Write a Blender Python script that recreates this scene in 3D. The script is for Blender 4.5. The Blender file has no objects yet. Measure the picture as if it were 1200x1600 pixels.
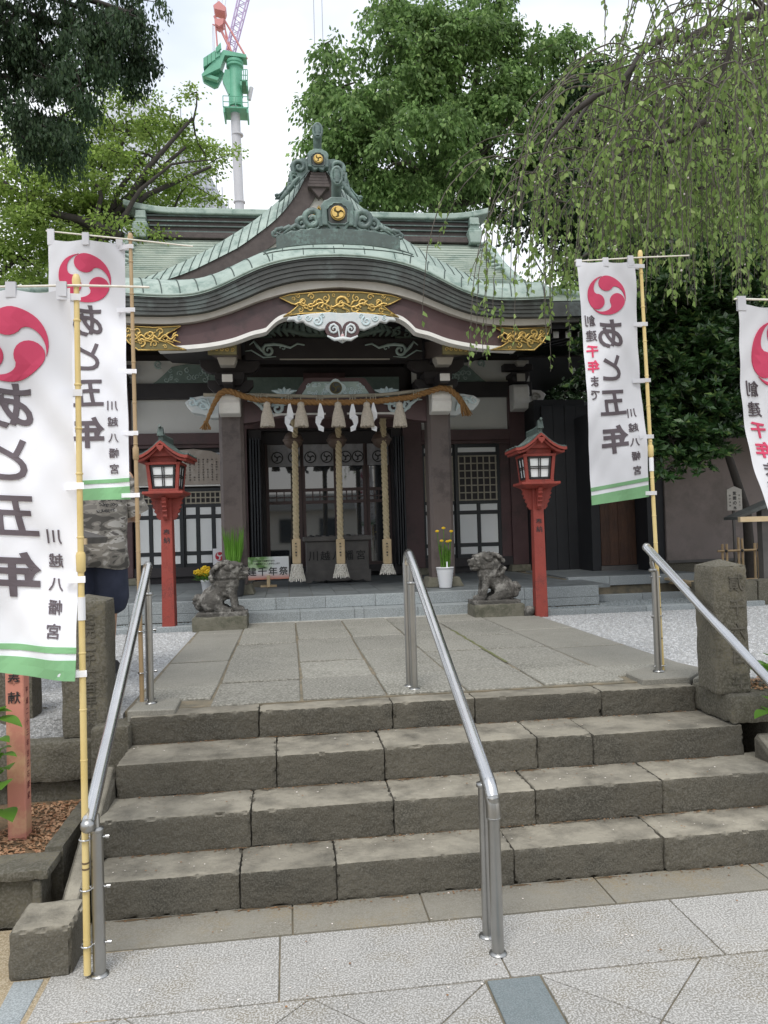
import bpy, bmesh, math, random
import numpy as np
from mathutils import Vector, Matrix, noise, Euler
R_ = math.radians
random.seed(7); rng = np.random.default_rng(7)
S = bpy.context.scene; COL = S.collection

# ------------------------------------------------------------------ camera
YAW, PIT, ROL, EYE = R_(7.2), R_(1.35), R_(1.7), 1.5
Fv = Vector((math.sin(YAW)*math.cos(PIT), math.cos(YAW)*math.cos(PIT), math.sin(PIT)))
R0 = Vector((math.cos(YAW), -math.sin(YAW), 0)); U0 = R0.cross(Fv)
Uv = U0*math.cos(ROL)+R0*math.sin(ROL); Rv = R0*math.cos(ROL)-U0*math.sin(ROL)
cd = bpy.data.cameras.new('camera'); cam = bpy.data.objects.new('camera', cd); COL.objects.link(cam)
cd.sensor_fit = 'VERTICAL'; cd.sensor_height = 32; cd.lens = 24; cd.clip_end = 800; cd.clip_start = .05
cam.matrix_world = Matrix(((Rv.x, Uv.x, -Fv.x, 0), (Rv.y, Uv.y, -Fv.y, 0), (Rv.z, Uv.z, -Fv.z, EYE), (0, 0, 0, 1)))
S.camera = cam
def at(px, py, Y):                       # real place of something seen at (px, py) of the photo and known to stand at depth Y
    d = Fv*1200+Rv*(px-600)-Uv*(py-800)
    return Vector((0, 0, EYE))+d*(Y/d.y)

# ------------------------------------------------------------------ world, sun, exposure
W = bpy.data.worlds.new('World'); S.world = W; W.use_nodes = True
nt = W.node_tree; nt.nodes.clear(); N = nt.nodes.new; Lk = nt.links.new
wo = N('ShaderNodeOutputWorld'); sky = N('ShaderNodeTexSky'); sky.sky_type = 'NISHITA'; sky.sun_disc = False
sky.sun_elevation = R_(58); sky.sun_rotation = R_(200); sky.air_density = 1.5; sky.dust_density = 2
b1 = N('ShaderNodeBackground'); b1.inputs[1].default_value = .1; Lk(sky.outputs[0], b1.inputs[0])
tc = N('ShaderNodeTexCoord'); mp = N('ShaderNodeMapping'); mp.inputs['Scale'].default_value = (1, 1, 2.4)
Lk(tc.outputs['Generated'], mp.inputs[0])
nz = N('ShaderNodeTexNoise'); nz.inputs['Scale'].default_value = 1.7; nz.inputs['Detail'].default_value = 5; nz.inputs['Roughness'].default_value = .5
Lk(mp.outputs[0], nz.inputs[0])
cr = N('ShaderNodeValToRGB'); cr.color_ramp.elements[0].position = .38; cr.color_ramp.elements[1].position = .62
cr.color_ramp.elements[0].color = (.50, .56, .66, 1); cr.color_ramp.elements[1].color = (.95, .95, .95, 1)
Lk(nz.outputs[0], cr.inputs[0])
b2 = N('ShaderNodeBackground'); b2.inputs[1].default_value = 1.0; Lk(cr.outputs[0], b2.inputs[0])
mx = N('ShaderNodeMixShader'); mx.inputs[0].default_value = .88
Lk(b1.outputs[0], mx.inputs[1]); Lk(b2.outputs[0], mx.inputs[2]); Lk(mx.outputs[0], wo.inputs[0])
sd = bpy.data.lights.new('sun', 'SUN'); sd.energy = 1.3; sd.angle = R_(25); sd.color = (1, .97, .92)
sun = bpy.data.objects.new('sun', sd); COL.objects.link(sun); sun.rotation_euler = (R_(32), 0, R_(-20))
S.view_settings.view_transform = 'Standard'; S.view_settings.look = 'None'; S.view_settings.exposure = 0.7; S.view_settings.gamma = 1
S.view_settings.use_curve_mapping = False

# ------------------------------------------------------------------ materials
def mat(name, c, c2=None, scale=8, rough=.7, metal=0, bump=0, bscale=None, fine=None, fscale=120, rnd=0, top=None, spec=.5, stain=None, sscale=1.5, wave=None, coat=0, det=6):
    m = bpy.data.materials.new(name); m.use_nodes = True; t = m.node_tree; b = t.nodes['Principled BSDF']
    n = t.nodes.new; l = t.links.new
    b.inputs['Roughness'].default_value = rough; b.inputs['Metallic'].default_value = metal
    b.inputs['Specular IOR Level'].default_value = spec; b.inputs['Coat Weight'].default_value = coat
    geo = n('ShaderNodeNewGeometry'); P = geo.outputs['Position']
    def ns(sc, d=det, r=.6):
        x = n('ShaderNodeTexNoise'); x.inputs['Scale'].default_value = sc; x.inputs['Detail'].default_value = d; x.inputs['Roughness'].default_value = r
        l(P, x.inputs['Vector']); return x.outputs['Fac']
    def ramp(f, a, z):
        x = n('ShaderNodeMapRange'); x.inputs[1].default_value = a; x.inputs[2].default_value = z; l(f, x.inputs[0]); return x.outputs[0]
    def mix(f, a, bb, mode='MIX'):
        x = n('ShaderNodeMix'); x.data_type = 'RGBA'; x.blend_type = mode
        for sock, v in ((x.inputs[0], f), (x.inputs[6], a), (x.inputs[7], bb)):
            if hasattr(v, 'is_linked') or hasattr(v, 'node'): l(v, sock)
            elif isinstance(v, (int, float)): sock.default_value = v
            else: sock.default_value = (*v, 1)
        return x.outputs[2]
    col = None
    if c2: col = mix(ramp(ns(scale), .35, .65), c, c2)
    if stain: col = mix(ramp(ns(sscale, 8, .7), .5, .62), col if col else c, stain)
    if fine: col = mix(ramp(ns(fscale, 2), .45, .6), col if col else c, fine)
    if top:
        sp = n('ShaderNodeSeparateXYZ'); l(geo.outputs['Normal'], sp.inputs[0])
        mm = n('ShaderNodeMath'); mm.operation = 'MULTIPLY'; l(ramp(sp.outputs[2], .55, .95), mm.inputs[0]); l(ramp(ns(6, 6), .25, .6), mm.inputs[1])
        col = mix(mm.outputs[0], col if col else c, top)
    if rnd:
        oi = n('ShaderNodeObjectInfo'); mr = n('ShaderNodeMapRange'); mr.inputs[3].default_value = 1-rnd; mr.inputs[4].default_value = 1+rnd*.7
        l(oi.outputs['Random'], mr.inputs[0]); cc = n('ShaderNodeCombineXYZ')
        for i in range(3): l(mr.outputs[0], cc.inputs[i])
        col = mix(1.0, col if col else c, cc.outputs[0], 'MULTIPLY')
    if col: l(col, b.inputs['Base Color'])
    else: b.inputs['Base Color'].default_value = (*c, 1)
    if bump:
        f = ns(bscale or scale*4, 8, .65)
        if wave:
            w = n('ShaderNodeTexWave'); w.inputs['Scale'].default_value = wave; w.inputs['Distortion'].default_value = 3; w.bands_direction = 'X'; w.inputs['Detail'].default_value = 3
            mpn = n('ShaderNodeMapping'); mpn.inputs['Scale'].default_value = (1, 1, .08); l(P, mpn.inputs[0]); l(mpn.outputs[0], w.inputs[0]); f = w.outputs['Fac']
        bp = n('ShaderNodeBump'); bp.inputs['Strength'].default_value = min(1, bump); bp.inputs['Distance'].default_value = .004*max(1, bump)
        l(f, bp.inputs['Height']); l(bp.outputs[0], b.inputs['Normal'])
    return m
def leafmat(name, a, b_, c=None, rough=.55, trans=.35, spec=.3):
    m = bpy.data.materials.new(name); m.use_nodes = True; t = m.node_tree; p = t.nodes['Principled BSDF']; n = t.nodes.new; l = t.links.new
    g = n('ShaderNodeNewGeometry'); r = n('ShaderNodeValToRGB'); e = r.color_ramp.elements
    e[0].color = (*a, 1); e[1].color = (*b_, 1)
    if c: x = e.new(.85); x.color = (*b_, 1); e[2].color = (*c, 1)
    l(g.outputs['Random Per Island'], r.inputs[0])
    nn = n('ShaderNodeTexNoise'); nn.inputs['Scale'].default_value = 1.3; l(g.outputs['Position'], nn.inputs['Vector'])
    mr = n('ShaderNodeMapRange'); mr.inputs[1].default_value = .35; mr.inputs[2].default_value = .65; mr.inputs[3].default_value = .7; mr.inputs[4].default_value = 1.25; l(nn.outputs['Fac'], mr.inputs[0])
    vm = n('ShaderNodeVectorMath'); vm.operation = 'SCALE'; l(r.outputs[0], vm.inputs[0]); l(mr.outputs[0], vm.inputs['Scale'])
    l(vm.outputs[0], p.inputs['Base Color']); p.inputs['Roughness'].default_value = rough; p.inputs['Specular IOR Level'].default_value = spec
    tr = n('ShaderNodeBsdfTranslucent'); l(vm.outputs[0], tr.inputs[0]); ms = n('ShaderNodeMixShader'); ms.inputs[0].default_value = trans
    l(p.outputs[0], ms.inputs[1]); l(tr.outputs[0], ms.inputs[2]); l(ms.outputs[0], t.nodes['Material Output'].inputs[0])
    return m
M = {}
M['step'] = mat('step_stone', (.080, .071, .052), (.110, .099, .075), 2.6, .92, bump=4, bscale=26, rnd=.2, top=(.315, .288, .23), stain=(.066, .061, .047), sscale=3.2, fine=(.125, .116, .095), fscale=150)  # upward faces lighter, skylight and dust put into the colour
M['post'] = mat('post_stone', (.105, .096, .07), (.075, .069, .05), 6, .95, bump=2, bscale=45, stain=(.15, .135, .095), sscale=5, fine=(.14, .13, .105), fscale=90)
M['path'] = mat('path_stone', (.185, .178, .152), (.25, .24, .205), 4, .9, bump=3.6, bscale=30, rnd=.12, stain=(.15, .145, .12), sscale=2, fine=(.33, .32, .28), fscale=75)
M['pathsm'] = mat('smooth_path_stone', (.185, .178, .15), (.225, .215, .185), 6, .9, bump=.8, bscale=90, rnd=.08, fine=(.27, .26, .225), fscale=140)
M['gran'] = mat('granite', (.215, .208, .19), (.275, .265, .245), 5, .8, bump=.5, bscale=150, rnd=.07, fine=(.50, .49, .47), fscale=150, stain=(.20, .178, .135), sscale=1.9)
M['grandk'] = mat('dark_granite', (.13, .16, .165), (.16, .185, .19), 30, .7, bump=.3, bscale=200, fine=(.2, .23, .24), fscale=200)
M['curb'] = mat('kerb_granite', (.25, .27, .272), (.205, .225, .228), 6, .75, bump=.4, bscale=120, rnd=.1, fine=(.34, .37, .38), fscale=160)
M['tile'] = mat('slate_tile', (.12, .135, .14), (.17, .185, .19), 6, .55, bump=.4, bscale=90, rnd=.18, spec=.5)
M['mortar'] = mat('mortar', (.23, .19, .13), (.13, .12, .09), 12, .95, bump=1, bscale=90)
M['mortarw'] = mat('pale_mortar', (.52, .51, .47), (.4, .39, .35), 12, .95)
M['gravel'] = mat('gravel', (.27, .275, .275), (.34, .345, .345), 1.3, .95, bump=4, bscale=70, fine=(.52, .525, .53), fscale=75)
M['sand'] = mat('sandy_ground', (.38, .30, .19), (.30, .24, .15), 8, .95, bump=2, bscale=120, fine=(.5, .42, .3), fscale=160)
M['earth'] = mat('earth', (.12, .085, .05), (.2, .13, .07), 20, .95, bump=3, bscale=60)
M['pebble'] = mat('pebble', (.12, .14, .145), (.3, .33, .34), 40, .6)
M['steel'] = mat('stainless_steel', (.62, .62, .62), (.5, .5, .5), 3, .24, metal=1)
M['steeld'] = mat('brushed_post_steel', (.42, .42, .41), (.34, .34, .33), 3, .34, metal=1)
M['bamboo'] = mat('bamboo', (.60, .45, .17), (.68, .54, .25), 5, .45, rnd=.05)
M['bamboob'] = mat('old_bamboo', (.34, .24, .13), (.42, .30, .17), 7, .55)
M['bnode'] = mat('bamboo_node', (.13, .09, .05))
M['cloth'] = leafmat('banner_cloth', (.86, .87, .92), (.86, .87, .92), rough=.75, trans=.3, spec=.2)
M['red'] = leafmat('banner_pink', (.78, .10, .20), (.78, .10, .20), rough=.8, trans=.25, spec=.2)
M['ink'] = leafmat('banner_ink', (.13, .11, .125), (.13, .11, .125), rough=.8, trans=.1, spec=.2)
M['green'] = leafmat('banner_green', (.27, .52, .28), (.27, .52, .28), rough=.8, trans=.3, spec=.2)
M['white'] = mat('white_plastic', (.78, .78, .78), rough=.5)
M['lac'] = mat('maroon_lacquer', (.072, .036, .038), (.090, .049, .050), 3, .5, bump=.15, bscale=30, stain=(.05, .03, .03), sscale=2)
M['pill'] = mat('pillar_brown', (.098, .076, .069), (.118, .094, .086), 3, .55, bump=.3, bscale=20, stain=(.065, .05, .046), sscale=3)
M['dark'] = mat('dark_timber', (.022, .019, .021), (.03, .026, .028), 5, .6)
M['blackf'] = mat('black_lacquer_frame', (.012, .016, .02), rough=.4)
M['panel'] = mat('white_panel', (.78, .80, .80), (.82, .84, .84), 2, .6)
M['plaster'] = mat('grey_plaster', (.66, .67, .65), (.70, .71, .69), 3, .8)
M['lat'] = mat('pale_lattice_wood', (.34, .31, .24), (.40, .37, .30), 15, .7)
M['whitep'] = mat('white_paint', (.78, .77, .74), (.70, .69, .66), 9, .6)
M['cream'] = mat('cream_trim', (.46, .44, .40), (.40, .38, .34), 6, .6)
M['gold'] = mat('gold_leaf', (.62, .44, .15), (.50, .34, .11), 20, .4, metal=.7, bump=.8, bscale=70)
M['goldd'] = mat('gold_ground', (.16, .13, .045), (.12, .105, .045), 30, .5, metal=.3)
M['cop'] = mat('verdigris_copper', (.265, .335, .30), (.36, .435, .39), 3.5, .6, rnd=.07, stain=(.17, .24, .21), sscale=5, bump=.25, bscale=25)
M['copl'] = mat('pale_verdigris_rows', (.31, .36, .31), (.38, .43, .37), 2.5, .6, stain=(.22, .28, .24), sscale=2.4)
M['copd'] = mat('dark_copper', (.055, .075, .07), (.085, .12, .11), 6, .5, bump=.3, bscale=30, stain=(.13, .20, .18), sscale=4, fine=(.075, .1, .09), fscale=30)
M['oni'] = mat('patinated_ornament', (.07, .10, .095), (.12, .175, .16), 7, .45, bump=.2, bscale=30, stain=(.17, .25, .22), sscale=5)
M['shing'] = mat('dark_layered_bark', (.045, .048, .046), (.07, .075, .072), 7, .7, bump=.8, bscale=30, stain=(.10, .12, .115), sscale=3)
M['barge'] = mat('weathered_bargeboard', (.065, .052, .05), (.09, .072, .068), 10, .8, bump=.8, bscale=50)
M['seam'] = mat('dark_seam', (.05, .075, .065))
M['cblue'] = mat('pale_blue_carving', (.48, .62, .66), (.62, .71, .73), 18, .6)
M['cwhite'] = mat('white_carving', (.62, .64, .64), (.52, .58, .60), 10, .6)
M['cgreen'] = mat('dull_green_carving', (.13, .19, .17), (.18, .245, .22), 12, .6)
M['cmid'] = mat('grey_green_carving', (.30, .40, .38), (.40, .50, .48), 14, .6)
M['glass'] = mat('door_glass', (.03, .035, .04), rough=.03, spec=1.0, coat=1)
M['lant'] = mat('vermilion_paint', (.30, .045, .030), (.235, .035, .025), 6, .62, bump=.6, bscale=60, stain=(.16, .03, .024), sscale=7, fine=(.27, .05, .036), fscale=90)
M['rope'] = mat('straw_rope', (.30, .165, .06), (.22, .115, .04), 40, .85, bump=.8, bscale=150)
M['ropec'] = mat('hemp_rope', (.62, .52, .34), (.52, .43, .27), 40, .8, bump=.6, bscale=200)
M['tass'] = mat('flax_tassel', (.56, .50, .42), (.42, .37, .31), 60, .85, bump=.8, bscale=100)
M['tassw'] = mat('white_cord', (.78, .75, .68), (.66, .63, .56), 40, .8)
M['paper'] = mat('white_paper', (.74, .75, .78), rough=.7)
M['bell'] = mat('aged_bronze', (.11, .078, .06), (.15, .105, .085), 10, .5, metal=.15)
M['box'] = mat('weathered_dark_wood', (.085, .08, .076), (.12, .112, .105), 7, .75, bump=.6, bscale=40)
M['natw'] = mat('pale_wood', (.56, .42, .24), (.62, .48, .3), 10, .6)
M['lion'] = mat('mossy_lion_stone', (.055, .052, .046), (.095, .088, .078), 14, .9, bump=2, bscale=60, stain=(.24, .23, .21), sscale=10)
M['lbase'] = mat('mossy_plinth_stone', (.12, .115, .085), (.17, .16, .125), 12, .95, bump=2, bscale=60, stain=(.085, .085, .06), sscale=7)
M['bark'] = mat('tree_bark', (.07, .06, .05), (.11, .10, .085), 10, .9, bump=1.5, bscale=30)
M['barkd'] = mat('dark_bark', (.035, .03, .026), (.05, .043, .038), 12, .9)
M['black'] = mat('black_wall_boards', (.010, .011, .014), (.014, .015, .018), 4, .6)
M['brownd'] = mat('cedar_door_boards', (.085, .038, .020), (.055, .026, .016), 5, .6, wave=9, bump=.5, rnd=.2)
M['beige'] = mat('beige_render', (.21, .178, .163), (.25, .21, .195), 1.5, .9, bump=.6, bscale=80, stain=(.17, .145, .13), sscale=.9)
M['pink'] = mat('faded_red_paint', (.50, .20, .15), (.58, .25, .18), 5, .7, stain=(.62, .36, .22), sscale=5, bump=.3)
M['yel'] = leafmat('yellow_petals', (.85, .55, .02), (.95, .70, .05), trans=.3)
M['pot'] = mat('pot_plastic', (.66, .67, .69), rough=.4)
M['potd'] = mat('dark_pot', (.03, .032, .035), rough=.4)
M['skin'] = mat('skin', (.45, .27, .18), rough=.6)
M['navy'] = mat('navy_cloth', (.018, .024, .045), (.028, .034, .06), 15, .9)
M['poster'] = mat('poster_print', (.72, .74, .73), (.35, .50, .30), 6, .4)
M['text'] = mat('black_ink', (.02, .02, .022), rough=.6)
M['oldp'] = mat('aged_paper', (.36, .31, .27), (.42, .37, .32), 2, .8, stain=(.5, .46, .42), sscale=2)
M['crg'] = mat('crane_green', (.12, .36, .24), (.09, .30, .19), 1, .5)  # crane colours paled, distance haze put into them
M['crr'] = mat('crane_red', (.52, .20, .19), rough=.5)
M['crp'] = mat('crane_boom_purple', (.42, .32, .50), rough=.5)
M['crm'] = mat('crane_mast_grey', (.50, .50, .52), (.42, .42, .44), .6, .6)
M['sheet'] = mat('scaffold_sheet', (.50, .53, .58), (.56, .59, .64), .3, .8)
M['shtl'] = mat('scaffold_seam', (.36, .38, .42))
M['L_zel'] = leafmat('zelkova_leaves', (.09, .165, .05), (.20, .325, .10), (.33, .46, .17), trans=.5)
M['L_map'] = leafmat('maple_leaves', (.17, .26, .06), (.29, .40, .09), (.42, .53, .17), trans=.55)
M['L_con'] = leafmat('cypress_leaves', (.03, .058, .028), (.055, .10, .045), (.085, .14, .055), trans=.35)
M['L_che'] = leafmat('cherry_leaves', (.16, .255, .07), (.30, .42, .13), (.46, .58, .23), trans=.5)
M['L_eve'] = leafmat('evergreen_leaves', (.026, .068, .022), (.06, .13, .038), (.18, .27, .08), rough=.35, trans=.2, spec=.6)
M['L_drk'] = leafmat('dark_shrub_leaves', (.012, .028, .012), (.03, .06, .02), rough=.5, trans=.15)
M['L_hyd'] = leafmat('hydrangea_leaves', (.10, .24, .03), (.16, .34, .05), rough=.45, trans=.4)
def camo():
    m = bpy.data.materials.new('camouflage_cloth'); m.use_nodes = True; t = m.node_tree; b = t.nodes['Principled BSDF']; n = t.nodes.new; l = t.links.new
    g = n('ShaderNodeNewGeometry'); mp = n('ShaderNodeMapping'); mp.inputs['Scale'].default_value = (1, 1, 2.2); l(g.outputs['Position'], mp.inputs[0])
    x = n('ShaderNodeTexNoise'); x.inputs['Scale'].default_value = 9; x.inputs['Detail'].default_value = 2; x.inputs['Distortion'].default_value = .8; l(mp.outputs[0], x.inputs[0])
    r = n('ShaderNodeValToRGB'); r.color_ramp.interpolation = 'CONSTANT'; e = r.color_ramp.elements
    e[0].color = (.07, .066, .06, 1); e[1].position = .42; e[1].color = (.16, .15, .135, 1)
    for p, c in ((.5, (.24, .225, .2, 1)), (.58, (.40, .385, .36, 1)), (.66, (.11, .1, .095, 1))): q = e.new(p); q.color = c
    l(x.outputs[0], r.inputs[0]); l(r.outputs[0], b.inputs['Base Color']); b.inputs['Roughness'].default_value = .9; return m
M['camo'] = camo()

# ------------------------------------------------------------------ mesh helpers
class MB:
    def __init__(s): s.v = []; s.f = []
    def add(s, vs, fs):
        o = len(s.v); s.v += [tuple(p) for p in vs]; s.f += [tuple(i+o for i in f) for f in fs]; return s
    def box(s, x0, x1, y0, y1, z0, z1):
        return s.add([(x0, y0, z0), (x1, y0, z0), (x1, y1, z0), (x0, y1, z0), (x0, y0, z1), (x1, y0, z1), (x1, y1, z1), (x0, y1, z1)],
                     [(0, 3, 2, 1), (4, 5, 6, 7), (0, 1, 5, 4), (1, 2, 6, 5), (2, 3, 7, 6), (3, 0, 4, 7)])
    def frus(s, cx, cy, z0, z1, a0, b0, a1, b1):      # tapered box, half sizes
        return s.add([(cx-a0, cy-b0, z0), (cx+a0, cy-b0, z0), (cx+a0, cy+b0, z0), (cx-a0, cy+b0, z0), (cx-a1, cy-b1, z1), (cx+a1, cy-b1, z1), (cx+a1, cy+b1, z1), (cx-a1, cy+b1, z1)],
                     [(0, 3, 2, 1), (4, 5, 6, 7), (0, 1, 5, 4), (1, 2, 6, 5), (2, 3, 7, 6), (3, 0, 4, 7)])
    def prism(s, pts, a, b, ax='y'):                  # polygon in the plane across ax, pushed from a to b
        def q(p, t): return {'y': (p[0], t, p[1]), 'x': (t, p[0], p[1]), 'z': (p[0], p[1], t)}[ax]
        n = len(pts)
        return s.add([q(p, a) for p in pts]+[q(p, b) for p in pts], [tuple(range(n)), tuple(range(2*n-1, n-1, -1))]+[(i, i+n, (i+1) % n+n, (i+1) % n) for i in range(n)])
    def band(s, up, lo, y0, y1):                      # strip between two equally long xz curves, pushed in y: convex quads only
        n = len(up); vs = []
        for y in (y0, y1): vs += [(p[0], y, p[1]) for p in up]+[(p[0], y, p[1]) for p in lo]
        fs = []
        for i in range(n-1):
            fs += [(i, n+i, n+i+1, i+1), (2*n+i, 2*n+i+1, 3*n+i+1, 3*n+i), (i, i+1, 2*n+i+1, 2*n+i), (n+i, 3*n+i, 3*n+i+1, n+i+1)]
        fs += [(0, 2*n, 3*n, n), (n-1, 2*n-1, 4*n-1, 3*n-1)]
        return s.add(vs, fs)
    def grid(s, P):                                   # P[i][j] points
        n, m = len(P), len(P[0]); return s.add([p for r in P for p in r], [(i*m+j, i*m+j+1, (i+1)*m+j+1, (i+1)*m+j) for i in range(n-1) for j in range(m-1)])
    def tube(s, path, r, n=8, sy=1.0, caps=True):
        path = [Vector(p) for p in path]; k = len(path); rs = r if hasattr(r, '__len__') else [r]*k; vs = []
        up = Vector((0, 1, 0)) if abs((path[-1]-path[0]).normalized().y) < .9 else Vector((0, 0, 1)); prev = None
        for i in range(k):
            t = (path[min(i+1, k-1)]-path[max(i-1, 0)]).normalized()
            if prev is None: a = t.cross(up)
            else: a = prev-t*prev.dot(t)
            if a.length < 1e-5: a = t.orthogonal()
            a.normalize(); prev = a; b = t.cross(a)
            for j in range(n):
                w = 2*math.pi*j/n; d = a*math.cos(w)+b*math.sin(w); d.y *= sy; vs.append(path[i]+d*rs[i])
        fs = [(i*n+j, i*n+(j+1) % n, (i+1)*n+(j+1) % n, (i+1)*n+j) for i in range(k-1) for j in range(n)]
        if caps:
            m0 = k*n; vs += vs[:n]+vs[(k-1)*n:k*n]; fs += [tuple(m0+j for j in range(n-1, -1, -1)), tuple(range(m0+n, m0+2*n))]
        return s.add(vs, fs)
    def lathe(s, prof, c, n=16, ax='z'):
        vs = []
        for r, h in prof:
            for j in range(n):
                w = 2*math.pi*j/n; x, y = r*math.cos(w), r*math.sin(w)
                vs.append((c[0]+x, c[1]+y, c[2]+h) if ax == 'z' else ((c[0]+x, c[1]+h, c[2]+y) if ax == 'y' else (c[0]+h, c[1]+x, c[2]+y)))
        k = len(prof); m0 = k*n; vs += vs[:n]+vs[(k-1)*n:k*n]
        return s.add(vs, [(i*n+j, i*n+(j+1) % n, (i+1)*n+(j+1) % n, (i+1)*n+j) for i in range(k-1) for j in range(n)]+[tuple(m0+j for j in range(n-1, -1, -1)), tuple(range(m0+n, m0+2*n))])
    def ball(s, c, r, n=10, rot=None):
        r = r if hasattr(r, '__len__') else (r, r, r); m = max(5, n//2+1); vs = []; c = Vector(c)
        for i in range(m+1):
            a = math.pi*i/m
            for j in range(n):
                w = 2*math.pi*j/n; p = Vector((r[0]*math.sin(a)*math.cos(w), r[1]*math.sin(a)*math.sin(w), r[2]*math.cos(a)))
                if rot: p = rot @ p
                vs.append(c+p)
        return s.add(vs, [(i*n+j, (i+1)*n+j, (i+1)*n+(j+1) % n, i*n+(j+1) % n) for i in range(m) for j in range(n)])
    def caps(s, a, b, ra, rb, n=12):                  # tapered capsule
        a, b = Vector(a), Vector(b); d = (b-a).normalized(); P = [a-d*ra*.95, a-d*ra*.7, a, a.lerp(b, .5), b, b+d*rb*.7, b+d*rb*.95]
        return s.tube(P, [ra*.25, ra*.72, ra, (ra+rb)/2, rb, rb*.72, rb*.25], n)
    def curl(s, c, r, turns=1.3, a0=0, dr=1, w=.3, y=None, sy=.6, n=6, seg=14, tail=None):   # carved scroll in the xz plane
        P = []; RR = []
        for i in range(seg+1):
            t = i/seg; a = a0+dr*turns*2*math.pi*t; q = r*(1-t*.86); P.append((c[0]+q*math.cos(a), c[1], c[2]+q*math.sin(a))); RR.append(r*w*(1-.45*t))
        if tail:
            T = [Vector(q) for q in tail]; k = len(T); P = [tuple(q) for q in T]+P; RR = [r*w*(.25+.75*(i+1)/k) for i in range(k)]+RR
        return s.tube(P, RR, n, sy)

def origin(o):
    while o.parent: o = o.parent
    return o.location
def mk(name, mb, m, parent=None, smooth=False, bevel=0, seg=1, kind=None, auto=False):
    me = bpy.data.meshes.new(name); off = origin(parent) if parent else Vector((0, 0, 0))
    vs = [(v[0]-off[0], v[1]-off[1], v[2]-off[2]) for v in mb.v]
    me.from_pydata(vs, [], mb.f); me.materials.append(M[m] if isinstance(m, str) else m)
    if smooth: me.polygons.foreach_set('use_smooth', [True]*len(me.polygons))
    if smooth and m in ('step', 'post', 'lbase'): me.set_sharp_from_angle(angle=R_(34))
    o = bpy.data.objects.new(name, me); COL.objects.link(o)
    if parent: o.parent = parent
    if bevel:
        b = o.modifiers.new('bevel', 'BEVEL'); b.width = bevel; b.segments = seg; b.limit_method = 'ANGLE'; b.angle_limit = R_(40)
    if kind: o['kind'] = kind
    return o
def recalc(o):
    bm = bmesh.new(); bm.from_mesh(o.data); bmesh.ops.recalc_face_normals(bm, faces=bm.faces); bm.to_mesh(o.data); bm.free(); return o
def thing(name, loc, label, cat, group=None, kind=None):
    o = bpy.data.objects.new(name, None); COL.objects.link(o); o.location = loc; o.empty_display_size = .1
    if kind: o['kind'] = kind
    else: o['label'] = label; o['category'] = cat
    if group: o['group'] = group
    return o
def tag(o, label, cat, group=None):
    o['label'] = label; o['category'] = cat
    if group: o['group'] = group
    return o
def clone(o, parent=None):
    c = o.copy(); COL.objects.link(c); c.parent = parent
    for ch in o.children: clone(ch, c)
    return c
def lerp_curve(tbl):
    xs = [p[0] for p in tbl]; ys = [p[1] for p in tbl]; n = len(xs)
    ms = []
    for i in range(n):
        a, b = max(i-1, 0), min(i+1, n-1); ms.append((ys[b]-ys[a])/(xs[b]-xs[a]))
    def f(x):
        x = min(max(x, xs[0]), xs[-1]); i = 0
        while i < n-2 and x > xs[i+1]: i += 1
        h = xs[i+1]-xs[i]; t = (x-xs[i])/h
        return (2*t**3-3*t*t+1)*ys[i]+(t**3-2*t*t+t)*h*ms[i]+(-2*t**3+3*t*t)*ys[i+1]+(t**3-t*t)*h*ms[i+1]
    return f
def stone(x0, x1, y0, y1, z0, z1, res=.02, r=.012, amp=.004, seed=0, chip=.012):
    """a hewn block: rounded worn arrises and an uneven face"""
    nx, ny, nz_ = [max(2, int(round(d/res))) for d in (x1-x0, y1-y0, z1-z0)]
    bm = bmesh.new(); idx = {}
    def V_(i, j, k):
        if (i, j, k) not in idx:
            p = Vector((x0+(x1-x0)*i/nx, y0+(y1-y0)*j/ny, z0+(z1-z0)*k/nz_))
            q = Vector((min(max(p.x, x0+r), x1-r), min(max(p.y, y0+r), y1-r), min(max(p.z, z0+r), z1-r)))
            d = p-q; nn = d.normalized() if d.length > 1e-6 else Vector((0, 0, 0))
            edge = sum(1 for c in d if abs(c) > r*.5)
            s1 = noise.fractal(p*9+Vector((seed*7.1, 0, 0)), 1, 2, 4); s2 = max(noise.noise(p*26+Vector((0, seed*3.3, 0)))-.22, .55*(noise.noise(p*70+Vector((seed, 0, 0)))-.1))
            q2 = q+nn*(r+amp*s1+(-chip*1.15*max(0, s2) if edge > 1 else 0))
            idx[(i, j, k)] = bm.verts.new(q2)
        return idx[(i, j, k)]
    def face(f, a, b, flip):
        for i in range(a):
            for j in range(b):
                q = [f(i, j), f(i+1, j), f(i+1, j+1), f(i, j+1)]
                bm.faces.new(q[::-1] if flip else q)
    face(lambda i, j: V_(i, 0, j), nx, nz_, False)
    face(lambda i, j: V_(i, j, nz_), nx, ny, False)
    face(lambda i, j: V_(0, i, j), ny, nz_, True); face(lambda i, j: V_(nx, i, j), ny, nz_, False)
    bm.verts.ensure_lookup_table(); bm.verts.index_update(); mb = MB(); mb.add([v.co for v in bm.verts], [[v.index for v in f.verts] for f in bm.faces]); bm.free(); return mb
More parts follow.
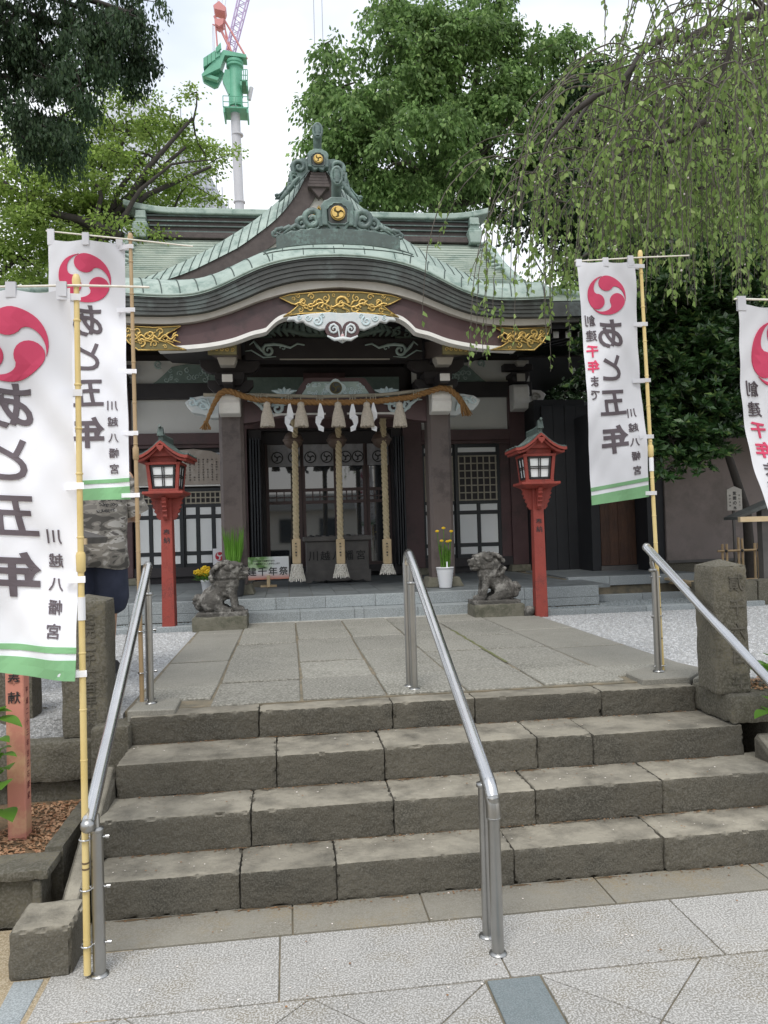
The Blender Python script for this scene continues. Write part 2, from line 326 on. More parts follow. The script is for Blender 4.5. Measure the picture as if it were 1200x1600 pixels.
# text to mesh (built-in font, CJK fallback)
_tc = {}
def glyphs(s, bold=.0, depth=.0):
    k = (s, bold, depth)
    if k not in _tc:
        c = bpy.data.curves.new('t', 'FONT'); c.body = s; c.size = 1; c.offset = bold; c.extrude = depth; c.align_x = 'CENTER'; c.resolution_u = 3
        o = bpy.data.objects.new('t', c); me = bpy.data.meshes.new_from_object(o)
        V_ = np.array([v.co[:] for v in me.vertices]); F_ = [tuple(p.vertices) for p in me.polygons]
        if len(V_):
            lo, hi = V_.min(0), V_.max(0); V_[:, :2] -= ((lo+hi)/2)[:2]; h = max((hi-lo)[:2]) if len(s) == 1 else (hi-lo)[1]; V_[:, :2] /= h
        bpy.data.objects.remove(o); bpy.data.curves.remove(c); bpy.data.meshes.remove(me); _tc[k] = (V_, F_)
    return _tc[k]
def put_text(mb, s, c, size, mirror=False, yoff=0, th=.002, fn=None, bold=.02, ax='y', wx=1):
    V_, F_ = glyphs(s, bold, .5)
    zs = V_[:, 2]; zs = zs/(abs(zs).max()+1e-9)
    out = []
    for (x, y, _), z in zip(V_, zs):
        px = -x if mirror else x
        if fn: out.append(fn(c[0]+px*size*wx, c[1]+y*size, z*th))
        elif ax == 'y': out.append((c[0]+px*size*wx, c[1]+z*th, c[2]+y*size))
    mb.add(out, [f[::-1] for f in F_] if not mirror else F_)
def tomoe_poly(R, dr=1, seg=14):
    """three comma shapes; local (x, z) outlines"""
    res = []; rh, hc = .39, .61; T = R_(109)
    def hb(dl):                                       # outer edge of the next head at angle dl from its axis
        q = rh*rh-(hc*math.sin(dl))**2
        return hc*math.cos(dl)+math.sqrt(q) if q > 0 else 0
    for k in range(3):
        a0 = math.pi/2+k*2*math.pi/3; pts = []
        for i in range(seg+1): a = a0+dr*T*(1-i/seg); pts.append((R*math.cos(a), R*math.sin(a)))
        for i in range(1, seg+1):
            a = a0-dr*R_(240)*i/seg; pts.append((R*(hc*math.cos(a0)+rh*math.cos(a)), R*(hc*math.sin(a0)+rh*math.sin(a))))
        lx, lz = pts[-1]; ra = math.hypot(lx, lz)/R; d = ((math.atan2(lz, lx)-a0)*dr) % (2*math.pi)
        if d > math.pi: d -= 2*math.pi
        for i in range(1, seg):
            t = i/seg; w = d+(T-d)*t; rr = ra+(1-ra)*t**.6; rr = min(.99, max(rr, hb(abs(w-2*math.pi/3))+.075*(1-t)+.005)); a = a0+dr*w; pts.append((R*rr*math.cos(a), R*rr*math.sin(a)))
        res.append(pts if dr > 0 else pts[::-1])
    return res
def put_mon(mb, c, R, y0, y1, dr=1, sx=1, rot=0):
    cr_, sr = math.cos(rot), math.sin(rot)
    for p in tomoe_poly(R, dr): mb.prism([(c[0]+sx*(x*cr_-z*sr), c[1]+x*sr+z*cr_) for x, z in p], y0, y1)
def clip(poly, a, b, c):                              # keep a*x+b*y<=c
    out = []
    for i in range(len(poly)):
        p, q = poly[i], poly[(i+1) % len(poly)]; dp, dq = a*p[0]+b*p[1]-c, a*q[0]+b*q[1]-c
        if dp <= 0: out.append(p)
        if dp*dq < 0: t = dp/(dp-dq); out.append((p[0]+(q[0]-p[0])*t, p[1]+(q[1]-p[1])*t))
    return out

# ================================================================== GROUND
g = MB()
def gz(x, y):
    if y < 4.02 and -1.2 < x < 2.6: return -.06
    if y < 3.1: return -.06
    return -.06
mk('ground', MB().add([(-150, -150, -.06), (150, -150, -.06), (150, 250, -.06), (-150, 250, -.06)], [(0, 1, 2, 3)]), 'sand', kind='structure')
mk('sandy_ground', MB().box(-3.5, -.60, .2, 3.17, -.05, -.004), 'sand', kind='structure')
# upper terrace of gravel
def gravel_sheet():
    mb = MB(); xs = [-60, -30, -12, -6, -3.5, -2, -1.25, -.87]; ys = [4.0, 5, 6, 7.5]
    mb.box(-60, -.862, 4.10, 7.42, .3, .60); mb.box(2.44, 60, 4.10, 7.40, .3, .60)
    mb.box(-60, -3.2, 7.42, 60, .3, .60); mb.box(4.6, 60, 7.40, 60, .3, .60); mb.box(-3.2, 4.6, 7.9, 60, .3, .60)
    return mk('gravel_court', mb, 'gravel', kind='structure')
gravel_sheet()
def pebbles(n, box, size, name, m):
    x = rng.uniform(box[0], box[1], n); y = rng.uniform(box[2], box[3], n); z = np.full(n, box[4]); s = size*rng.uniform(.5, 1.2, n)
    base = np.array([(1, 0, 0), (0, 1, 0), (-1, 0, 0), (0, -1, 0), (0, 0, .8)])
    a = rng.uniform(0, 6.28, n); c, sn = np.cos(a), np.sin(a)
    P = np.zeros((n, 5, 3))
    for k in range(5):
        bx, by, bz = base[k]*(1, .7, .9); P[:, k, 0] = x+s*(bx*c-by*sn); P[:, k, 1] = y+s*(bx*sn+by*c); P[:, k, 2] = z+s*bz*rng.uniform(.6, 1.1, n)
    F_ = np.array([(0, 1, 4), (1, 2, 4), (2, 3, 4), (3, 0, 4)]); F_ = (F_[None]+np.arange(n)[:, None, None]*5).reshape(-1, 3)
    me = bpy.data.meshes.new(name); me.from_pydata(P.reshape(-1, 3).tolist(), [], F_.tolist()); me.materials.append(M[m])
    o = bpy.data.objects.new(name, me); COL.objects.link(o); o['kind'] = 'stuff'; return o
M['chip'] = mat('gravel_chips', (.37, .365, .35), (.20, .205, .21), 60, .9, fine=(.5, .505, .51), fscale=30)
pebbles(26000, (2.46, 5.0, 4.2, 7.38, .600), .011, 'gravel_chips', 'chip')
pebbles(14000, (-2.2, -.88, 4.2, 7.4, .600), .011, 'gravel_chips', 'chip')
# ------------------------------------------------------------------ lower pavement
def slab(poly, z0, z1, m, parent, gap=.003, name='paving_slab', jit=0, bevel=.002):
    cx = sum(p[0] for p in poly)/len(poly); cy = sum(p[1] for p in poly)/len(poly)
    area = sum(poly[i][0]*poly[(i+1) % len(poly)][1]-poly[(i+1) % len(poly)][0]*poly[i][1] for i in range(len(poly)))/2
    if area < 0: poly = poly[::-1]
    q = []
    n = len(poly)
    for i in range(n):                                # inset by gap
        a, b, c = Vector((*poly[i-1], 0)), Vector((*poly[i], 0)), Vector((*poly[(i+1) % n], 0))
        d1, d2 = (b-a).normalized(), (c-b).normalized(); n1, n2 = Vector((-d1.y, d1.x, 0)), Vector((-d2.y, d2.x, 0))
        bis = (n1+n2); L = bis.length_squared
        if L < 1e-6: continue
        q.append(b+bis*(2*gap/L))
    j = random.uniform(-jit, jit); vs = [(p.x, p.y, z0) for p in q]+[(p.x, p.y, z1+j) for p in q]; k = len(q)
    mb = MB().add(vs, [tuple(range(k-1, -1, -1)), tuple(range(k, 2*k))]+[(i, (i+1) % k, (i+1) % k+k, i+k) for i in range(k)])
    return mk(name, mb, m, parent, bevel=bevel)
lp = mk('lower_pavement', MB().box(-.86, 6, .2, 3.17, -.05, -.006), 'mortar', kind='structure')
for a, b in ((-.85, -.067), (-.067, .70), (.70, 1.465), (1.465, 2.24), (2.24, 3.0), (3.0, 3.8)):
    slab([(a, 2.529), (b, 2.529), (b, 2.93), (a, 2.93)], -.03, 0, 'gran', lp)
mudc = mat('dirty_kerb_stone', (.185, .17, .135), (.23, .215, .175), 6, .9, bump=1, bscale=80, rnd=.06, fine=(.25, .235, .20), fscale=150, stain=(.24, .2, .13), sscale=2)
for a, b in ((-.80, -.02), (-.02, .50), (.50, 1.25), (1.25, 1.95), (1.95, 3.0)):
    slab([(a, 2.935), (b, 2.935), (b, 3.17), (a, 3.17)], -.03, .002, mudc, lp, name='kerb_stone')
def diamonds(x0, x1, nodes):
    P = .585/2
    for i in range(-2, 9):
        for j in range(0, 8):
            for k in range(2):
                cx = nodes+(i+.5*k)*.585; cy = 2.527-(j+.5*k)*.585
                poly = [(cx-P, cy), (cx, cy-P), (cx+P, cy), (cx, cy+P)]
                for c in ((-1, 0, -x0), (1, 0, x1), (0, 1, 2.525), (0, -1, -.7)):
                    poly = clip(poly, *c)
                    if len(poly) < 3: break
                if len(poly) >= 3:
                    A = abs(sum(poly[q][0]*poly[(q+1) % len(poly)][1]-poly[(q+1) % len(poly)][0]*poly[q][1] for q in range(len(poly))))/2
                    if A > .002: slab(poly, -.03, 0, 'gran', lp)
diamonds(-.86, .610, .62-.2925+.2925*0-.2925*2+.585)
diamonds(.800, 4.2, .79+.2925)
for y0, y1 in ((2.262, 2.522), (1.98, 2.258), (1.70, 1.976), (1.4, 1.696), (1.1, 1.396)):
    slab([(.613, y0), (.797, y0), (.797, y1), (.613, y1)], -.03, .001, 'grandk', lp, gap=.003, name='dark_tile')
# bluish edging strip at the left
for a, b in ((2.80, 2.45), (2.45, 2.0), (2.0, 1.5)):
    slab([(-.97+.05*(2.8-a), a), (-.97+.05*(2.8-b), b), (-.865, b), (-.865, a)], -.03, -.001, 'curb', lp, name='edging_stone')
# ------------------------------------------------------------------ stairs
st = thing('stone_stairs', (.7, 3.5, 0), '', '', kind='structure')
rows = [(3.155, 3.44, 0, .150, (-.80, -.227, .161, .904, 1.567, 2.40)), (3.398, 3.72, .142, .306, (-.84, -.19, .435, 1.08, 1.69, 2.36)),
        (3.671, 4.05, .298, .459, (-.81, -.081, .431, 1.19, 1.474, 2.27)), (4.002, 4.16, .450, .600, (-.81, -.17, .52, .96, 1.66, 2.20))]
for ri, (y0, y1, z0, z1, xs) in enumerate(rows):
    for i in range(len(xs)-1):
        dy = random.uniform(-.006, .006)
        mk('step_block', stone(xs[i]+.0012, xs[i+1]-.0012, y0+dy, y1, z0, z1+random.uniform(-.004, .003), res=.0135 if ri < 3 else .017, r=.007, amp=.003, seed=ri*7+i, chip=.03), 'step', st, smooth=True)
mk('stair_core', MB().box(-.79, 2.35, 3.2, 4.12, -.03, .10).box(-.80, 2.3, 3.5, 4.12, .0, .28).box(-.80, 2.2, 3.8, 4.12, .2, .43), 'mortar', st)
# sloping side stones
for sx, x0, x1 in ((-1, -.895, -.815), (1, 2.30, 2.42)):
    a = (3.72, .44) if sx < 0 else (3.62, .42)
    mb = MB(); n = 14
    P = []
    for i in range(n+1):
        t = i/n; y = a[0]+(2.93-a[0])*t; z = a[1]+(.05-a[1])*t; w = .006*noise.noise(Vector((y*9, sx, 0)))
        P.append([(x0+w, y, -.02), (x0+w, y, z-.02), (x0+.015, y, z+w), (x1-.015, y, z+w), (x1+w, y, z-.03), (x1, y, -.02)])
    mb.grid(P); mb.f.append(tuple(range(6))); mb.f.append(tuple(range(n*6+5, n*6-1, -1)))
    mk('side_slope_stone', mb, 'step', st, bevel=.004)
dl = MB(); rnd_ = random.Random(2)
for (y, z) in ((3.150, .0035), (3.392, .153), (3.665, .308), (3.996, .461)):
    x = -.72
    while x < 2.2:
        w = rnd_.uniform(.03, .16); d = rnd_.uniform(.003, .011)
        if rnd_.random() < .7: dl.add([(x, y, z), (x+w*.5, y-d, z), (x+w, y, z), (x+w*.5, y, z+.004)], [(0, 1, 2, 3)])
        x += w*rnd_.uniform(.6, 1.6)
o = mk('joint_dirt', dl, mat('tan_joint_dirt', (.15, .10, .055), (.10, .075, .045), 40, .95)); o['kind'] = 'stuff'
# ------------------------------------------------------------------ upper stone path
up = mk('upper_path', MB().box(-.86, 2.44, 4.14, 8.0, .3, .603), 'mortar', kind='structure')
cols = [(-.845, -.43, (4.30, 4.66, 5.55, 6.5, 7.1, 7.66)), (-.43, .055, (4.13, 4.72, 5.6, 6.3, 7.0, 7.72)), (.055, .51, (4.14, 4.73, 5.35, 6.44, 7.2, 7.74)), (.51, .955, (4.15, 4.74, 5.7, 6.46, 7.74)),
        (.955, 1.40, (4.15, 4.73, 5.5, 6.6, 7.1, 7.74)), (1.40, 1.875, (4.17, 4.66, 5.5, 6.2, 7.2, 7.74)), (1.875, 2.43, (4.30, 4.62, 5.4, 6.4, 7.45))]
for ci, (a, b, ys) in enumerate(cols):
    for i in range(len(ys)-1):
        m = 'pathsm' if (ci in (0, 6) and i > 0) else 'path'
        a2 = a+(.01*(i % 2)); yy = ys[i]; mbs = None
        yy += .007*(i > 0); y9 = ys[i+1]-.007; slab([(a2, yy), (b+random.uniform(-.006, .004), yy+random.uniform(-.004, .01)), (b, y9), (a, y9+random.uniform(-.01, .004))], .5, .612, m, up, gap=.0055, jit=.004, bevel=.005)
slab([(-.83, 4.03), (-.585, 4.01), (-.59, 4.28), (-.82, 4.295)], .5, .628, 'pathsm', up, name='post_base_slab', bevel=.006)
slab([(1.93, 4.07), (2.21, 4.07), (2.42, 4.29), (2.36, 4.60), (1.93, 4.295)], .5, .630, 'pathsm', up, name='post_base_slab', bevel=.006)
slab([(2.215, 4.06), (2.44, 4.06), (2.44, 4.25), (2.42, 4.285)], .5, .622, 'pathsm', up, name='post_base_slab', bevel=.006)
mk('joint_mortar', MB().box(-.42, 1.9, 7.745, 7.78, .55, .616), 'mortarw', up)
mk('moss_strip', MB().add([(1.385+.008*math.sin(i*3)+(.022 if j else 0), 4.9+i*.14, .6155) for i in range(13) for j in range(2)], [(2*i, 2*i+1, 2*i+3, 2*i+2) for i in range(12)]), mat('moss', (.10, .13, .04), (.17, .15, .08), 40, .95, bump=1), up)
# ------------------------------------------------------------------ granite apron of the hall
ap = mk('hall_apron', MB().box(-3.2, 3.33, 8.01, 14.5, .3, .826).box(3.30, 5.05, 8.95, 10.8, .3, .84).box(-.42, 1.86, 7.79, 8.1, .3, .705), 'mortar', kind='structure')
def kerb_run(xs, y0, y1, z0, z1, m='curb', name='kerb_stone'):
    for i in range(len(xs)-1): mk(name, MB().box(xs[i]+.0015, xs[i+1]-.0015, y0, y1, z0, z1), m, ap, bevel=.003)
kerb_run([-.42, .104, .653, .746, 1.3, 1.86], 7.76, 8.0, .6, .713)
kerb_run([-3.2, -2.4, -1.6, -.9, -.137, .373, .891, 1.42, 1.95, 2.5, 2.62, 3.33], 7.99, 8.08, .715, .833)
kerb_run([-3.2, -2.4, -1.6, -.9, -.42], 7.985, 8.06, .63, .712); kerb_run([1.86, 2.5, 3.33], 7.985, 8.06, .63, .712)
kerb_run([-3.2, -2.55, -1.9, -1.25, -.9], 7.44, 7.55, .59, .648); kerb_run([2.3, 2.95, 3.6, 4.25, 4.9], 7.44, 7.55, .59, .650)
kerb_run([3.33, 3.85, 4.4, 4.95], 8.90, 8.99, .75, .862); kerb_run([3.33, 4.0, 4.7], 8.35, 8.45, .59, .69)
for x in np.arange(-3.0, 3.3, .25):                   # floor tiles near enough to be told apart
    y = 8.082
    while y < 11.0:
        if y > 9.6 and not (-.5 < x < 1.7): break
        y2 = y+.235; mk('floor_tile', MB().box(x+.0025, x+.2475, y+.002, y2-.002, .80, .834+random.uniform(-.0008, .0008)), 'tile', ap); y = y2
mk('floor_tiling', MB().box(-3.0, -.5, 9.74, 11.3, .80, .833).box(1.75, 3.3, 9.74, 11.3, .8, .833).box(3.345, 5.0, 9.0, 10.6, .8, .861).box(-.5, 1.75, 11.0, 11.4, .8, .833), 'tile', ap)
mk('channel_bed', MB().box(2.3, 4.6, 7.55, 8.5, .3, .615).box(-3.2, -.9, 7.55, 7.99, .3, .615), 'mortar', ap)
pebbles(3800, (2.0, 4.55, 7.56, 7.98, .617), .020, 'channel_pebbles', 'pebble'); pebbles(2500, (-3.1, -.45, 7.56, 7.98, .617), .020, 'channel_pebbles', 'pebble')
pebbles(1500, (3.36, 4.6, 8.0, 8.34, .617), .020, 'channel_pebbles', 'pebble')
# fallen petals and dry crumbs along the joints
def litter(n, m, name, size, ys):
    P = []; F_ = []
    for i in range(n):
        r = random.random()
        if r < .3: x = random.uniform(-.75, 3); y = random.uniform(2.35, 3.14); z = .004
        elif r < .5: x = random.uniform(-.75, 2.2); y = random.uniform(3.2, 3.39); z = .156
        elif r < .7: x = random.uniform(-.78, 2.2); y = random.uniform(3.43, 3.66); z = .311
        elif r < .85: x = random.uniform(-.78, 2.2); y = random.uniform(3.71, 3.99); z = .464
        else: x = random.uniform(-.8, 2.3); y = random.uniform(4.1, 7.6); z = .62
        if ys and random.random() < .8:               # gathered against the risers
            y = random.choice(((3.148, .004), (3.39, .154), (3.663, .309), (3.995, .462))); z = y[1]; y = y[0]-abs(random.gauss(0, .012))
        s = size*random.uniform(.5, 1.3); a = random.uniform(0, 6.28); o = len(P)
        for k in range(5): P.append((x+s*math.cos(a+k*1.256)*(1 if k % 2 else .7), y+s*.8*math.sin(a+k*1.256), z+random.uniform(0, s*.5)))
        F_.append(tuple(range(o, o+5)))
    o = mk(name, MB().add(P, F_), m); o['kind'] = 'stuff'; return o
litter(260, mat('pale_petals', (.75, .68, .62)), 'fallen_petals', .0042, False)
litter(900, mat('dry_crumbs', (.30, .16, .07), (.16, .09, .05), 60), 'leaf_litter', .005, True)
# ------------------------------------------------------------------ stone kerbs, walls and inscribed posts at the sides
def wallthing(name, blocks, label, cat, loc, m='post', res=.022):
    t = thing(name, loc, label, cat)
    for i, b in enumerate(blocks): mk('stone_block', stone(*b, res=res, r=.016, amp=.005, seed=hash(name) % 97+i, chip=.02), m, t, smooth=True)
    return t
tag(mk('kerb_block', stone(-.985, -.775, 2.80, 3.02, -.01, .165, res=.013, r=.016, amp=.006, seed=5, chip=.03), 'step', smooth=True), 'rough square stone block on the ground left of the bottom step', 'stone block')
wallthing('foundation_wall', [(-1.62, -.99, 4.0, 4.3, .30, .50), (-.985, -.80, 3.93, 4.3, .30, .575), (-1.62, -.86, 4.05, 4.3, .10, .295), (-1.62, -1.16, 4.30, 4.42, .38, .60)], 'low wall of squared grey stones under the left inscribed post', 'stone wall', (-1.2, 4.1, 0))
wallthing('foundation_wall', [(2.205, 3.0, 3.665, 4.06, .46, .605), (2.43, 3.3, 3.70, 4.06, .12, .452)], 'rounded foundation stones under the right inscribed post', 'stone wall', (2.5, 3.9, 0))
pl = thing('stone_planter', (-1.3, 3.3, 0), 'low stone planter with recessed front panel at lower left', 'planter')
mk('planter_wall', stone(-2.3, -.985, 3.185, 3.30, -.01, .185, res=.03, r=.01, amp=.004, seed=3), 'post', pl, smooth=True)
mk('rim', stone(-2.3, -.955, 3.15, 3.34, .185, .225, res=.025, r=.01, amp=.004, seed=4), 'post', pl, smooth=True)
mk('side_wall', stone(-1.03, -.95, 3.345, 3.95, -.01, .24, res=.03, r=.012, amp=.005, seed=6), 'post', pl, smooth=True)
mk('corner_strip', MB().box(-1.02, -.985, 3.165, 3.184, 0, .18), 'post', pl, bevel=.004)
mk('soil', MB().box(-2.3, -1.035, 3.345, 4.04, -.01, .20), 'earth', pl)
def leafpile(n, bx, name):
    P = []; F_ = []
    for i in range(n):
        x = random.uniform(bx[0], bx[1]); y = random.uniform(bx[2], bx[3]); s = random.uniform(.005, .013); a = random.uniform(0, 6.28); o = len(P)
        for k in range(4): P.append((x+s*math.cos(a+k*1.57), y+s*.6*math.sin(a+k*1.57), bx[4]+random.uniform(0, .012)))
        F_.append(tuple(range(o, o+4)))
    o = mk(name, MB().add(P, F_), mat('dry_leaves', (.28, .13, .06), (.42, .26, .15), 30)); o['kind'] = 'stuff'
leafpile(1100, (-1.3, -1.03, 3.35, 4.0, .201), 'dry_leaf_litter'); leafpile(250, (2.35, 2.6, 3.75, 4.05, .607), 'dry_leaf_litter')
def inscribed_post(x, y, z0, z1, wx, wy, text, label, tx=0, size=.085, loc=None, gap=.105, top=.03):
    t = thing('inscribed_stone_post', (x, y, z0), label, 'stone post', 'inscribed stone posts at the stair head')
    s = stone(x-wx, x+wx, y-wy, y+wy, z0, z1, res=.016, r=.014, amp=.004, seed=int(x*10), chip=.02)
    mk('shaft', s, 'post', t, smooth=True)
    mk('cap', MB().add([(x-wx+.004, y-wy+.004, z1-.004), (x+wx-.004, y-wy+.004, z1-.004), (x+wx-.004, y+wy-.004, z1-.004), (x-wx+.004, y+wy-.004, z1-.004), (x, y, z1+top)], [(0, 1, 4), (1, 2, 4), (2, 3, 4), (3, 0, 4), (3, 2, 1, 0)]), 'post', t)
    mb = MB(); n = len(text)
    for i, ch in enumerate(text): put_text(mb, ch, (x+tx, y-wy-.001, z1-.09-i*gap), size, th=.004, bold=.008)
    mk('carved_inscription', mb, mat('painted_groove_shade', (.075, .07, .055), (.12, .11, .09), 40, .95), t)  # raised letters, groove shade put into their darker colour
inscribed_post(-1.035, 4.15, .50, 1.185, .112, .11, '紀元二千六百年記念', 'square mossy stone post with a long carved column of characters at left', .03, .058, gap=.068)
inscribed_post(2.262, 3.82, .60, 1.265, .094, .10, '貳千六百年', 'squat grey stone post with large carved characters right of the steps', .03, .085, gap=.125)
wf = thing('fence_post', (-1.47, 4.18, .5), 'short plain stone post behind the faded red memorial post', 'stone post')
mk('shaft', stone(-1.56, -1.30, 4.10, 4.26, .50, 1.0, res=.03, seed=9), 'post', wf, smooth=True)
lw = wallthing('low_stone_wall', [(4.25+i*.62, 4.25+(i+1)*.62-.006, 7.5, 7.75, .60, .86) for i in range(4)], 'low wall of dark mossy stones behind the right inscribed post', 'stone wall', (5, 7.6, .6), res=.04)

# ================================================================== SHRINE HALL
AX = .585
hall = thing('shrine_hall', (AX, 11.2, .84), 'shrine worship hall with maroon timber, curved green copper roof and gold fittings', 'shrine')
def sym(fn):
    for s in (-1, 1): fn(s)
def half(tbl, n, u0=0, u1=None):
    f = lerp_curve(tbl); u1 = u1 or tbl[-1][0]; return [(u0+(u1-u0)*i/n, f(u0+(u1-u0)*i/n)) for i in range(n+1)]
def full(tbl, n=30, u1=None, dz=0):
    f = lerp_curve(tbl); u1 = u1 or tbl[-1][0]; return [(AX+u1*(2*i/(2*n)-1)*1.0, f(abs(u1*(i/n-1)))+dz) for i in range(2*n+1)]
def full2(tbl, u1, n=30, dz=0):
    f = lerp_curve(tbl); return [(AX+u1*(i/n-1), f(abs(u1*(i/n-1)))+dz) for i in range(2*n+1)]
G = [(0, 4.188), (.293, 4.173), (.592, 4.121), (.792, 4.056), (.993, 3.961), (1.194, 3.862), (1.398, 3.797), (1.605, 3.777), (1.813, 3.780), (2.2, 3.802)]
BB = [(0, 3.969), (.386, 3.950), (.685, 3.877), (.986, 3.749), (1.289, 3.640), (1.599, 3.601), (1.807, 3.598), (2.2, 3.606)]
WB = [(0, 3.904), (.185, 3.892), (.483, 3.851), (.783, 3.768), (1.085, 3.649), (1.390, 3.560), (1.700, 3.531), (2.2, 3.547)]
GB = [(0, 3.785), (.3, 3.785), (.483, 3.765), (.7, 3.70), (1.0, 3.56), (1.39, 3.45), (1.7, 3.42), (2.0, 3.43)]   # groove of the bargeboard
MBt = [(0, 3.655), (.3, 3.655), (.527, 3.645), (.62, 3.612), (.70, 3.545), (.735, 3.505), (.875, 3.467), (1.076, 3.395), (1.341, 3.345), (1.70, 3.320), (2.0, 3.318)]
EW = 2.13
# pillars of the porch
def pillar(s):
    x = AX+s*1.175; y = 8.76; w = .135; c = .035
    pts = [(x-w+c, y-w), (x+w-c, y-w), (x+w, y-w+c), (x+w, y+w-c), (x+w-c, y+w), (x-w+c, y+w), (x-w, y+w-c), (x-w, y-w+c)]
    p = mk('pillar', MB().prism(pts[::-1], .93, 3.08, 'z'), 'pill', hall)
    mk('pillar_base', MB().frus(x, y, .835, .945, .215, .215, .17, .17), 'lbase', p, bevel=.008)
    mb = MB(); mb.frus(x, y, 3.16, 3.22, .12, .12, .16, .16).box(x-.16, x+.16, y-.16, y+.16, 3.22, 3.30)    # bearing block
    mk('bearing_block', mb, 'dark', p, bevel=.004)
    # white carved nose at the front
    n = MB(); prof = [(8.64, 3.075), (8.50, 3.075), (8.455, 3.05), (8.44, 3.0), (8.45, 2.965), (8.435, 2.93), (8.45, 2.88), (8.48, 2.82), (8.64, 2.80)]
    n.prism(prof[::-1], x-.115, x+.115, 'x'); mk('carved_nose', n, 'whitep', p, bevel=.012, seg=2)
    # side nose with leaf carving
    sd_ = MB(); X = lambda a: x+s*a
    pr = [(X(.12), 2.80), (X(.12), 3.06), (X(.30), 3.05), (X(.42), 3.03), (X(.50), 2.98), (X(.47), 2.92), (X(.42), 2.86), (X(.30), 2.84), (X(.22), 2.80)]
    sd_.prism(pr if s < 0 else pr[::-1], 8.66, 8.84); mk('side_nose', sd_, 'cwhite', p, bevel=.012, seg=2)
    cv = MB(); cv.curl((X(.30), 8.655, 2.94), .075, 1.3, 0 if s > 0 else math.pi, s, .28).curl((X(.42), 8.655, 2.97), .05, 1.1, 2, s, .28)
    for k in range(4): cv.tube([(X(.20), 8.65, 2.85), (X(.22+.03*k), 8.645, 2.92+.02*k), (X(.25+.05*k), 8.65, 3.02-.015*k)], [.006, .014, .004], 6)
    mk('leaf_carving', cv, 'cblue', p, smooth=True)
    # bracket complex above
    b = MB()
    for z, L in ((3.13, .50), (3.36, .66)):
        pr = [(x-L/2, z+.10), (x-L/2, z+.03), (x-L/2+.06, z-.03), (x-L/2+.12, z-.05), (x+L/2-.12, z-.05), (x+L/2-.06, z-.03), (x+L/2, z+.03), (x+L/2, z+.10)]
        b.prism(pr, y-.05, y+.05)
    b.box(x-.05, x+.05, 8.25, 9.2, 3.10, 3.22); b.box(x-.08, x+.08, 8.0, 9.6, 3.40, 3.55)
    mk('bracket_arm', b, 'dark', p, bevel=.004)
    e = MB(); e.box(x-.055, x+.055, 8.235, 8.255, 3.12, 3.20); mk('bracket_end', e, 'whitep', p, bevel=.004)
    e = MB(); e.frus(x, 8.32, 3.30, 3.37, .075, .075, .10, .10).box(x-.10, x+.10, 8.22, 8.42, 3.37, 3.41); mk('bracket_block', e, 'cream', p, bevel=.003)
    e = MB(); e.frus(x, 8.24, 3.41, 3.50, .07, .05, .05, .04); mk('bracket_block', e, 'whitep', p, bevel=.006)
    # eave beam with gilt tip
    e = MB(); q = AX+s*1.0
    e.prism([(8.7, 3.46), (7.68, 3.285), (7.68, 3.42), (8.7, 3.66)][::-1], x-.13-.0*s, x+.13, 'x'); mk('eave_beam', e, 'pill', p)
    e = MB(); e.box(x-.14, x+.14, 7.655, 7.70, 3.275, 3.375); mk('gilt_tip', e, 'goldd', p, bevel=.004)
    e = MB()
    for k in range(5): e.curl((x-.10+.05*k, 7.65, 3.325), .022, 1.2, k, 1, .25, n=5, seg=8)
    mk('gilt_scrolls', e, 'gold', p, smooth=True)
sym(pillar)
# karahafu eave: layered bark band, cream strip, bargeboard, white trim
k = 30
lay = 5
fG = [p for p in full2(G, EW, k)]; fB = full2(BB, EW, k); fW = full2(WB, EW, k)
def mixc(a, b, t): return [(p[0], p[1]*(1-t)+q[1]*t) for p, q in zip(a, b)]
for i in range(lay):
    a = mixc(fG, fB, i/lay); b = mixc(fG, fB, (i+1)/lay-.02)
    mk('bark_layer', MB().band(a, b, 7.40+.008*i, 8.1), 'shing', hall)
mk('cream_fascia', MB().band(fB, fW, 7.49, 8.0), 'cream', hall)
uB = 2.0
bt = full2([(u, z-.004) for u, z in WB], uB, k); bg = full2(GB, uB, k); bb = full2(MBt, uB, 60)[::2]
mk('bargeboard', MB().band(bt, bg, 7.55, 7.62), 'lac', hall); mk('bargeboard', MB().band(bg, bb, 7.535, 7.62), 'lac', hall)
tr = [p for p in full2(MBt, uB-.23, 60)]
for s in (-1, 1):
    q = [p for p in tr if (p[0]-AX)*s > .50]; q.sort()
    mk('white_trim', MB().band([(x, z+.004) for x, z in q], [(x, z-.035) for x, z in q], 7.52, 7.66), 'whitep', hall)
# gilt fittings
def gilt(pts, name, scr, y=7.515):
    o = mk(name, MB().prism(pts, y, y+.018), 'goldd', hall, bevel=.004)
    rim = MB(); P = [(x, y-.002, z) for x, z in pts]; rim.tube(P+[P[0], P[1]], .008, 5, caps=False); mk('rim', rim, 'gold', o, smooth=True)
    mb = MB()
    for (x, z, r, a, d) in scr: mb.curl((x, y-.004, z), r, 1.2, a, d, .24, sy=.7)
    xs_g = [p[0] for p in pts]; x0_, x1_ = min(xs_g), max(xs_g); zc_ = sum(p[1] for p in pts)/len(pts); w_ = x1_-x0_
    mb.tube([(x0_+w_*(.12+.76*k/24), y-.005, zc_+.022*math.sin(k*1.15)) for k in range(25)], .010, 6)
    for k in range(14): q = x0_+w_*(.16+.68*k/13); mb.tube([(q, y-.004, zc_), (q+.02*(-1)**k, y-.008, zc_+.03*(-1)**k), (q+.045, y-.004, zc_+.05*(-1)**k)], [.005, .012, .004], 6)
    mk('scrollwork', mb, 'gold', o, smooth=True); return o
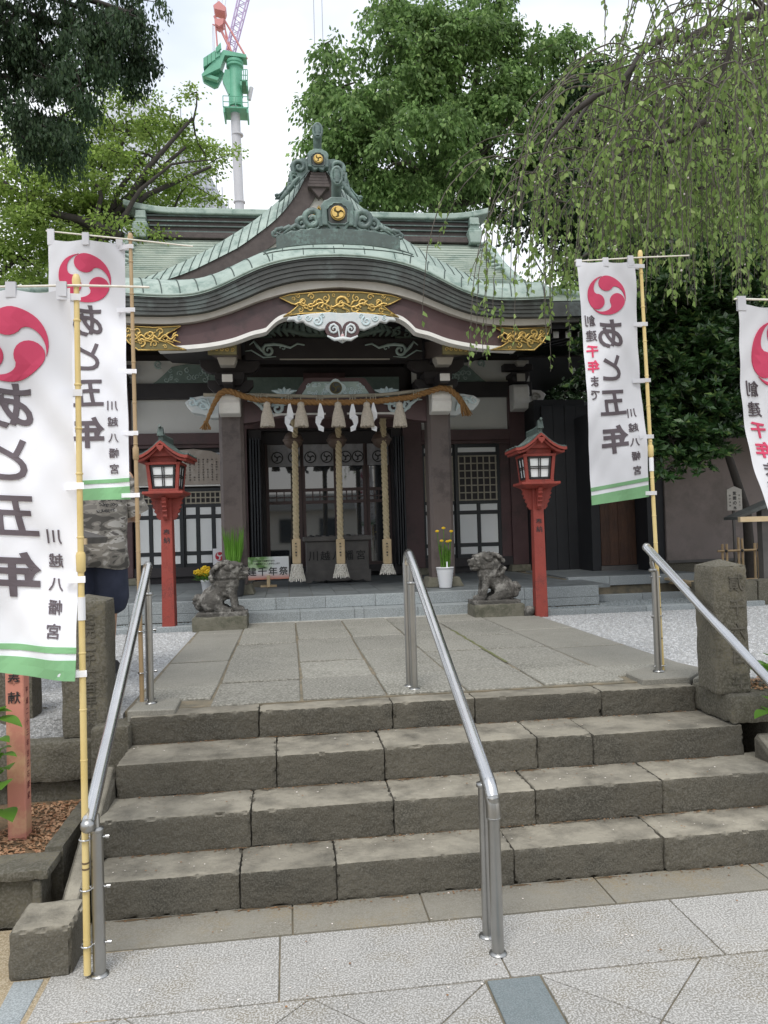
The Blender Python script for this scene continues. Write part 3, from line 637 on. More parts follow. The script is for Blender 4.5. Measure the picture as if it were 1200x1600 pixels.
cb = [(AX+u, z) for u, z in ((-.60, 3.80), (-.50, 3.83), (-.2, 3.86), (0, 3.862), (.2, 3.86), (.50, 3.83), (.60, 3.80), (.49, 3.745), (.42, 3.725), (.47, 3.68), (.57, 3.615), (.40, 3.645), (.12, 3.655), (0, 3.625), (-.12, 3.655), (-.40, 3.645), (-.57, 3.615), (-.47, 3.68), (-.42, 3.725), (-.49, 3.745))]
sc = [(AX, 3.75, .075, 0, 1)]
for s in (-1, 1):
    for i, (u, z, r) in enumerate(((.13, 3.70, .045), (.15, 3.80, .04), (.22, 3.75, .05), (.29, 3.81, .035), (.30, 3.70, .042), (.37, 3.76, .045), (.42, 3.82, .022), (.40, 3.68, .028), (.47, 3.79, .02), (.50, 3.64, .016), (.06, 3.66, .022), (.07, 3.83, .02))):
        sc.append((AX+s*u, z, r, i*2.1 if s > 0 else math.pi-i*2.1, s*(1 if i % 2 else -1)))
gilt(cb[::-1], 'gilt_centre_plate', sc)
for s in (-1, 1):
    P = [(AX+s*u, z) for u, z in ((1.55, 3.515), (1.8, 3.50), (2.13, 3.52), (2.10, 3.45), (2.04, 3.36), (1.95, 3.285), (1.50, 3.285), (1.62, 3.325), (1.72, 3.39), (1.68, 3.44))]
    sc = [(AX+s*u, z, r, u*9, s*d) for u, z, r, d in ((1.74, 3.46, .035, 1), (1.84, 3.43, .05, -1), (1.95, 3.46, .045, 1), (2.04, 3.47, .03, -1), (1.80, 3.34, .035, 1), (1.92, 3.36, .045, -1), (1.70, 3.315, .02, 1), (2.0, 3.38, .03, 1))]
    gilt(P if s < 0 else P[::-1], 'gilt_end_plate', sc, 7.512)
# cloud pendant
def pendant():
    c = [(0, 3.64), (.12, 3.65), (.30, 3.635), (.52, 3.60), (.54, 3.565), (.47, 3.57), (.44, 3.545), (.38, 3.56), (.35, 3.53), (.28, 3.50), (.22, 3.475), (.155, 3.485), (.15, 3.43), (.10, 3.385), (.05, 3.38), (0, 3.35)]
    P = [(AX+u, z) for u, z in c]+[(AX-u, z) for u, z in c[-2:0:-1]]
    o = mk('cloud_pendant', MB().prism(P, 7.47, 7.53), 'cwhite', hall, bevel=.01, seg=2)
    mb = MB()
    for s in (-1, 1):
        for u, z, r, a in ((.10, 3.45, .055, 1), (.24, 3.56, .05, 2), (.33, 3.59, .035, 3), (.42, 3.59, .025, 1), (.19, 3.61, .025, 0)): mb.curl((AX+s*u, 7.465, z), r, 1.4, a if s > 0 else math.pi-a, s, .22, sy=.6)
    mk('cloud_scrolls', mb, 'cblue', o, smooth=True)
    mf = MB()
    for s in (-1, 1): mf.lathe([(.082, -.008), (.085, 0)], (AX+s*.085, 7.466, 3.475), 18, 'y')
    mk('maroon_field', mf, 'lac', o)
    mb = MB()
    for s in (-1, 1): mb.curl((AX+s*.082, 7.452, 3.475), .05, 1.35, R_(90), -s, .26, sy=.6, tail=[(AX+s*.03, 7.452, 3.40), (AX+s*.035, 7.452, 3.45), (AX+s*.05, 7.452, 3.50)])
    mb.tube([(AX-.15, 7.455, 3.41), (AX-.08, 7.455, 3.375), (AX, 7.455, 3.385), (AX+.08, 7.455, 3.375), (AX+.15, 7.455, 3.41)], [.008, .018, .022, .018, .008], 7, .7)
    mk('white_scrolls', mb, 'cwhite', o, smooth=True)
    mk('pink_bud', MB().ball((AX, 7.463, 3.40), (.022, .012, .035), 8), mat('pink_paint', (.55, .38, .38)), o, smooth=True)
pendant()
# porch roof with rolled edge, seams
fg = lerp_curve(G); rfY = [(7.40, 0), (7.44, .055), (7.52, .135), (7.62, .205), (7.75, .265), (7.9, .31)]
MR = [(9.6, 4.40), (10.4, 4.66), (11.2, 5.02), (12.0, 5.42), (12.8, 5.93), (13.5, 6.44), (13.95, 6.82), (14.15, 6.95)]; mr = lerp_curve(MR)
def porch(u, Y):
    a = abs(u); z0 = fg(a)
    f = lerp_curve(rfY); 
    if Y <= 7.9: return z0+f(Y)*(1-.0*a)
    t = (Y-7.9)/(10.2-7.9); zm = mr(10.2)+.03; z1 = z0+.31
    return z1*(1-t)+max(zm, z1+.12)*t
ys = [7.385, 7.40, 7.42, 7.45, 7.5, 7.56, 7.63, 7.7, 7.8, 7.9, 8.3, 8.8, 9.4, 10.0, 10.6]
mb = MB(); mb.grid([[(AX+u, y, porch(u, max(y, 7.4))-(.02 if y < 7.4 else 0)) for u in np.linspace(-EW, EW, 61)] for y in ys]); mk('porch_roof_sheet', mb, 'cop', hall, smooth=True)
mb = MB(); mb.grid([[(AX+u, 7.9 if y > 7.9 else y, 0) for u in (0, 1)] for y in (1, 2)]) if 0 else None
seams = MB(); sk = 0
for u in np.arange(-2.04, 2.05, .17):
    a = abs(u); lean = -.0
    if a > .62:
        P = [(AX+u+np.sign(u)*(.13)*(y-7.4)/.5, y, porch(u+np.sign(u)*(.13)*(y-7.4)/.5, y)+.004) for y in ys[1:10]]; seams.tube(P, .006, 5)
for d, yy in ((.0, 7.47), (.0, 7.56), (0, 7.68)):
    P = [(AX+u, yy+.10*(abs(u)/.8)**2*(1), porch(u, yy+.10*(abs(u)/.8)**2)+.004) for u in np.linspace(-.75, .75, 25)]; seams.tube(P, .006, 5)
for i in range(14):
    u = -.66+i*.1; yy = 7.42+.09*(i % 3); seams.tube([(AX+u, y, porch(u, y)+.003) for y in (yy, yy+.05, yy+.09)], .004, 4)
mk('roof_seams', seams, 'seam', hall, smooth=True)
mk('eave_lip', MB().tube([(AX+u, 7.393, fg(abs(u))+.004) for u in np.linspace(-EW, EW, 61)], .012, 6), 'cop', hall, smooth=True)
mk('porch_side', MB().prism([(7.6, 3.55), (7.45, 3.78), (8.0, 3.95), (10.2, 4.5), (10.2, 4.2)], AX-EW+.01, AX-EW+.05, 'x').prism([(7.6, 3.55), (7.45, 3.78), (8.0, 3.95), (10.2, 4.5), (10.2, 4.2)], AX+EW-.05, AX+EW-.01, 'x'), 'shing', hall)
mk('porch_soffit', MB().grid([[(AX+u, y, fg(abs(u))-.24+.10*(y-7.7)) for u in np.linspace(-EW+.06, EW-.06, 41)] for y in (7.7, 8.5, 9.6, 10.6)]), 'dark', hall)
# ornament on the porch ridge
def onigawara(cx, y, z, sc, mon, dy=.10):
    """plate, roundel, side scrolls and horn; sc = half width of the central plate"""
    q = lambda u, w: (cx+u*sc, z+w*sc)
    P = [q(*p) for p in ((-.42, 0), (-.62, .35), (-.95, .35), (-1, .8), (-.95, 1.2), (-1.0, 1.55), (-.8, 1.85), (-.55, 1.95), (-.4, 2.08), (.4, 2.08), (.55, 1.95), (.8, 1.85), (1.0, 1.55), (.95, 1.2), (1, .8), (.95, .35), (.62, .35), (.42, 0), (.15, .12), (0, .3), (-.15, .12))]
    o = mk('ridge_ornament', MB().prism(P[::-1], y, y+dy), 'oni', hall, bevel=.012, seg=2)
    fr = [q(*p) for p in ((-.6, .55), (-.62, 1.3), (-.5, 1.5), (-.35, 1.55), (-.25, 1.68), (.25, 1.68), (.35, 1.55), (.5, 1.5), (.62, 1.3), (.6, .55), (.4, .4), (-.4, .4))]
    F3 = [(a, y-.006, b) for a, b in fr]; mk('frame_moulding', MB().tube(F3+F3[:2], .055*sc, 6, caps=False), 'oni', o, smooth=True)
    mk('recess', MB().prism(fr[::-1], y-.004, y+.002), 'shing', o)
    c = (cx, z+1.03*sc)
    mk('roundel', MB().lathe([(.40*sc, -.02), (.40*sc, .0)], (cx, y-.004, c[1]), 24, 'y'), 'goldd', o)
    mm = MB(); put_mon(mm, c, .36*sc, y-.040, y-.022, -1); mk('gilt_comma_crest', mm, 'gold', o, bevel=.003)
    mk('roundel_rim', MB().tube([(cx+.41*sc*math.cos(a), y-.022, c[1]+.41*sc*math.sin(a)) for a in np.linspace(0, 2*math.pi, 25)], .035*sc, 6, caps=False), 'gold', o, smooth=True)
    return o
mk('ridge_cap_beam', MB().band([(AX+u, 4.53-.085*(abs(u)/.62)**2) for u in np.linspace(-.62, .62, 21)], [(AX+u, 4.30-.085*(abs(u)/.62)**2) for u in np.linspace(-.62, .62, 21)], 7.60, 7.98), 'copd', hall, bevel=.006)
oz = 4.53; oy = 7.62; sc1 = .168
o = onigawara(AX, oy, oz-.02, sc1, .1)
def arcz(u): return 4.525-.085*(u/.62)**2
ws = MB()
for s in (-1, 1):
    f = lambda u, z: (AX+s*u, oy+.02, z)
    A = 0 if s > 0 else math.pi
    ws.curl(f(.255, arcz(.255)+.115), .10, 1.35, A+s*2.2, -s, .36, sy=.8, seg=18, n=8, tail=[f(.17, 4.56), f(.19, 4.63)])
    ws.curl(f(.22, arcz(.22)+.05), .05, 1.2, A, s, .34, sy=.8)
    ws.curl(f(.36, arcz(.36)+.085), .065, 1.3, A+s*1.8, -s, .40, sy=.8, n=8)
    ws.curl(f(.33, arcz(.33)+.035), .035, 1.1, A, s, .4)
    for kq in range(3): ws.tube([f(.34+.09*kq, arcz(.36)+.03), f(.42+.07*kq, arcz(.42)+.085-.02*kq), f(.50+.06*kq, arcz(.5)+.05), f(.56+.04*kq, arcz(.56)+.02)], [.012, .026, .02, .008], 7, .8)
    ws.curl(f(.625, arcz(.60)+.03), .035, 1.1, A+s*1.0, -s, .42, tail=[f(.50, arcz(.5)+.03), f(.57, arcz(.57)+.015)])
    for kq in range(3): ws.tube([f(.20+.1*kq, arcz(.2+.1*kq)+.012), f(.27+.1*kq, arcz(.27+.1*kq)+.022), f(.33+.1*kq, arcz(.33+.1*kq)+.01)], [.01, .02, .008], 6, .8)
mk('scroll_wings', ws, 'oni', o, smooth=True)
pl_ = [(AX+u, z) for u, z in ((-.60, arcz(.6)), (-.5, arcz(.5)+.075), (-.42, arcz(.42)+.10), (-.33, arcz(.3)+.13), (-.2, arcz(.2)+.19), (.2, arcz(.2)+.19), (.33, arcz(.3)+.13), (.42, arcz(.42)+.10), (.5, arcz(.5)+.075), (.60, arcz(.6)))]
mk('wing_plate', MB().prism(pl_[::-1], oy+.03, oy+.08), 'copd', o)
def horn(cx, y, z, h, r, parent):
    mb = MB(); mb.tube([(cx, y+.20, z-.02), (cx, y+.10, z+h*.45), (cx, y, z+h-r*1.6)], [r*.95, r, r], 14)
    mb.tube([(cx+r*1.0*math.cos(a), y-.01+.35*r*math.sin(a)*0, z+h-r*1.7+r*1.65*math.sin(a)) for a in np.linspace(0, 2*math.pi, 17)], r*.32, 7, caps=False)
    mb.tube([(cx, y+.01, z+h-r*3.0), (cx, y+.01, z+h-r*.5)], r*.85, 10)
    q = mk('horn_tube', mb, 'oni', parent, smooth=True)
    mk('horn_mouth', MB().ball((cx, y-.006, z+h-r*1.7), (r*.42, .008, r*.95), 10), 'shing', parent)
horn(AX, oy-.02, oz+.33, .285, .052, o)
# ------------------------------------------------------------------ main roof
def hipu(Y): return 4.45-(Y-9.6)/1.84 if Y < 11.9 else 3.2
def zl(u, Y):                                          # upturned corners
    return mr(Y)+.10*(abs(u)/4.45)**5*max(0, 1-(Y-9.6)/2.2)
NR = 46; rows_ = MB(); Ys = [9.56+(14.05-9.56)*i/NR for i in range(NR+1)]
for i in range(NR):
    y0, y1 = Ys[i], Ys[i+1]; w0, w1 = hipu(max(y0, 9.6)), hipu(max(y1, 9.6)); n = 24
    P = [[(AX+w0*t, y0, zl(w0*t, y0)) for t in np.linspace(-1, 1, n)], [(AX+w1*t, y1+.004, zl(w1*t, y1)-.004) for t in np.linspace(-1, 1, n)], [(AX+w1*t, y1, zl(w1*t, y1)+.016) for t in np.linspace(-1, 1, n)]]
    rows_.grid(P)
o = mk('roof_slope', rows_, 'copl', hall); o['kind'] = 'stuff'
for s in (-1, 1):                                      # side skirts and gable walls
    sk = MB()
    for i in range(16):
        u0 = 4.45-1.25*i/16; u1 = 4.45-1.25*(i+1)/16; Y0 = 9.6+(4.45-u0)*1.84; Y1 = 9.6+(4.45-u1)*1.84
        sk.grid([[(AX+s*u0, y, zl(u0, Y0) if y < 18 else zl(u0, Y0)) for y in np.linspace(Y0, 28.2-Y0, 12)], [(AX+s*u1, y, zl(u1, Y1)-.004) for y in np.linspace(Y1, 28.2-Y1, 12)], [(AX+s*u1, y, zl(u1, Y1)+.014) for y in np.linspace(Y1, 28.2-Y1, 12)]])
    mk('side_slope', sk, 'copl', hall)
    mk('gable_wall', MB().prism([(11.9, 5.3), (12.8, 5.85), (13.5, 6.36), (14.1, 6.8), (14.7, 6.36), (15.4, 5.85), (16.3, 5.3)], AX+s*3.0, AX+s*3.05, 'x'), 'plaster', hall)
    # verge roll down the gable edge
    V1 = [(AX+s*(3.2+.06), y, mr(y)+.03) for y in np.linspace(11.9, 13.9, 12)]
    mk('verge_roll', MB().tube(V1, [.09-.03*(i/11) for i in range(12)], 8), 'cop', hall, smooth=True)
    mk('hip_ridge', MB().tube([(AX+s*hipu(y), y, zl(hipu(y), y)+.03) for y in np.linspace(9.62, 11.95, 10)], .055, 8), 'cop', hall, smooth=True)
    fk = MB()
    for i in range(7):                                 # curled verge tiles where the roof turns over the gable
        y = 12.7+i*.18; fk.tube([(AX+s*3.05, y, mr(y)+.05), (AX+s*3.17, y-.06, mr(y)+.07), (AX+s*3.30, y-.22, mr(y)-.10), (AX+s*3.33, y-.34, mr(y)-.26)], [.03, .035, .035, .03], 6)
    mk('verge_tiles', fk, 'cop', hall, smooth=True)
mk('rear_slope', MB().grid([[(AX+u*hipu(y), 28.2-y, zl(u*hipu(y), y)) for u in np.linspace(-1, 1, 12)] for y in np.linspace(9.6, 14.1, 12)]), 'copl', hall)
def eave_band(z0, z1, y, m, name, yy=.5):
    n = 40; a = [(AX+u, zl(u, 9.6)+z0) for u in np.linspace(-4.45, 4.45, n)]; b = [(AX+u, zl(u, 9.6)+z1) for u in np.linspace(-4.45, 4.45, n)]
    mk(name, MB().band(a, b, y, y+yy), m, hall)
    for s in (-1, 1): mk(name, MB().box(AX+s*4.43-.02, AX+s*4.43+.02, y+.05, 18.6, zl(4.45, 9.6)+z1, zl(4.45, 9.6)+z0), m, hall)
eave_band(-.01, -.20, 9.56, 'shing', 'eave_band'); eave_band(-.20, -.25, 9.64, 'cream', 'eave_fascia'); eave_band(-.25, -.33, 9.70, 'dark', 'eave_board')
rf = MB(); re_ = MB()
for u in np.arange(-4.3, 4.31, .17):
    if abs(u) < 2.2: continue
    rf.prism([(9.75, 3.98), (9.75, 4.06), (11.25, 4.30), (11.25, 4.22)][::-1], AX+u-.035, AX+u+.035, 'x'); re_.box(AX+u-.037, AX+u+.037, 9.735, 9.748, 3.975, 4.065)
mk('rafters', rf, 'dark', hall)['kind'] = 'stuff'; mk('rafter_ends', re_, 'cream', hall)['kind'] = 'stuff'
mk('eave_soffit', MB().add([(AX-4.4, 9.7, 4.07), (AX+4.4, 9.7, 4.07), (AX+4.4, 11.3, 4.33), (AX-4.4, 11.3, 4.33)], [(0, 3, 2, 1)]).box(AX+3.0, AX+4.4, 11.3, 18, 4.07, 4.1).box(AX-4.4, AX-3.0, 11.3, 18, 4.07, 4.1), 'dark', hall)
# main ridge
rg = MB()
for z0, z1, d in ((6.78, 6.86, .30), (6.86, 6.90, .27), (6.90, 7.22, .22)): rg.box(AX-2.95, AX+2.95, 14.1-d, 14.1+d, z0, z1)
rdg = mk('main_ridge', rg, 'barge', hall, bevel=.01)
for z in (6.90, 7.0, 7.09, 7.18): mk('ridge_moulding', MB().box(AX-2.95, AX+2.95, 13.84, 13.88, z, z+.022), 'copd', rdg)
cap = []
for u in np.linspace(-3.30, 3.30, 41):
    e = max(0, (abs(u)-2.4)/.9)**2*.13; cap.append((AX+u, 14.1, 7.27+e))
mk('ridge_cap', MB().band([(p[0], p[2]+.05) for p in cap], [(p[0], p[2]-.06) for p in cap], 13.78, 14.42), 'cop', rdg, bevel=.02, seg=2)
for s in (-1, 1):
    x = AX+s*3.0; e = MB(); e.box(x-.09, x+.09, 13.74, 14.46, 7.0, 7.24); e.box(x-.12, x+.12, 13.70, 14.5, 6.96, 7.03); e.frus(x, 14.1, 6.74, 6.98, .10, .42, .14, .42); e.box(x-.10, x+.10, 13.72, 14.48, 7.09, 7.13)
    mk('ridge_end_block', e, 'cop', rdg, bevel=.03, seg=2)
# ------------------------------------------------------------------ chidori gable
CI = [(0, 6.93), (.151, 6.763), (.338, 6.428), (.611, 6.092), (.910, 5.847), (1.205, 5.634), (1.497, 5.482), (1.787, 5.330), (2.216, 5.164), (2.70, 5.06)]
CO = [(0, 7.0), (.212, 6.80), (.455, 6.49), (.755, 6.21), (1.052, 5.978), (1.346, 5.785), (1.637, 5.60), (1.926, 5.45), (2.356, 5.245), (2.78, 5.085)]
ci, co = lerp_curve(CI), lerp_curve(CO)
cg = 11.2
us = [0, .05, .1, .16, .22, .3, .4, .5, .62, .75, .9, 1.05, 1.2, 1.4, 1.6, 1.8, 2.0, 2.2, 2.4, 2.6, 2.72]
for s in (-1, 1):
    # seamed copper verge, rising a little backwards
    P = [[(AX+s*u, cg-.02, ci(u)), ][0] for u in us]; Q = [(AX+s*(u*1.0), cg+.13, (ci(u)+co(u))/2+.075) for u in us]; T = [(AX+s*u, cg+.34, co(u)+.15) for u in us]; B_ = [(AX+s*u, 14.0, co(u)+.17) for u in us]
    g_ = MB(); g_.grid([P, Q, T, B_] if s > 0 else [P, Q, T, B_]); mk('gable_roof_sheet', g_, 'cop', hall, smooth=True)
    sm = MB()
    L = .12; u = .12
    while u < 2.7:
        v = max(0, u-.07); sm.tube([(AX+s*u, cg-.024, ci(u)), (AX+s*(u*.5+v*.5), cg+.13, (ci((u+v)/2)+co((u+v)/2))/2+.079), (AX+s*v, cg+.34, co(v)+.154), (AX+s*v, cg+.6, co(v)+.158)], .008, 5)
        u += .14 if u > .6 else .085
    mk('verge_seams', sm, 'seam', hall, smooth=True)
    # bargeboard, pale strip
    def off(u, d):
        h = .02; sl = (ci(u+h)-ci(max(0, u-h)))/(h+min(h, u)+1e-9) if u > 0 else -1.6; n = math.hypot(1, sl); return (u-(-sl)/n*d*(1), ci(u)-d/n*1.0)
    bu = [u for u in us if u >= .1]
    def curve(d): return [(AX+s*max(.0, off(u, d)[0]), off(u, d)[1]) for u in bu]
    mk('gable_bargeboard', MB().band(curve(.0), curve(.25), cg, cg+.07), 'barge', hall)
    mk('gable_pale_strip', MB().band(curve(.25), curve(.35), cg+.03, cg+.10), 'cream', hall)
mk('gable_field', MB().prism([(AX-1.6, 5.0), (AX+1.6, 5.0), (AX+.75, 5.7), (AX, 6.55), (AX-.75, 5.7)], cg+.12, cg+.2), 'barge', hall)
mk('gable_fitting', MB().prism([(AX-.36, 5.72), (AX+.36, 5.72), (AX, 6.26)], cg+.06, cg+.10), 'goldd', hall)
mb = MB()
for s in (-1, 1):
    for u, z, r in ((.0, 6.10, .04), (.06, 6.0, .05), (.12, 5.9, .05), (.2, 5.82, .05), (.05, 5.86, .05)): mb.curl((AX+s*u, cg+.05, z), r, 1.2, u*20, s, .3)
mk('gable_fitting_scrolls', mb, 'gold', hall, smooth=True)
mk('gable_fitting_frame', MB().tube([(AX-.38, cg+.05, 5.70), (AX, cg+.05, 6.30), (AX+.38, cg+.05, 5.70)], .022, 6), 'gold', hall)
o2 = onigawara(AX, cg-.16, 6.745, .155, .1, .14)
sad = MB()
for i in range(5): sad.box(AX-.11-.012*i, AX+.11+.012*i, cg-.10-.004*i, cg+.1, 6.75-.045*(i+1)+.003, 6.75-.045*i)
sad.prism([(AX-.14, 6.55), (AX+.14, 6.55), (AX, 6.38)][::-1], cg-.09, cg+.06)
mk('gable_saddle', sad, 'barge', hall, bevel=.004)
ws = MB()
for s in (-1, 1):
    A = 0 if s > 0 else math.pi; f = lambda u, z: (AX+s*u, cg-.08, z)
    ws.curl(f(.275, 6.83), .115, 1.4, A-s*1.2, s, .30, sy=.8, n=9, seg=20, tail=[f(.34, 6.52), f(.40, 6.62), f(.395, 6.74)])
    ws.curl(f(.34, 6.66), .075, .9, A-s*1.4, s, .32, sy=.8, n=8, tail=[f(.44, 6.42), f(.45, 6.50), f(.43, 6.58)])
    for kq in range(3): ws.tube([f(.28+.06*kq, 6.68-.08*kq), f(.36+.055*kq, 6.60-.075*kq), f(.42+.06*kq, 6.51-.075*kq), f(.46+.062*kq, 6.44-.07*kq)], [.015, .036, .028, .010], 7, .8)
    ws.curl(f(.60, 6.385), .038, 1.1, A, s, .42, tail=[f(.47, 6.54), f(.52, 6.46), f(.56, 6.42)], sy=.8)
mk('scroll_wings', ws, 'oni', o2, smooth=True)
for s in (-1, 1):
    pw = [(.15, 6.96), (.24, 6.97), (.35, 6.92), (.40, 6.82), (.40, 6.74), (.44, 6.66), (.46, 6.56), (.52, 6.47), (.60, 6.41), (.64, 6.36), (.55, 6.36), (.42, 6.46), (.30, 6.60), (.14, 6.78)]
    P = [(AX+s*u, z) for u, z in pw]; recalc(mk('wing_plate', MB().prism(P, cg-.06, cg-.02), 'oni', o2))
horn(AX, cg-.2, 7.05, .36, .062, o2)

# ------------------------------------------------------------------ facade between and behind the porch pillars
# front rainbow beam
RB = [(0, 3.02), (.6, 3.02), (1.04, 3.02)]; RL = [(0, 2.80), (.55, 2.80), (.75, 2.785), (.90, 2.755), (1.04, 2.74)]
mk('rainbow_beam', MB().band(full2(RB, 1.04, 16), full2(RL, 1.04, 16), 8.68, 8.84), 'lac', hall)
for s in (-1, 1):
    mk('white_line', MB().band([(AX+s*u, 2.845-.0*u) for u in (.12, .4, .62, .76)][::s], [(AX+s*u, z) for u, z in ((.12, 2.825), (.4, 2.825), (.62, 2.822), (.76, 2.80))][::s], 8.665, 8.68), 'whitep', hall)
    cv = MB(); f = lambda u, z: (AX+s*u, 8.66, z); A = 0 if s > 0 else math.pi
    cv.curl(f(.66, 2.90), .075, 1.3, A+s*.5, s, .30, tail=[f(.36, 2.985), f(.46, 2.975), f(.56, 2.955)])
    cv.curl(f(.80, 2.92), .06, 1.1, A+s*2, -s, .34)
    cv.tube([f(.70, 2.84), f(.78, 2.86), f(.86, 2.94), f(.93, 2.99), f(.99, 2.985)], [.008, .02, .022, .016, .005], 7)
    cv.tube([f(.72, 2.86), f(.78, 2.93), f(.80, 3.0)], [.01, .018, .006], 7); cv.tube([f(.58, 2.93), f(.62, 2.99), f(.60, 3.03)], [.01, .018, .006], 7)
    mk('beam_end_carving', cv, 'cblue', hall, smooth=True)
    lf = MB(); 
    for k in range(5): lf.tube([f(.58, 3.03), f(.58+.04*(k-2), 3.09+.01*(2-abs(k-2))), f(.58+.07*(k-2), 3.14-.02*abs(k-2))], [.012, .024, .006], 6)
    mk('leaf_boss', lf, 'cblue', hall, smooth=True)
# frog-leg strut with crest
kp = [(-.52, 3.03), (-.46, 3.07), (-.40, 3.16), (-.34, 3.24), (-.30, 3.25), (.30, 3.25), (.34, 3.24), (.40, 3.16), (.46, 3.07), (.52, 3.03)]
kz = mk('frog_leg_strut', MB().prism([(AX+u, z) for u, z in kp][::-1], 8.70, 8.80), 'lac', hall)
mk('strut_carved_panel', MB().prism([(AX+u, z) for u, z in ((-.40, 3.035), (-.32, 3.15), (-.26, 3.20), (.26, 3.20), (.32, 3.15), (.40, 3.035))][::-1], 8.675, 8.70), 'cmid', kz)
cv = MB()
for s in (-1, 1):
    for i in range(16): cv.curl((AX+s*random.uniform(.10, .34), 8.672, random.uniform(3.05, 3.17)), random.uniform(.016, .028), 1.2, random.uniform(0, 6), random.choice((-1, 1)), .3, seg=8)
mk('strut_scrolls', cv, 'cblue', kz, smooth=True)
mk('strut_medallion', MB().prism([(AX+.105*math.cos(a)*(1+.12*math.cos(4*a)), 3.125+.095*math.sin(a)*(1+.12*math.cos(4*a))) for a in np.linspace(0, 2*math.pi, 24, endpoint=False)][::-1], 8.655, 8.676), 'cblue', kz)
mk('medallion_disc', MB().lathe([(.070, -.01), (.070, 0)], (AX, 8.652, 3.125), 20, 'y'), 'goldd', kz)
mm = MB(); put_mon(mm, (AX, 3.125), .058, 8.630, 8.642, -1); mk('comma_crest', mm, 'shing', kz)
# upper beam, gable carving under the curved eave
mk('upper_beam', MB().box(AX-1.0, AX+1.0, 8.62, 8.86, 3.44, 3.68), 'dark', hall)
mk('upper_beam_line', MB().box(AX-.62, AX+.62, 8.605, 8.62, 3.435, 3.447), 'cream', hall)
for s in (-1, 1):
    cv = MB(); f = lambda u, z: (AX+s*u, 8.60, z); A = 0 if s > 0 else math.pi
    cv.curl(f(.74, 3.54), .07, 1.3, A+s*1, -s, .28, tail=[f(.34, 3.60), f(.42, 3.615), f(.50, 3.57), f(.60, 3.60), f(.68, 3.61)])
    cv.tube([f(.78, 3.50), f(.86, 3.58), f(.90, 3.64), f(.95, 3.60)], [.01, .02, .014, .005], 6); cv.tube([f(.66, 3.47), f(.80, 3.46), f(.93, 3.54), f(1.0, 3.53)], [.004, .009, .009, .003], 6)
    cv.curl(f(.58, 3.565), .035, 1, A, s, .3)
    mk('beam_scroll', cv, 'cmid', hall, smooth=True)
gp = [(-1.05, 3.69), (-.75, 3.80), (-.5, 3.92), (-.25, 4.0), (0, 4.03), (.25, 4.0), (.5, 3.92), (.75, 3.80), (1.05, 3.69)]
gt = mk('tympanum', MB().prism([(AX+u, z) for u, z in gp][::-1], 8.70, 8.76), 'dark', hall)
cv = MB()
for s in (-1, 1):
    f = lambda u, z: (AX+s*u, 8.69, z); A = 0 if s > 0 else math.pi
    cv.tube([f(.05, 3.72), f(.3, 3.735), f(.5, 3.79), f(.62, 3.80)], [.02, .035, .03, .01], 8, .6)
    for i in range(9):
        u = .10+.07*i; z = 3.73+.16*math.sin(.4+i*.28)-.06*(i/9)
        cv.tube([f(u, 3.72), f(u+.05, (3.72+z)/2+.02), f(u+.02, z+.05)], [.012, .034, .010], 7, .6)
        cv.curl(f(u+.05, z), .035, 1.1, A+i, s, .32, sy=.6)
    cv.curl(f(.84, 3.745), .055, 1.2, A+2, -s, .34, sy=.6); cv.curl(f(.74, 3.78), .05, 1.2, A+1, s, .34, sy=.6)
    cv.tube([f(.70, 3.71), f(.86, 3.70), f(1.0, 3.705)], [.02, .02, .008], 6, .6)
for a in range(-3, 4): cv.tube([(AX, 8.685, 3.72), (AX+.06*a*.6, 8.68, 3.70+.05*(1-abs(a)/4)), (AX+.035*a, 8.685, 3.66+.10*(1-abs(a)/3.3))], [.01, .02, .005], 6, .6)
mk('tympanum_carving', cv, 'cgreen', gt, smooth=True)
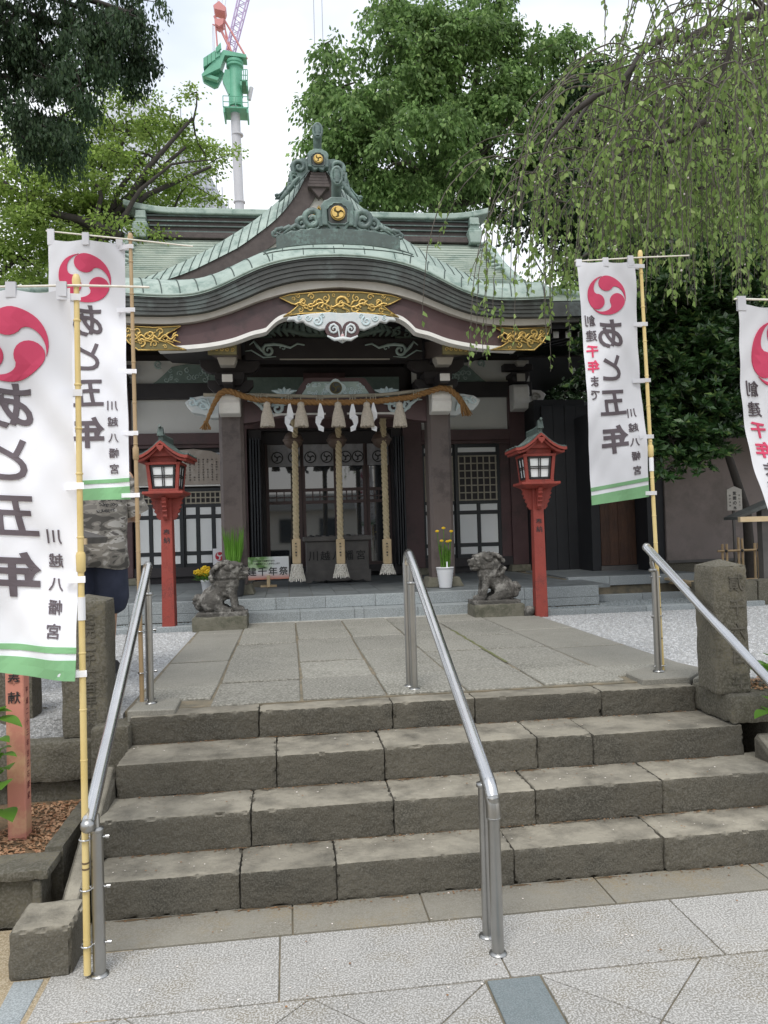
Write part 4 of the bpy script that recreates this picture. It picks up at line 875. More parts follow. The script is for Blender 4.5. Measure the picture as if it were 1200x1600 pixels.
# inner dark ceiling and cross beams between porch and hall
mk('connecting_beam', MB().box(AX-1.26, AX-1.08, 8.9, 11.1, 3.10, 3.30).box(AX+1.08, AX+1.26, 8.9, 11.1, 3.10, 3.30), 'dark', hall)
YW = 11.2
def cols_(x, z0, z1, w=.135, y=YW, d=.13, base=True, nm='wall_column', m='lac'):
    o = mk(nm, MB().box(x-w, x+w, y-d, y+d, z0, z1), m, hall, bevel=.006)
    if base: mk('column_base', MB().frus(x, y, .835, .93, w+.07, d+.10, w+.045, d+.07), 'lbase', o, bevel=.006)
    return o
for s in (-1, 1):
    cols_(AX+s*2.865, .93, 3.55); cols_(AX+s*1.265, .93, 3.55, .14)
    a, b = sorted((AX+s*1.405, AX+s*2.73)); 
    mk('lintel', MB().box(a, b, YW-.14, YW+.05, 2.79, 2.95), 'lac', hall, bevel=.005); mk('lintel_trim', MB().box(a, b, YW-.10, YW+.05, 2.745, 2.79), 'lac', hall)
    mk('plaster_panel', MB().box(a, b, YW-.03, YW+.02, 2.95, 3.44), 'plaster', hall)
    a2, b2 = sorted((AX+s*1.30, AX+s*3.1)); mk('head_beam', MB().box(a2, b2, YW-.12, YW+.1, 3.44, 3.66), 'dark', hall, bevel=.004)
    mk('frieze_plaster', MB().box(a2, b2, YW-.02, YW+.02, 3.66, 4.0), 'plaster', hall)
    fr = [(AX+s*u, z) for u, z in ((1.45, 3.66), (1.55, 3.74), (1.62, 3.88), (1.75, 3.93), (1.95, 3.94), (2.15, 3.90), (2.25, 3.80), (2.36, 3.70), (2.42, 3.66))]
    q = mk('frog_leg_strut', recalc(mk('x', MB().prism(fr, YW-.09, YW-.03), 'cgreen')).data and MB().prism(fr[::-1] if s > 0 else fr, YW-.09, YW-.03), 'cgreen', hall)
    bpy.data.objects.remove(bpy.data.objects['x'])
    cv = MB()
    for i in range(14): cv.curl((AX+s*random.uniform(1.62, 2.25), YW-.095, random.uniform(3.70, 3.86)), random.uniform(.03, .05), 1.2, random.uniform(0, 6), random.choice((-1, 1)), .26, seg=9)
    mk('strut_scrolls', cv, 'cmid', q, smooth=True)
    cv = MB()
    for u, z in ((1.47, 3.93), (2.33, 3.93)): cv.curl((AX+s*u, YW-.12, z), .06, 1.3, u*5, s, .3)
    mk('cloud_nose', cv, 'cmid', hall, smooth=True)
    # bracket blocks on the corner columns and the white noses
    x = AX+s*2.865
    e = MB(); e.frus(x, YW-.2, 3.62, 3.70, .10, .1, .13, .12).box(x-.13, x+.13, YW-.34, YW, 3.70, 3.76).box(x-.22, x+.22, YW-.24, YW-.1, 3.80, 3.9); mk('corner_bracket', e, 'dark', hall, bevel=.004)
    e = MB(); e.box(x-.06, x+.06, YW-.36, YW-.345, 3.62, 3.73).frus(x, YW-.36, 3.84, 3.9, .05, .04, .09, .06); mk('bracket_end', e, 'cream', hall)
    n_ = MB(); n_.prism([(YW-.13, 3.60), (YW-.30, 3.58), (YW-.35, 3.54), (YW-.36, 3.44), (YW-.34, 3.36), (YW-.37, 3.30), (YW-.33, 3.22), (YW-.13, 3.20)][::-1], x-.12, x+.12, 'x'); mk('carved_nose', n_, 'whitep', hall, bevel=.012)
    p = [(x+s*.14, 3.20), (x+s*.14, 3.55), (x+s*.38, 3.53), (x+s*.46, 3.47), (x+s*.40, 3.36), (x+s*.30, 3.27)]
    mk('side_nose', MB().prism(p if s < 0 else p[::-1], YW-.1, YW+.05), 'whitep', hall, bevel=.01); mk('nose_scroll', MB().curl((x+s*.29, YW-.11, 3.42), .08, 1.4, 0, s, .2), 'cream', hall, smooth=True)
    # tie beam across the front, dark threshold
    mk('sill', MB().box(a, b, YW-.10, YW+.08, .93, 1.06), 'dark', hall); mk('plinth_board', MB().box(a, b, YW-.02, YW+.05, .83, .93), 'dark', hall)
    # black lacquered door frames with white panels
    def shoji(x0, x1, z0, z1, y, parts, mull, sx, lat=None):
        fr = MB(); w = .045; fr.box(x0, x0+w, y-.02, y+.02, z0, z1).box(x1-w, x1, y-.02, y+.02, z0, z1)
        zz = z0
        for i, (h, kind) in enumerate(parts):
            fr.box(x0+w, x1-w, y-.019, y+.019, zz, zz+w*.9); zz += w*.9
            if kind in 'pq':
                if kind == 'p': 
                    for mx_ in mull: fr.box(x0+(x1-x0)*mx_-.022, x0+(x1-x0)*mx_+.022, y-.018, y+.018, zz, zz+h)
            zz += h
        fr.box(x0+w, x1-w, y-.019, y+.019, zz, zz+w)
        d = mk('sliding_door', fr, 'blackf', hall); zz = z0
        for i, (h, kind) in enumerate(parts):
            zz += w*.9; xs_ = [x0+w]+([x0+(x1-x0)*q_ for q_ in mull] if kind == 'p' else [])+[x1-w]
            if kind in 'pq':
                for j in range(len(xs_)-1):
                    a_, b_ = xs_[j]+(.022 if j else 0), xs_[j+1]-(.022 if j < len(xs_)-2 else 0); mk('white_panel', MB().box(a_+.008, b_-.008, y-.006, y+.006, zz+.008, zz+h-.008), 'panel', d)
            if kind == 'g':
                L = MB(); nx, nz2 = lat; ww = .017
                for j in range(nx+1): cx = x0+w+.012+(x1-x0-2*w-.024)*j/nx; L.box(cx-ww/2, cx+ww/2, y-.014, y+.006, zz, zz+h)
                for j in range(nz2+1): cz = zz+.012+(h-.024)*j/nz2; L.box(x0+w, x1-w, y-.018, y+.002, cz-ww/2, cz+ww/2)
                mk('lattice', L, 'lat', d); mk('lattice_backing', MB().box(x0+w, x1-w, y+.01, y+.015, zz, zz+h), 'dark', d)
            zz += h
    z0, z1 = 1.06, 2.745; H = z1-z0
    if s > 0:
        P = [(.13, 'p'), (.47, 'p'), (.12, 'p'), (.72, 'g'), (.09, 'q')]; k_ = (H-.045*.9*5-.045)/sum(h for h, _ in P); P = [(h*k_, c) for h, c in P]
        shoji(2.49, 3.17, z0, z1, YW-.03, P, (.5,), s, (6, 6)); shoji(1.99, 2.52, z0, z1, YW+.02, P, (.45,), s, (5, 6))
        mk('door_jamb', MB().box(3.17, 3.32, YW-.06, YW+.06, 1.06, 2.745), 'lac', hall)
    else:
        P = [(.13, 'p'), (.48, 'p'), (.12, 'p'), (.18, 'g')]
        for i_, (xa, xb) in enumerate(((-2.13, -1.46), (-1.48, -.82))): shoji(xa, xb, z0, z0+.045*5+.91, YW-.03+.04*i_, P, (.33, .66), s, (8, 2))
        mk('ledge', MB().box(-2.13, -.82, YW-.09, YW, z0+1.14, z0+1.16), 'whitep', hall)
        mk('notice_glass', MB().box(-2.13, -.82, YW+.04, YW+.05, z0+1.16, 2.745), 'glass', hall)
        mk('notice_mullion', MB().box(-1.49, -1.44, YW-.0, YW+.04, z0+1.16, 2.745).box(-2.13, -.82, YW-.0, YW+.04, 2.69, 2.745), 'blackf', hall)
# aged hand-written notice standing behind the left window sill
nb = thing('hand_written_notice', (-1.5, 11.16, 2.22), 'wide aged paper notice with columns of brushed writing on the left facade', 'notice')
P = [(-2.1, 2.225), (-.83, 2.225), (-.83, 2.60), (-1.05, 2.70), (-1.3, 2.735), (-1.8, 2.70), (-2.1, 2.62)]
mk('sheet', MB().prism(P[::-1], 11.150, 11.156), 'oldp', nb)
wr = MB(); wr2 = MB(); cs = '八幡宮御由緒川越市南通町鎮座祭神応神天皇創建長元三年源頼信'
for ci_ in range(13):
    x = -.98-.062*ci_
    for j in range(9):
        if random.random() < .12: continue
        put_text(wr, cs[(ci_*5+j) % len(cs)], (x, 11.147, 2.58-.036*j), .024, th=.001, bold=.0)
for j in range(4): put_text(wr2, '八幡神社'[j], (-.90, 11.147, 2.60-.062*j), .038, th=.001, bold=.01)
for j in range(10): put_text(wr, '旧川越城下鎮守社以上'[j], (-1.93, 11.147, 2.60-.034*j), .02, th=.001)
mk('brush_writing', wr, 'text', nb); mk('red_heading', wr2, mat('red_ink', (.40, .06, .05)), nb)
st_ = thing('crest_sign', (-.96, 11.02, 1.1), 'small white square sign with a red comma crest beside the left pillar', 'sign')
mk('board', MB().box(-1.05, -.86, 11.03, 11.04, 1.08, 1.31), 'paper', st_); mm = MB(); put_mon(mm, (-.955, 1.20), .062, 11.024, 11.029, -1); mk('red_crest', mm, mat('crest_red', (.45, .02, .04)), st_)
# ------------------------------------------------------------------ glass doors and what shows behind them
YG = 11.35
gx = [-.30, .23, .75, 1.18, 1.55]
mk('inner_jamb', MB().box(-.53, -.34, YW-.05, YG+.1, .85, 2.98).box(1.55, 1.72, YW-.05, YG+.1, .85, 2.98).box(-.40, -.30, YG-.02, YG+.1, .85, 2.98), 'dark', hall)
fold = MB()
for i in range(4): fold.box(-.50+.04*i, -.475+.04*i, YW-.30, YG, 1.0, 2.85)
for i in range(4): fold.box(1.57+.035*i, 1.59+.035*i, YW-.30, YG, 1.0, 2.85)
mk('folded_shutter', fold, 'blackf', hall, bevel=.003)
mk('threshold', MB().box(-.35, 1.6, YG-.05, YG+.1, .90, 1.0).box(-.35, 1.6, YG-.05, YG+.1, 2.80, 3.0), 'dark', hall)
frm = mat('brown_glazed_door_frame', (.075, .045, .042), rough=.5)
for i in range(len(gx)-1):
    a, b = gx[i]+.004, gx[i+1]-.004; y = YG+.02*(i % 2); w = .045
    fr = MB(); fr.box(a, a+w, y-.02, y+.02, 1.0, 2.80).box(b-w, b, y-.02, y+.02, 1.0, 2.80)
    for z in (1.0, 1.92, 2.10, 2.755): fr.box(a+w, b-w, y-.019, y+.019, z, z+.045)
    fr.box(a+w, b-w, y-.018, y+.018, 2.01, 2.028); fr.box(a+w, b-w, y-.019, y+.019, 1.30, 1.33) if 0 else None
    for q in range(1, 4): x = a+w+(b-a-2*w)*q/4; fr.box(x-.008, x+.008, y-.017, y+.017, 1.965, 2.10)
    d = mk('glazed_door', fr, frm, hall); mk('pane', MB().box(a+w, b-w, y-.002, y+.002, 1.045, 1.92), 'glass', d); mk('pane', MB().box(a+w, b-w, y-.002, y+.002, 1.965, 2.10), 'glass', d); mk('pane', MB().box(a+w, b-w, y-.002, y+.002, 2.145, 2.755), 'glass', d)
# crested hanging cloth just outside the upper panes
ct = thing('crested_curtain', (.6, 11.3, 2.5), 'grey door curtain with black comma crests hanging behind the bells', 'curtain')
for x0, x1 in ((-.26, .21), (.26, .70), (.78, 1.14), (1.2, 1.52)):
    P = [[(x, 11.305+.006*math.sin(x*37), z) for x in np.linspace(x0, x1, 12)] for z in (2.79, 2.6, 2.47)]
    mk('cloth_panel', MB().grid(P), mat('grey_curtain', (.30, .30, .31), (.24, .24, .25), 20), ct)
mm = MB(); dd = MB()
for x in (-.12, .12, .36, .60, .88, 1.06, 1.36):
    dd.lathe([(.088, -.004), (.088, 0)], (x, 11.293, 2.60), 20, 'y')
mk('black_roundel', dd, 'text', ct)
for x in (-.12, .12, .36, .60, .88, 1.06, 1.36): put_mon(mm, (x, 2.60), .07, 11.284, 11.288, -1)
mk('comma_crest', mm, mat('grey_crest', (.28, .28, .29)), ct)
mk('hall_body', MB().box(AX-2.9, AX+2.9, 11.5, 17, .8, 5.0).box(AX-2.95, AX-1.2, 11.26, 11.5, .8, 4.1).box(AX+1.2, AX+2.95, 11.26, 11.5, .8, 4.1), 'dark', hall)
mk('transom', MB().box(AX-1.2, AX+1.2, YW-.05, YW+.1, 2.98, 3.9), 'dark', hall)
tp = MB(); tp.box(AX-1.1, AX-.3, YW-.07, YW-.05, 3.45, 3.75).box(AX+.3, AX+1.1, YW-.07, YW-.05, 3.45, 3.75); mk('transom_panel', tp, 'cgreen', hall)
mk('transom_beam', MB().box(AX-1.2, AX+1.2, YW-.14, YW-.04, 3.0, 3.22).box(AX-.3, AX+.3, YW-.12, YW-.04, 3.42, 3.8), 'lac', hall)

# ================================================================== THINGS IN FRONT OF THE HALL
# saisen box
bx = thing('offertory_box', (.64, 10.2, .84), 'dark weathered wooden offertory box with carved characters in front of the glass doors', 'offertory box')
b = MB(); b.box(.235, 1.045, 9.98, 10.5, .93, 1.38); mk('body', b, 'box', bx, bevel=.006)
mk('lid_rim', MB().box(.20, 1.08, 9.94, 10.54, 1.38, 1.44), 'box', bx, bevel=.006)
fo = [(.215, .845), (.215, 1.0), (1.065, 1.0), (1.065, .845), (1.0, .845), (.96, .875), (.92, .86), (.85, .86), (.80, .88), (.75, .86), (.53, .86), (.48, .88), (.43, .86), (.36, .86), (.32, .875), (.28, .845)]
mk('foot_board', MB().prism(fo, 9.955, 9.975), 'box', bx, bevel=.004)
for i in range(8): mk('top_slat', MB().box(.26+.1*i, .29+.1*i, 9.98, 10.5, 1.44, 1.452), 'box', bx)
mm = MB()
for i, ch in enumerate('川越八幡宮'): put_text(mm, ch, (.32+.155*i, 9.977, 1.19), .125, th=.004, bold=.012)
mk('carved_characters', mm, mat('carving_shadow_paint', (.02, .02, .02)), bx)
# bells and bell ropes
RX = [(458, 688, 908, 464), (526, 688, 902, 533), (596, 687, 897, 606)]
for i, (xb, yb, yt, xt) in enumerate(RX):
    Yr = 9.55; c = at(xb, yb, Yr+.08); top = at(xb+2, 650, Yr); end = at(xt, yt, Yr)
    where = ('leftmost', 'middle', 'rightmost')[i]
    t = thing('shrine_bell', c, f'{where} of the three round brown bronze bells under the front beam', 'bell', 'bells over the offertory box')
    r = .118
    mk('shell', MB().lathe([(r*math.sin(a)+.001, r*.95*math.cos(a)) for a in np.linspace(.05, 3.09, 17)], c, 22), 'bell', t, smooth=True)
    mk('rim_band', MB().lathe([(r, -.018), (r*1.10, -.012), (r*1.10, .012), (r, .018)], c, 20), 'bell', t, smooth=True)
    mk('hanger', MB().tube([(c.x, c.y, c.z+r*.9), (c.x, c.y, c.z+r*.9+.22)], .018, 8), 'bell', t)
    t = thing('bell_rope', (end.x, end.y, end.z), f'{where} of the three twisted hemp bell ropes with white netted tassel', 'bell rope', 'bell ropes before the offertory box')
    sl_t = at(xt-.5, 843, Yr).z; sl_b = at(xt, 881, Yr).z; n = 110
    def cpt(z): 
        q = (top.z-z)/(top.z-end.z); return top.x+(end.x-top.x)*q
    for k in range(3):
        P = []
        for j in range(n+1):
            z = top.z-.03+(sl_t-top.z)*j/n; a = j*.42*math.pi/2.6+k*2.094; P.append((cpt(z)+.021*math.cos(a), Yr+.023*math.sin(a), z))
        mk('strand', MB().tube(P, .0215, 6), 'ropec', t, smooth=True)
    kn = MB(); kn.tube([(top.x, Yr, top.z-.16), (top.x-.02, Yr-.02, top.z-.09), (top.x+.015, Yr-.02, top.z-.03), (top.x-.01, Yr, top.z+.05)], [.024, .034, .03, .012], 8); mk('knot', kn, 'ropec', t, smooth=True)
    x = cpt((sl_t+sl_b)/2); mk('wooden_sleeve', MB().box(x-.052, x+.052, Yr-.052, Yr+.052, sl_b, sl_t+.01), 'natw', t, bevel=.012)
    mm = MB()
    for j in range(5): put_text(mm, '奉納八幡宮'[j], (x-.005, Yr-.055, sl_t-.05-.036*j), .024, th=.001)
    mk('sleeve_writing', mm, 'text', t)
    h = sl_b-end.z; mk('tassel_core', MB().lathe([(.055, 0), (.06, -.02), (.065, -h*.4), (.088, -h*.8), (.082, -h*.86)], (x, Yr, sl_b), 16), 'tassw', t, smooth=True)
    nt_ = MB()
    for k in range(9):
        for d in (-1, 1):
            P = []
            for j in range(9): q = j/8; a = k*2*math.pi/9+d*q*1.6; rr = .062+.032*q**1.3; P.append((x+rr*math.cos(a), Yr+rr*math.sin(a), sl_b-.005-h*.78*q))
            nt_.tube(P, .007, 4)
    mk('netting', nt_, 'tassw', t, smooth=True)
    fr = MB()
    for k in range(22): a = k*2*math.pi/22; fr.tube([(x+.088*math.cos(a), Yr+.088*math.sin(a), sl_b-h*.78), (x+.098*math.cos(a), Yr+.098*math.sin(a), end.z+random.uniform(-.01, .01))], .009, 5)
    mk('fringe', fr, 'tassw', t, smooth=True)
# straw rope across the porch, its pole, tassels and paper streamers
YR = 8.40
sr = thing('sacred_straw_rope', (AX, YR, 3.03), 'thick orange brown twisted straw rope strung across the porch between pillars', 'straw rope')
pts = [(322, 662), (327, 648), (334, 632), (343, 616), (352, 611), (362, 612), (380, 619), (400, 624), (450, 628), (530, 629), (590, 627), (640, 621), (670, 612), (688, 606), (702, 608), (716, 620), (722, 630)]
Q = [at(x, y, YR-.02) for x, y in pts]
def resample(P, n):
    L = [0]
    for a, b_ in zip(P, P[1:]): L.append(L[-1]+(b_-a).length)
    out = []
    for i in range(n):
        t_ = L[-1]*i/(n-1); j = max(k for k in range(len(L)) if L[k] <= t_+1e-9); j = min(j, len(P)-2); out.append(P[j].lerp(P[j+1], (t_-L[j])/(L[j+1]-L[j])))
    return out
Q = resample(Q, 200)
for k in range(3):
    P = []
    for j, p in enumerate(Q):
        t_ = (Q[min(j+1, 199)]-Q[max(j-1, 0)]).normalized(); n1 = Vector((0, 1, 0)); n2 = t_.cross(n1); a = j*.62+k*2.094; w = .017 if j > 25 else .008+.009*j/25
        P.append(p+n1*w*math.cos(a)+n2*w*math.sin(a))
    mk('strand', MB().tube(P, [.0195 if j > 25 else .010+.0095*j/25 for j in range(200)], 6), 'rope', sr, smooth=True)
for (p, dx, n, L_) in ((Q[0], -.01, 26, .07), (Q[-1], .05, 46, .15)):
    fr = MB()
    for k in range(n): fr.tube([p+Vector((random.uniform(-.02, .02), random.uniform(-.02, .02), .03)), p+Vector((dx+random.uniform(-.06, .06), random.uniform(-.05, .05), -L_*random.uniform(.7, 1)))], .005, 4)
    mk('frayed_end', fr, 'rope', sr)
pp = thing('rope_pole', (AX, YR+.06, 3.05), 'long pale bamboo pole behind the straw rope across the porch', 'pole')
Pp = [at(x, y, YR+.08) for x, y in ((318, 617), (400, 617), (500, 620), (600, 617), (707, 604))]; mk('pole', MB().tube(resample(Pp, 14), .020, 8), 'lat', pp, smooth=True)
ti = MB()
for x, y in ((405, 619), (452, 621), (500, 622), (551, 621), (583, 620), (650, 614)):
    for k in (-4, 0, 4): c = at(x+k, y+3, YR+.02); ti.tube([(c.x+.01*math.cos(a), c.y+.07*math.cos(a), c.z+.055*math.sin(a)) for a in np.linspace(0, 6.283, 9)], .004, 4, caps=False)
mk('ties', ti, 'lat', pp)
for i, (x, w) in enumerate(((417, 20), (470, 20), (528, 20), (573, 19), (624, 20))):
    c = at(x, 628, YR-.05); e = at(x, 667, YR-.05); R2 = .073
    which = ('leftmost straw tassel', 'second straw tassel from the left', 'middle straw tassel', 'second straw tassel from the right', 'rightmost straw tassel')[i]
    t = thing('straw_tassel', e, which+' of the five hanging on the sacred rope', 'tassel', 'tassels on the sacred rope')
    H_ = c.z-e.z; mk('head', MB().lathe([(.015, 0), (.034, -.012), (.04, -.04), (.032, -.065)], c, 14), 'tass', t, smooth=True)
    s_ = MB(); nn = 30
    for ring, rr in ((nn, 1.0), (16, .6)):
        for k in range(ring): a = k*2*math.pi/ring; s_.tube([(c.x+.030*math.cos(a), c.y+.030*math.sin(a), c.z-.055), (c.x+.055*rr*math.cos(a), c.y+.055*rr*math.sin(a), c.z-H_*.55), (c.x+R2*rr*math.cos(a), c.y+R2*rr*math.sin(a), e.z+random.uniform(-.006, .008))], [.007, .010, .008], 5)
    mk('skirt', s_, 'tass', t, smooth=True); mk('neck_tie', MB().lathe([(.035, -.006), (.035, .006)], (c.x, c.y, c.z-.062), 12), 'lat', t); mk('cord', MB().tube([c, (c.x, c.y+.05, c.z+.09)], .006, 5), 'lat', t)
for i, x in enumerate((452, 500, 551, 583)):
    c = at(x, 627, YR-.04); z = c.z; zz = MB()
    which = ('leftmost', 'second from left', 'third from left', 'rightmost')[i]
    t = thing('paper_streamer', c, f'{which} of the four white zigzag paper streamers between the tassels', 'paper streamer', 'zigzag paper streamers')
    X0 = c.x; y = c.y; s = 1 if i != 2 else -1
    def pl4(p, q_): return zz.add([(X0+s*a_, y+d_, z-b_) for a_, b_, d_ in p], [(0, 1, 2, 3)] if s < 0 else [(0, 3, 2, 1)])
    pl4([(-.004, 0, 0), (.006, 0, 0), (.042, .14, -.01), (-.026, .10, -.01)], 0); pl4([(-.026, .10, -.01), (.042, .14, -.01), (.038, .19, .01), (-.03, .15, .01)], 0)
    pl4([(-.052, .17, -.012), (.012, .21, -.012), (.03, .19, .01), (-.03, .15, .01)], 0); pl4([(-.052, .17, -.012), (.012, .21, -.012), (-.008, .26, .012), (-.055, .23, .012)], 0)
    pl4([(-.055, .23, .012), (-.008, .26, .012), (.035, .285, -.01), (-.02, .31, -.01)], 0) ; pl4([(-.035, .24, .0), (.035, .285, -.01), (.03, .335, 0), (-.025, .315, 0)], 0)
    o = mk('folded_paper', zz, 'paper', t); so = o.modifiers.new('thick', 'SOLIDIFY'); so.thickness = .002
# festival sign, pots
fs = thing('festival_sign', at(419, 910, 9.6), 'wide festival signboard with green photo and large black characters between pots and rope', 'signboard')
a, b_ = at(387, 909, 9.6), at(452, 908, 9.6); z0, z1 = a.z+.02, at(387, 871, 9.6).z
po = bpy.data.materials.new('sign_print'); po.use_nodes = True; t_ = po.node_tree; pb = t_.nodes['Principled BSDF']; gt_ = t_.nodes.new('ShaderNodeNewGeometry'); sp = t_.nodes.new('ShaderNodeSeparateXYZ'); t_.links.new(gt_.outputs['Position'], sp.inputs[0])
def mr_(o, a0, a1):
    m = t_.nodes.new('ShaderNodeMapRange'); m.inputs[1].default_value = a0; m.inputs[2].default_value = a1; t_.links.new(o, m.inputs[0]); return m.outputs[0]
def mx_(f, c1, c2):
    m = t_.nodes.new('ShaderNodeMix'); m.data_type = 'RGBA'; t_.links.new(f, m.inputs[0])
    for i_, c in ((6, c1), (7, c2)):
        if hasattr(c, 'node'): t_.links.new(c, m.inputs[i_])
        else: m.inputs[i_].default_value = (*c, 1)
    return m.outputs[2]
nz2 = t_.nodes.new('ShaderNodeTexNoise'); nz2.inputs['Scale'].default_value = 14; t_.links.new(gt_.outputs['Position'], nz2.inputs[0])
gr = mx_(mr_(nz2.outputs[0], .4, .6), (.12, .25, .07), (.45, .6, .35)); c_ = mx_(mr_(sp.outputs[0], a.x+.22, a.x+.34), gr, (.75, .77, .78)); c_ = mx_(mr_(sp.outputs[2], z0+.15, z0+.10), c_, (.72, .70, .70)); c_ = mx_(mr_(sp.outputs[2], z0+.075, z0), c_, (.65, .22, .14)); t_.links.new(c_, pb.inputs['Base Color']); pb.inputs['Roughness'].default_value = .4
mk('board', MB().box(a.x, b_.x, 9.6, 9.61, z0, z1), po, fs); mk('back_board', MB().box(a.x+.02, b_.x+.02, 9.615, 9.63, z0+.01, z1-.01), 'dark', fs)
mk('stand_block', MB().box((a.x+b_.x)/2-.02, (a.x+b_.x)/2+.02, 9.55, 9.65, .84, z0+.05), 'natw', fs, bevel=.004); mk('rear_leg', MB().box((a.x+b_.x)/2-.1, (a.x+b_.x)/2+.1, 9.65, 9.75, .836, .86), 'natw', fs)
mm = MB()
for i, ch in enumerate('建千年祭'): put_text(mm, ch, (a.x+.055+.128*i, 9.597, z0+.10), .108, th=.001, bold=.012)
for r_i, tx in enumerate(('おかげさまで創建千年まで', '八幡宮をよろしくお守りします')): put_text(mm, tx, (a.x+.20+.04*r_i, 9.597, z1-.05-.035*r_i), .022, th=.001, bold=.02)
mk('lettering', mm, 'text', fs)
def leafblade(mb, p, d, L, w, up=Vector((0, 0, 1))):
    d = Vector(d).normalized(); sd = d.cross(up); sd = sd.normalized() if sd.length > 1e-3 else Vector((1, 0, 0)); p = Vector(p); n = sd.cross(d)*.06*L
    mb.add([p, p+d*L*.45+sd*w+n, p+d*L, p+d*L*.45-sd*w+n], [(0, 1, 2, 3)])
c = at(325, 908, 9.0); c.z = .84
fp = thing('flower_pot', c, 'small white pot of bright yellow pansies behind the left guardian lion', 'flower pot')
mk('pot', MB().lathe([(.055, 0), (.06, .01), (.078, .13), (.084, .135), (.084, .15), (.07, .15)], c, 20), 'pot', fp, smooth=True)
pt = MB(); lv = MB()
for i in range(34):
    a = random.uniform(0, 6.28); r = .15*math.sqrt(random.random()); q = Vector((c.x+r*math.cos(a), c.y+r*math.sin(a)*.8, c.z+.24+random.uniform(-.04, .05)))
    for k in range(5): b2_ = k*1.256+i; pt.ball(q+Vector((.016*math.cos(b2_), -.008, .016*math.sin(b2_))), (.014, .007, .014), 6)
for i in range(220): a = random.uniform(0, 6.28); r = .15*math.sqrt(random.random()); leafblade(lv, (c.x+r*math.cos(a), c.y+r*math.sin(a), c.z+.14+random.uniform(0, .08)), (math.cos(a), math.sin(a), random.uniform(-.3, 1)), .045, .014)
mk('pansy_blooms', pt, 'yel', fp, smooth=True); mk('foliage', lv, 'L_hyd', fp)
c = at(366, 924, 8.45); c.z = .84
rp = thing('reed_pot', c, 'tall green reeds in a dark pot standing behind the left lion head', 'potted plant')
mk('pot', MB().lathe([(.10, 0), (.13, .25), (.145, .30), (.15, .30), (.15, .32), (.12, .32)], c, 22), 'potd', rp, smooth=True)
lv = MB()
for i in range(90): a = random.uniform(0, 6.28); r = .07*math.sqrt(random.random()); h = random.uniform(.25, .48); d = Vector((math.cos(a)*.12, math.sin(a)*.12, 1)); leafblade(lv, (c.x+r*math.cos(a), c.y+r*math.sin(a), c.z+.30), d, h, .007, Vector((random.uniform(-1, 1), 1, 0)))
mk('reed_blades', lv, 'L_hyd', rp)
c = at(696, 913, 8.42); c.z = .84
wp = thing('white_flower_pot', c, 'white ribbed pot with tall yellow daisies before the right pillar', 'flower pot')
pr = []
for i in range(15): z = .215*i/14; r = .066+.03*i/14; pr.append((r+(.003 if i % 2 else 0), z))
pr += [(.10, .215), (.10, .228), (.085, .228)]
mk('pot', MB().lathe(pr, c, 26), 'pot', wp, smooth=True)
st2 = MB(); fl = MB(); lv = MB()
for i in range(30):
    a = random.uniform(0, 6.28); r = .05*math.sqrt(random.random()); h = random.uniform(.16, .30); x, y = c.x+r*math.cos(a), c.y+r*math.sin(a); st2.tube([(x, y, c.z+.2), (x+.3*r*math.cos(a), y, c.z+.2+h*.5), (x+.6*r*math.cos(a), y, c.z+.2+h)], .004, 4)
    for k in range(14): leafblade(lv, (x+.3*r*math.cos(a), y, c.z+.2+h*random.random()), (random.uniform(-1, 1), random.uniform(-1, 1), 1.3), .028, .004)
mk('leaves', lv, 'L_hyd', wp)
for fx, fy in ((683, 830), (705, 830), (690, 845), (699, 846), (703, 845), (693, 825)):
    q = at(fx, fy, 8.42); st2.tube([(c.x+(q.x-c.x)*.4, c.y, c.z+.2), (c.x+(q.x-c.x)*.8, c.y, (c.z+.2+q.z)/2), q], .004, 5)
    for k in range(9): b2_ = k*.698; fl.ball(q+Vector((.014*math.cos(b2_), .0, .008*math.sin(b2_))), (.009, .007, .006), 6)
    fl.ball(q, (.010, .01, .008), 8)
mk('stems', st2, 'L_hyd', wp, smooth=True); mk('yellow_blooms', fl, 'yel', wp, smooth=True); mk('name_tag', MB().box(c.x+.005, c.x+.02, c.y-.06, c.y-.058, c.z+.22, c.z+.29), 'paper', wp)
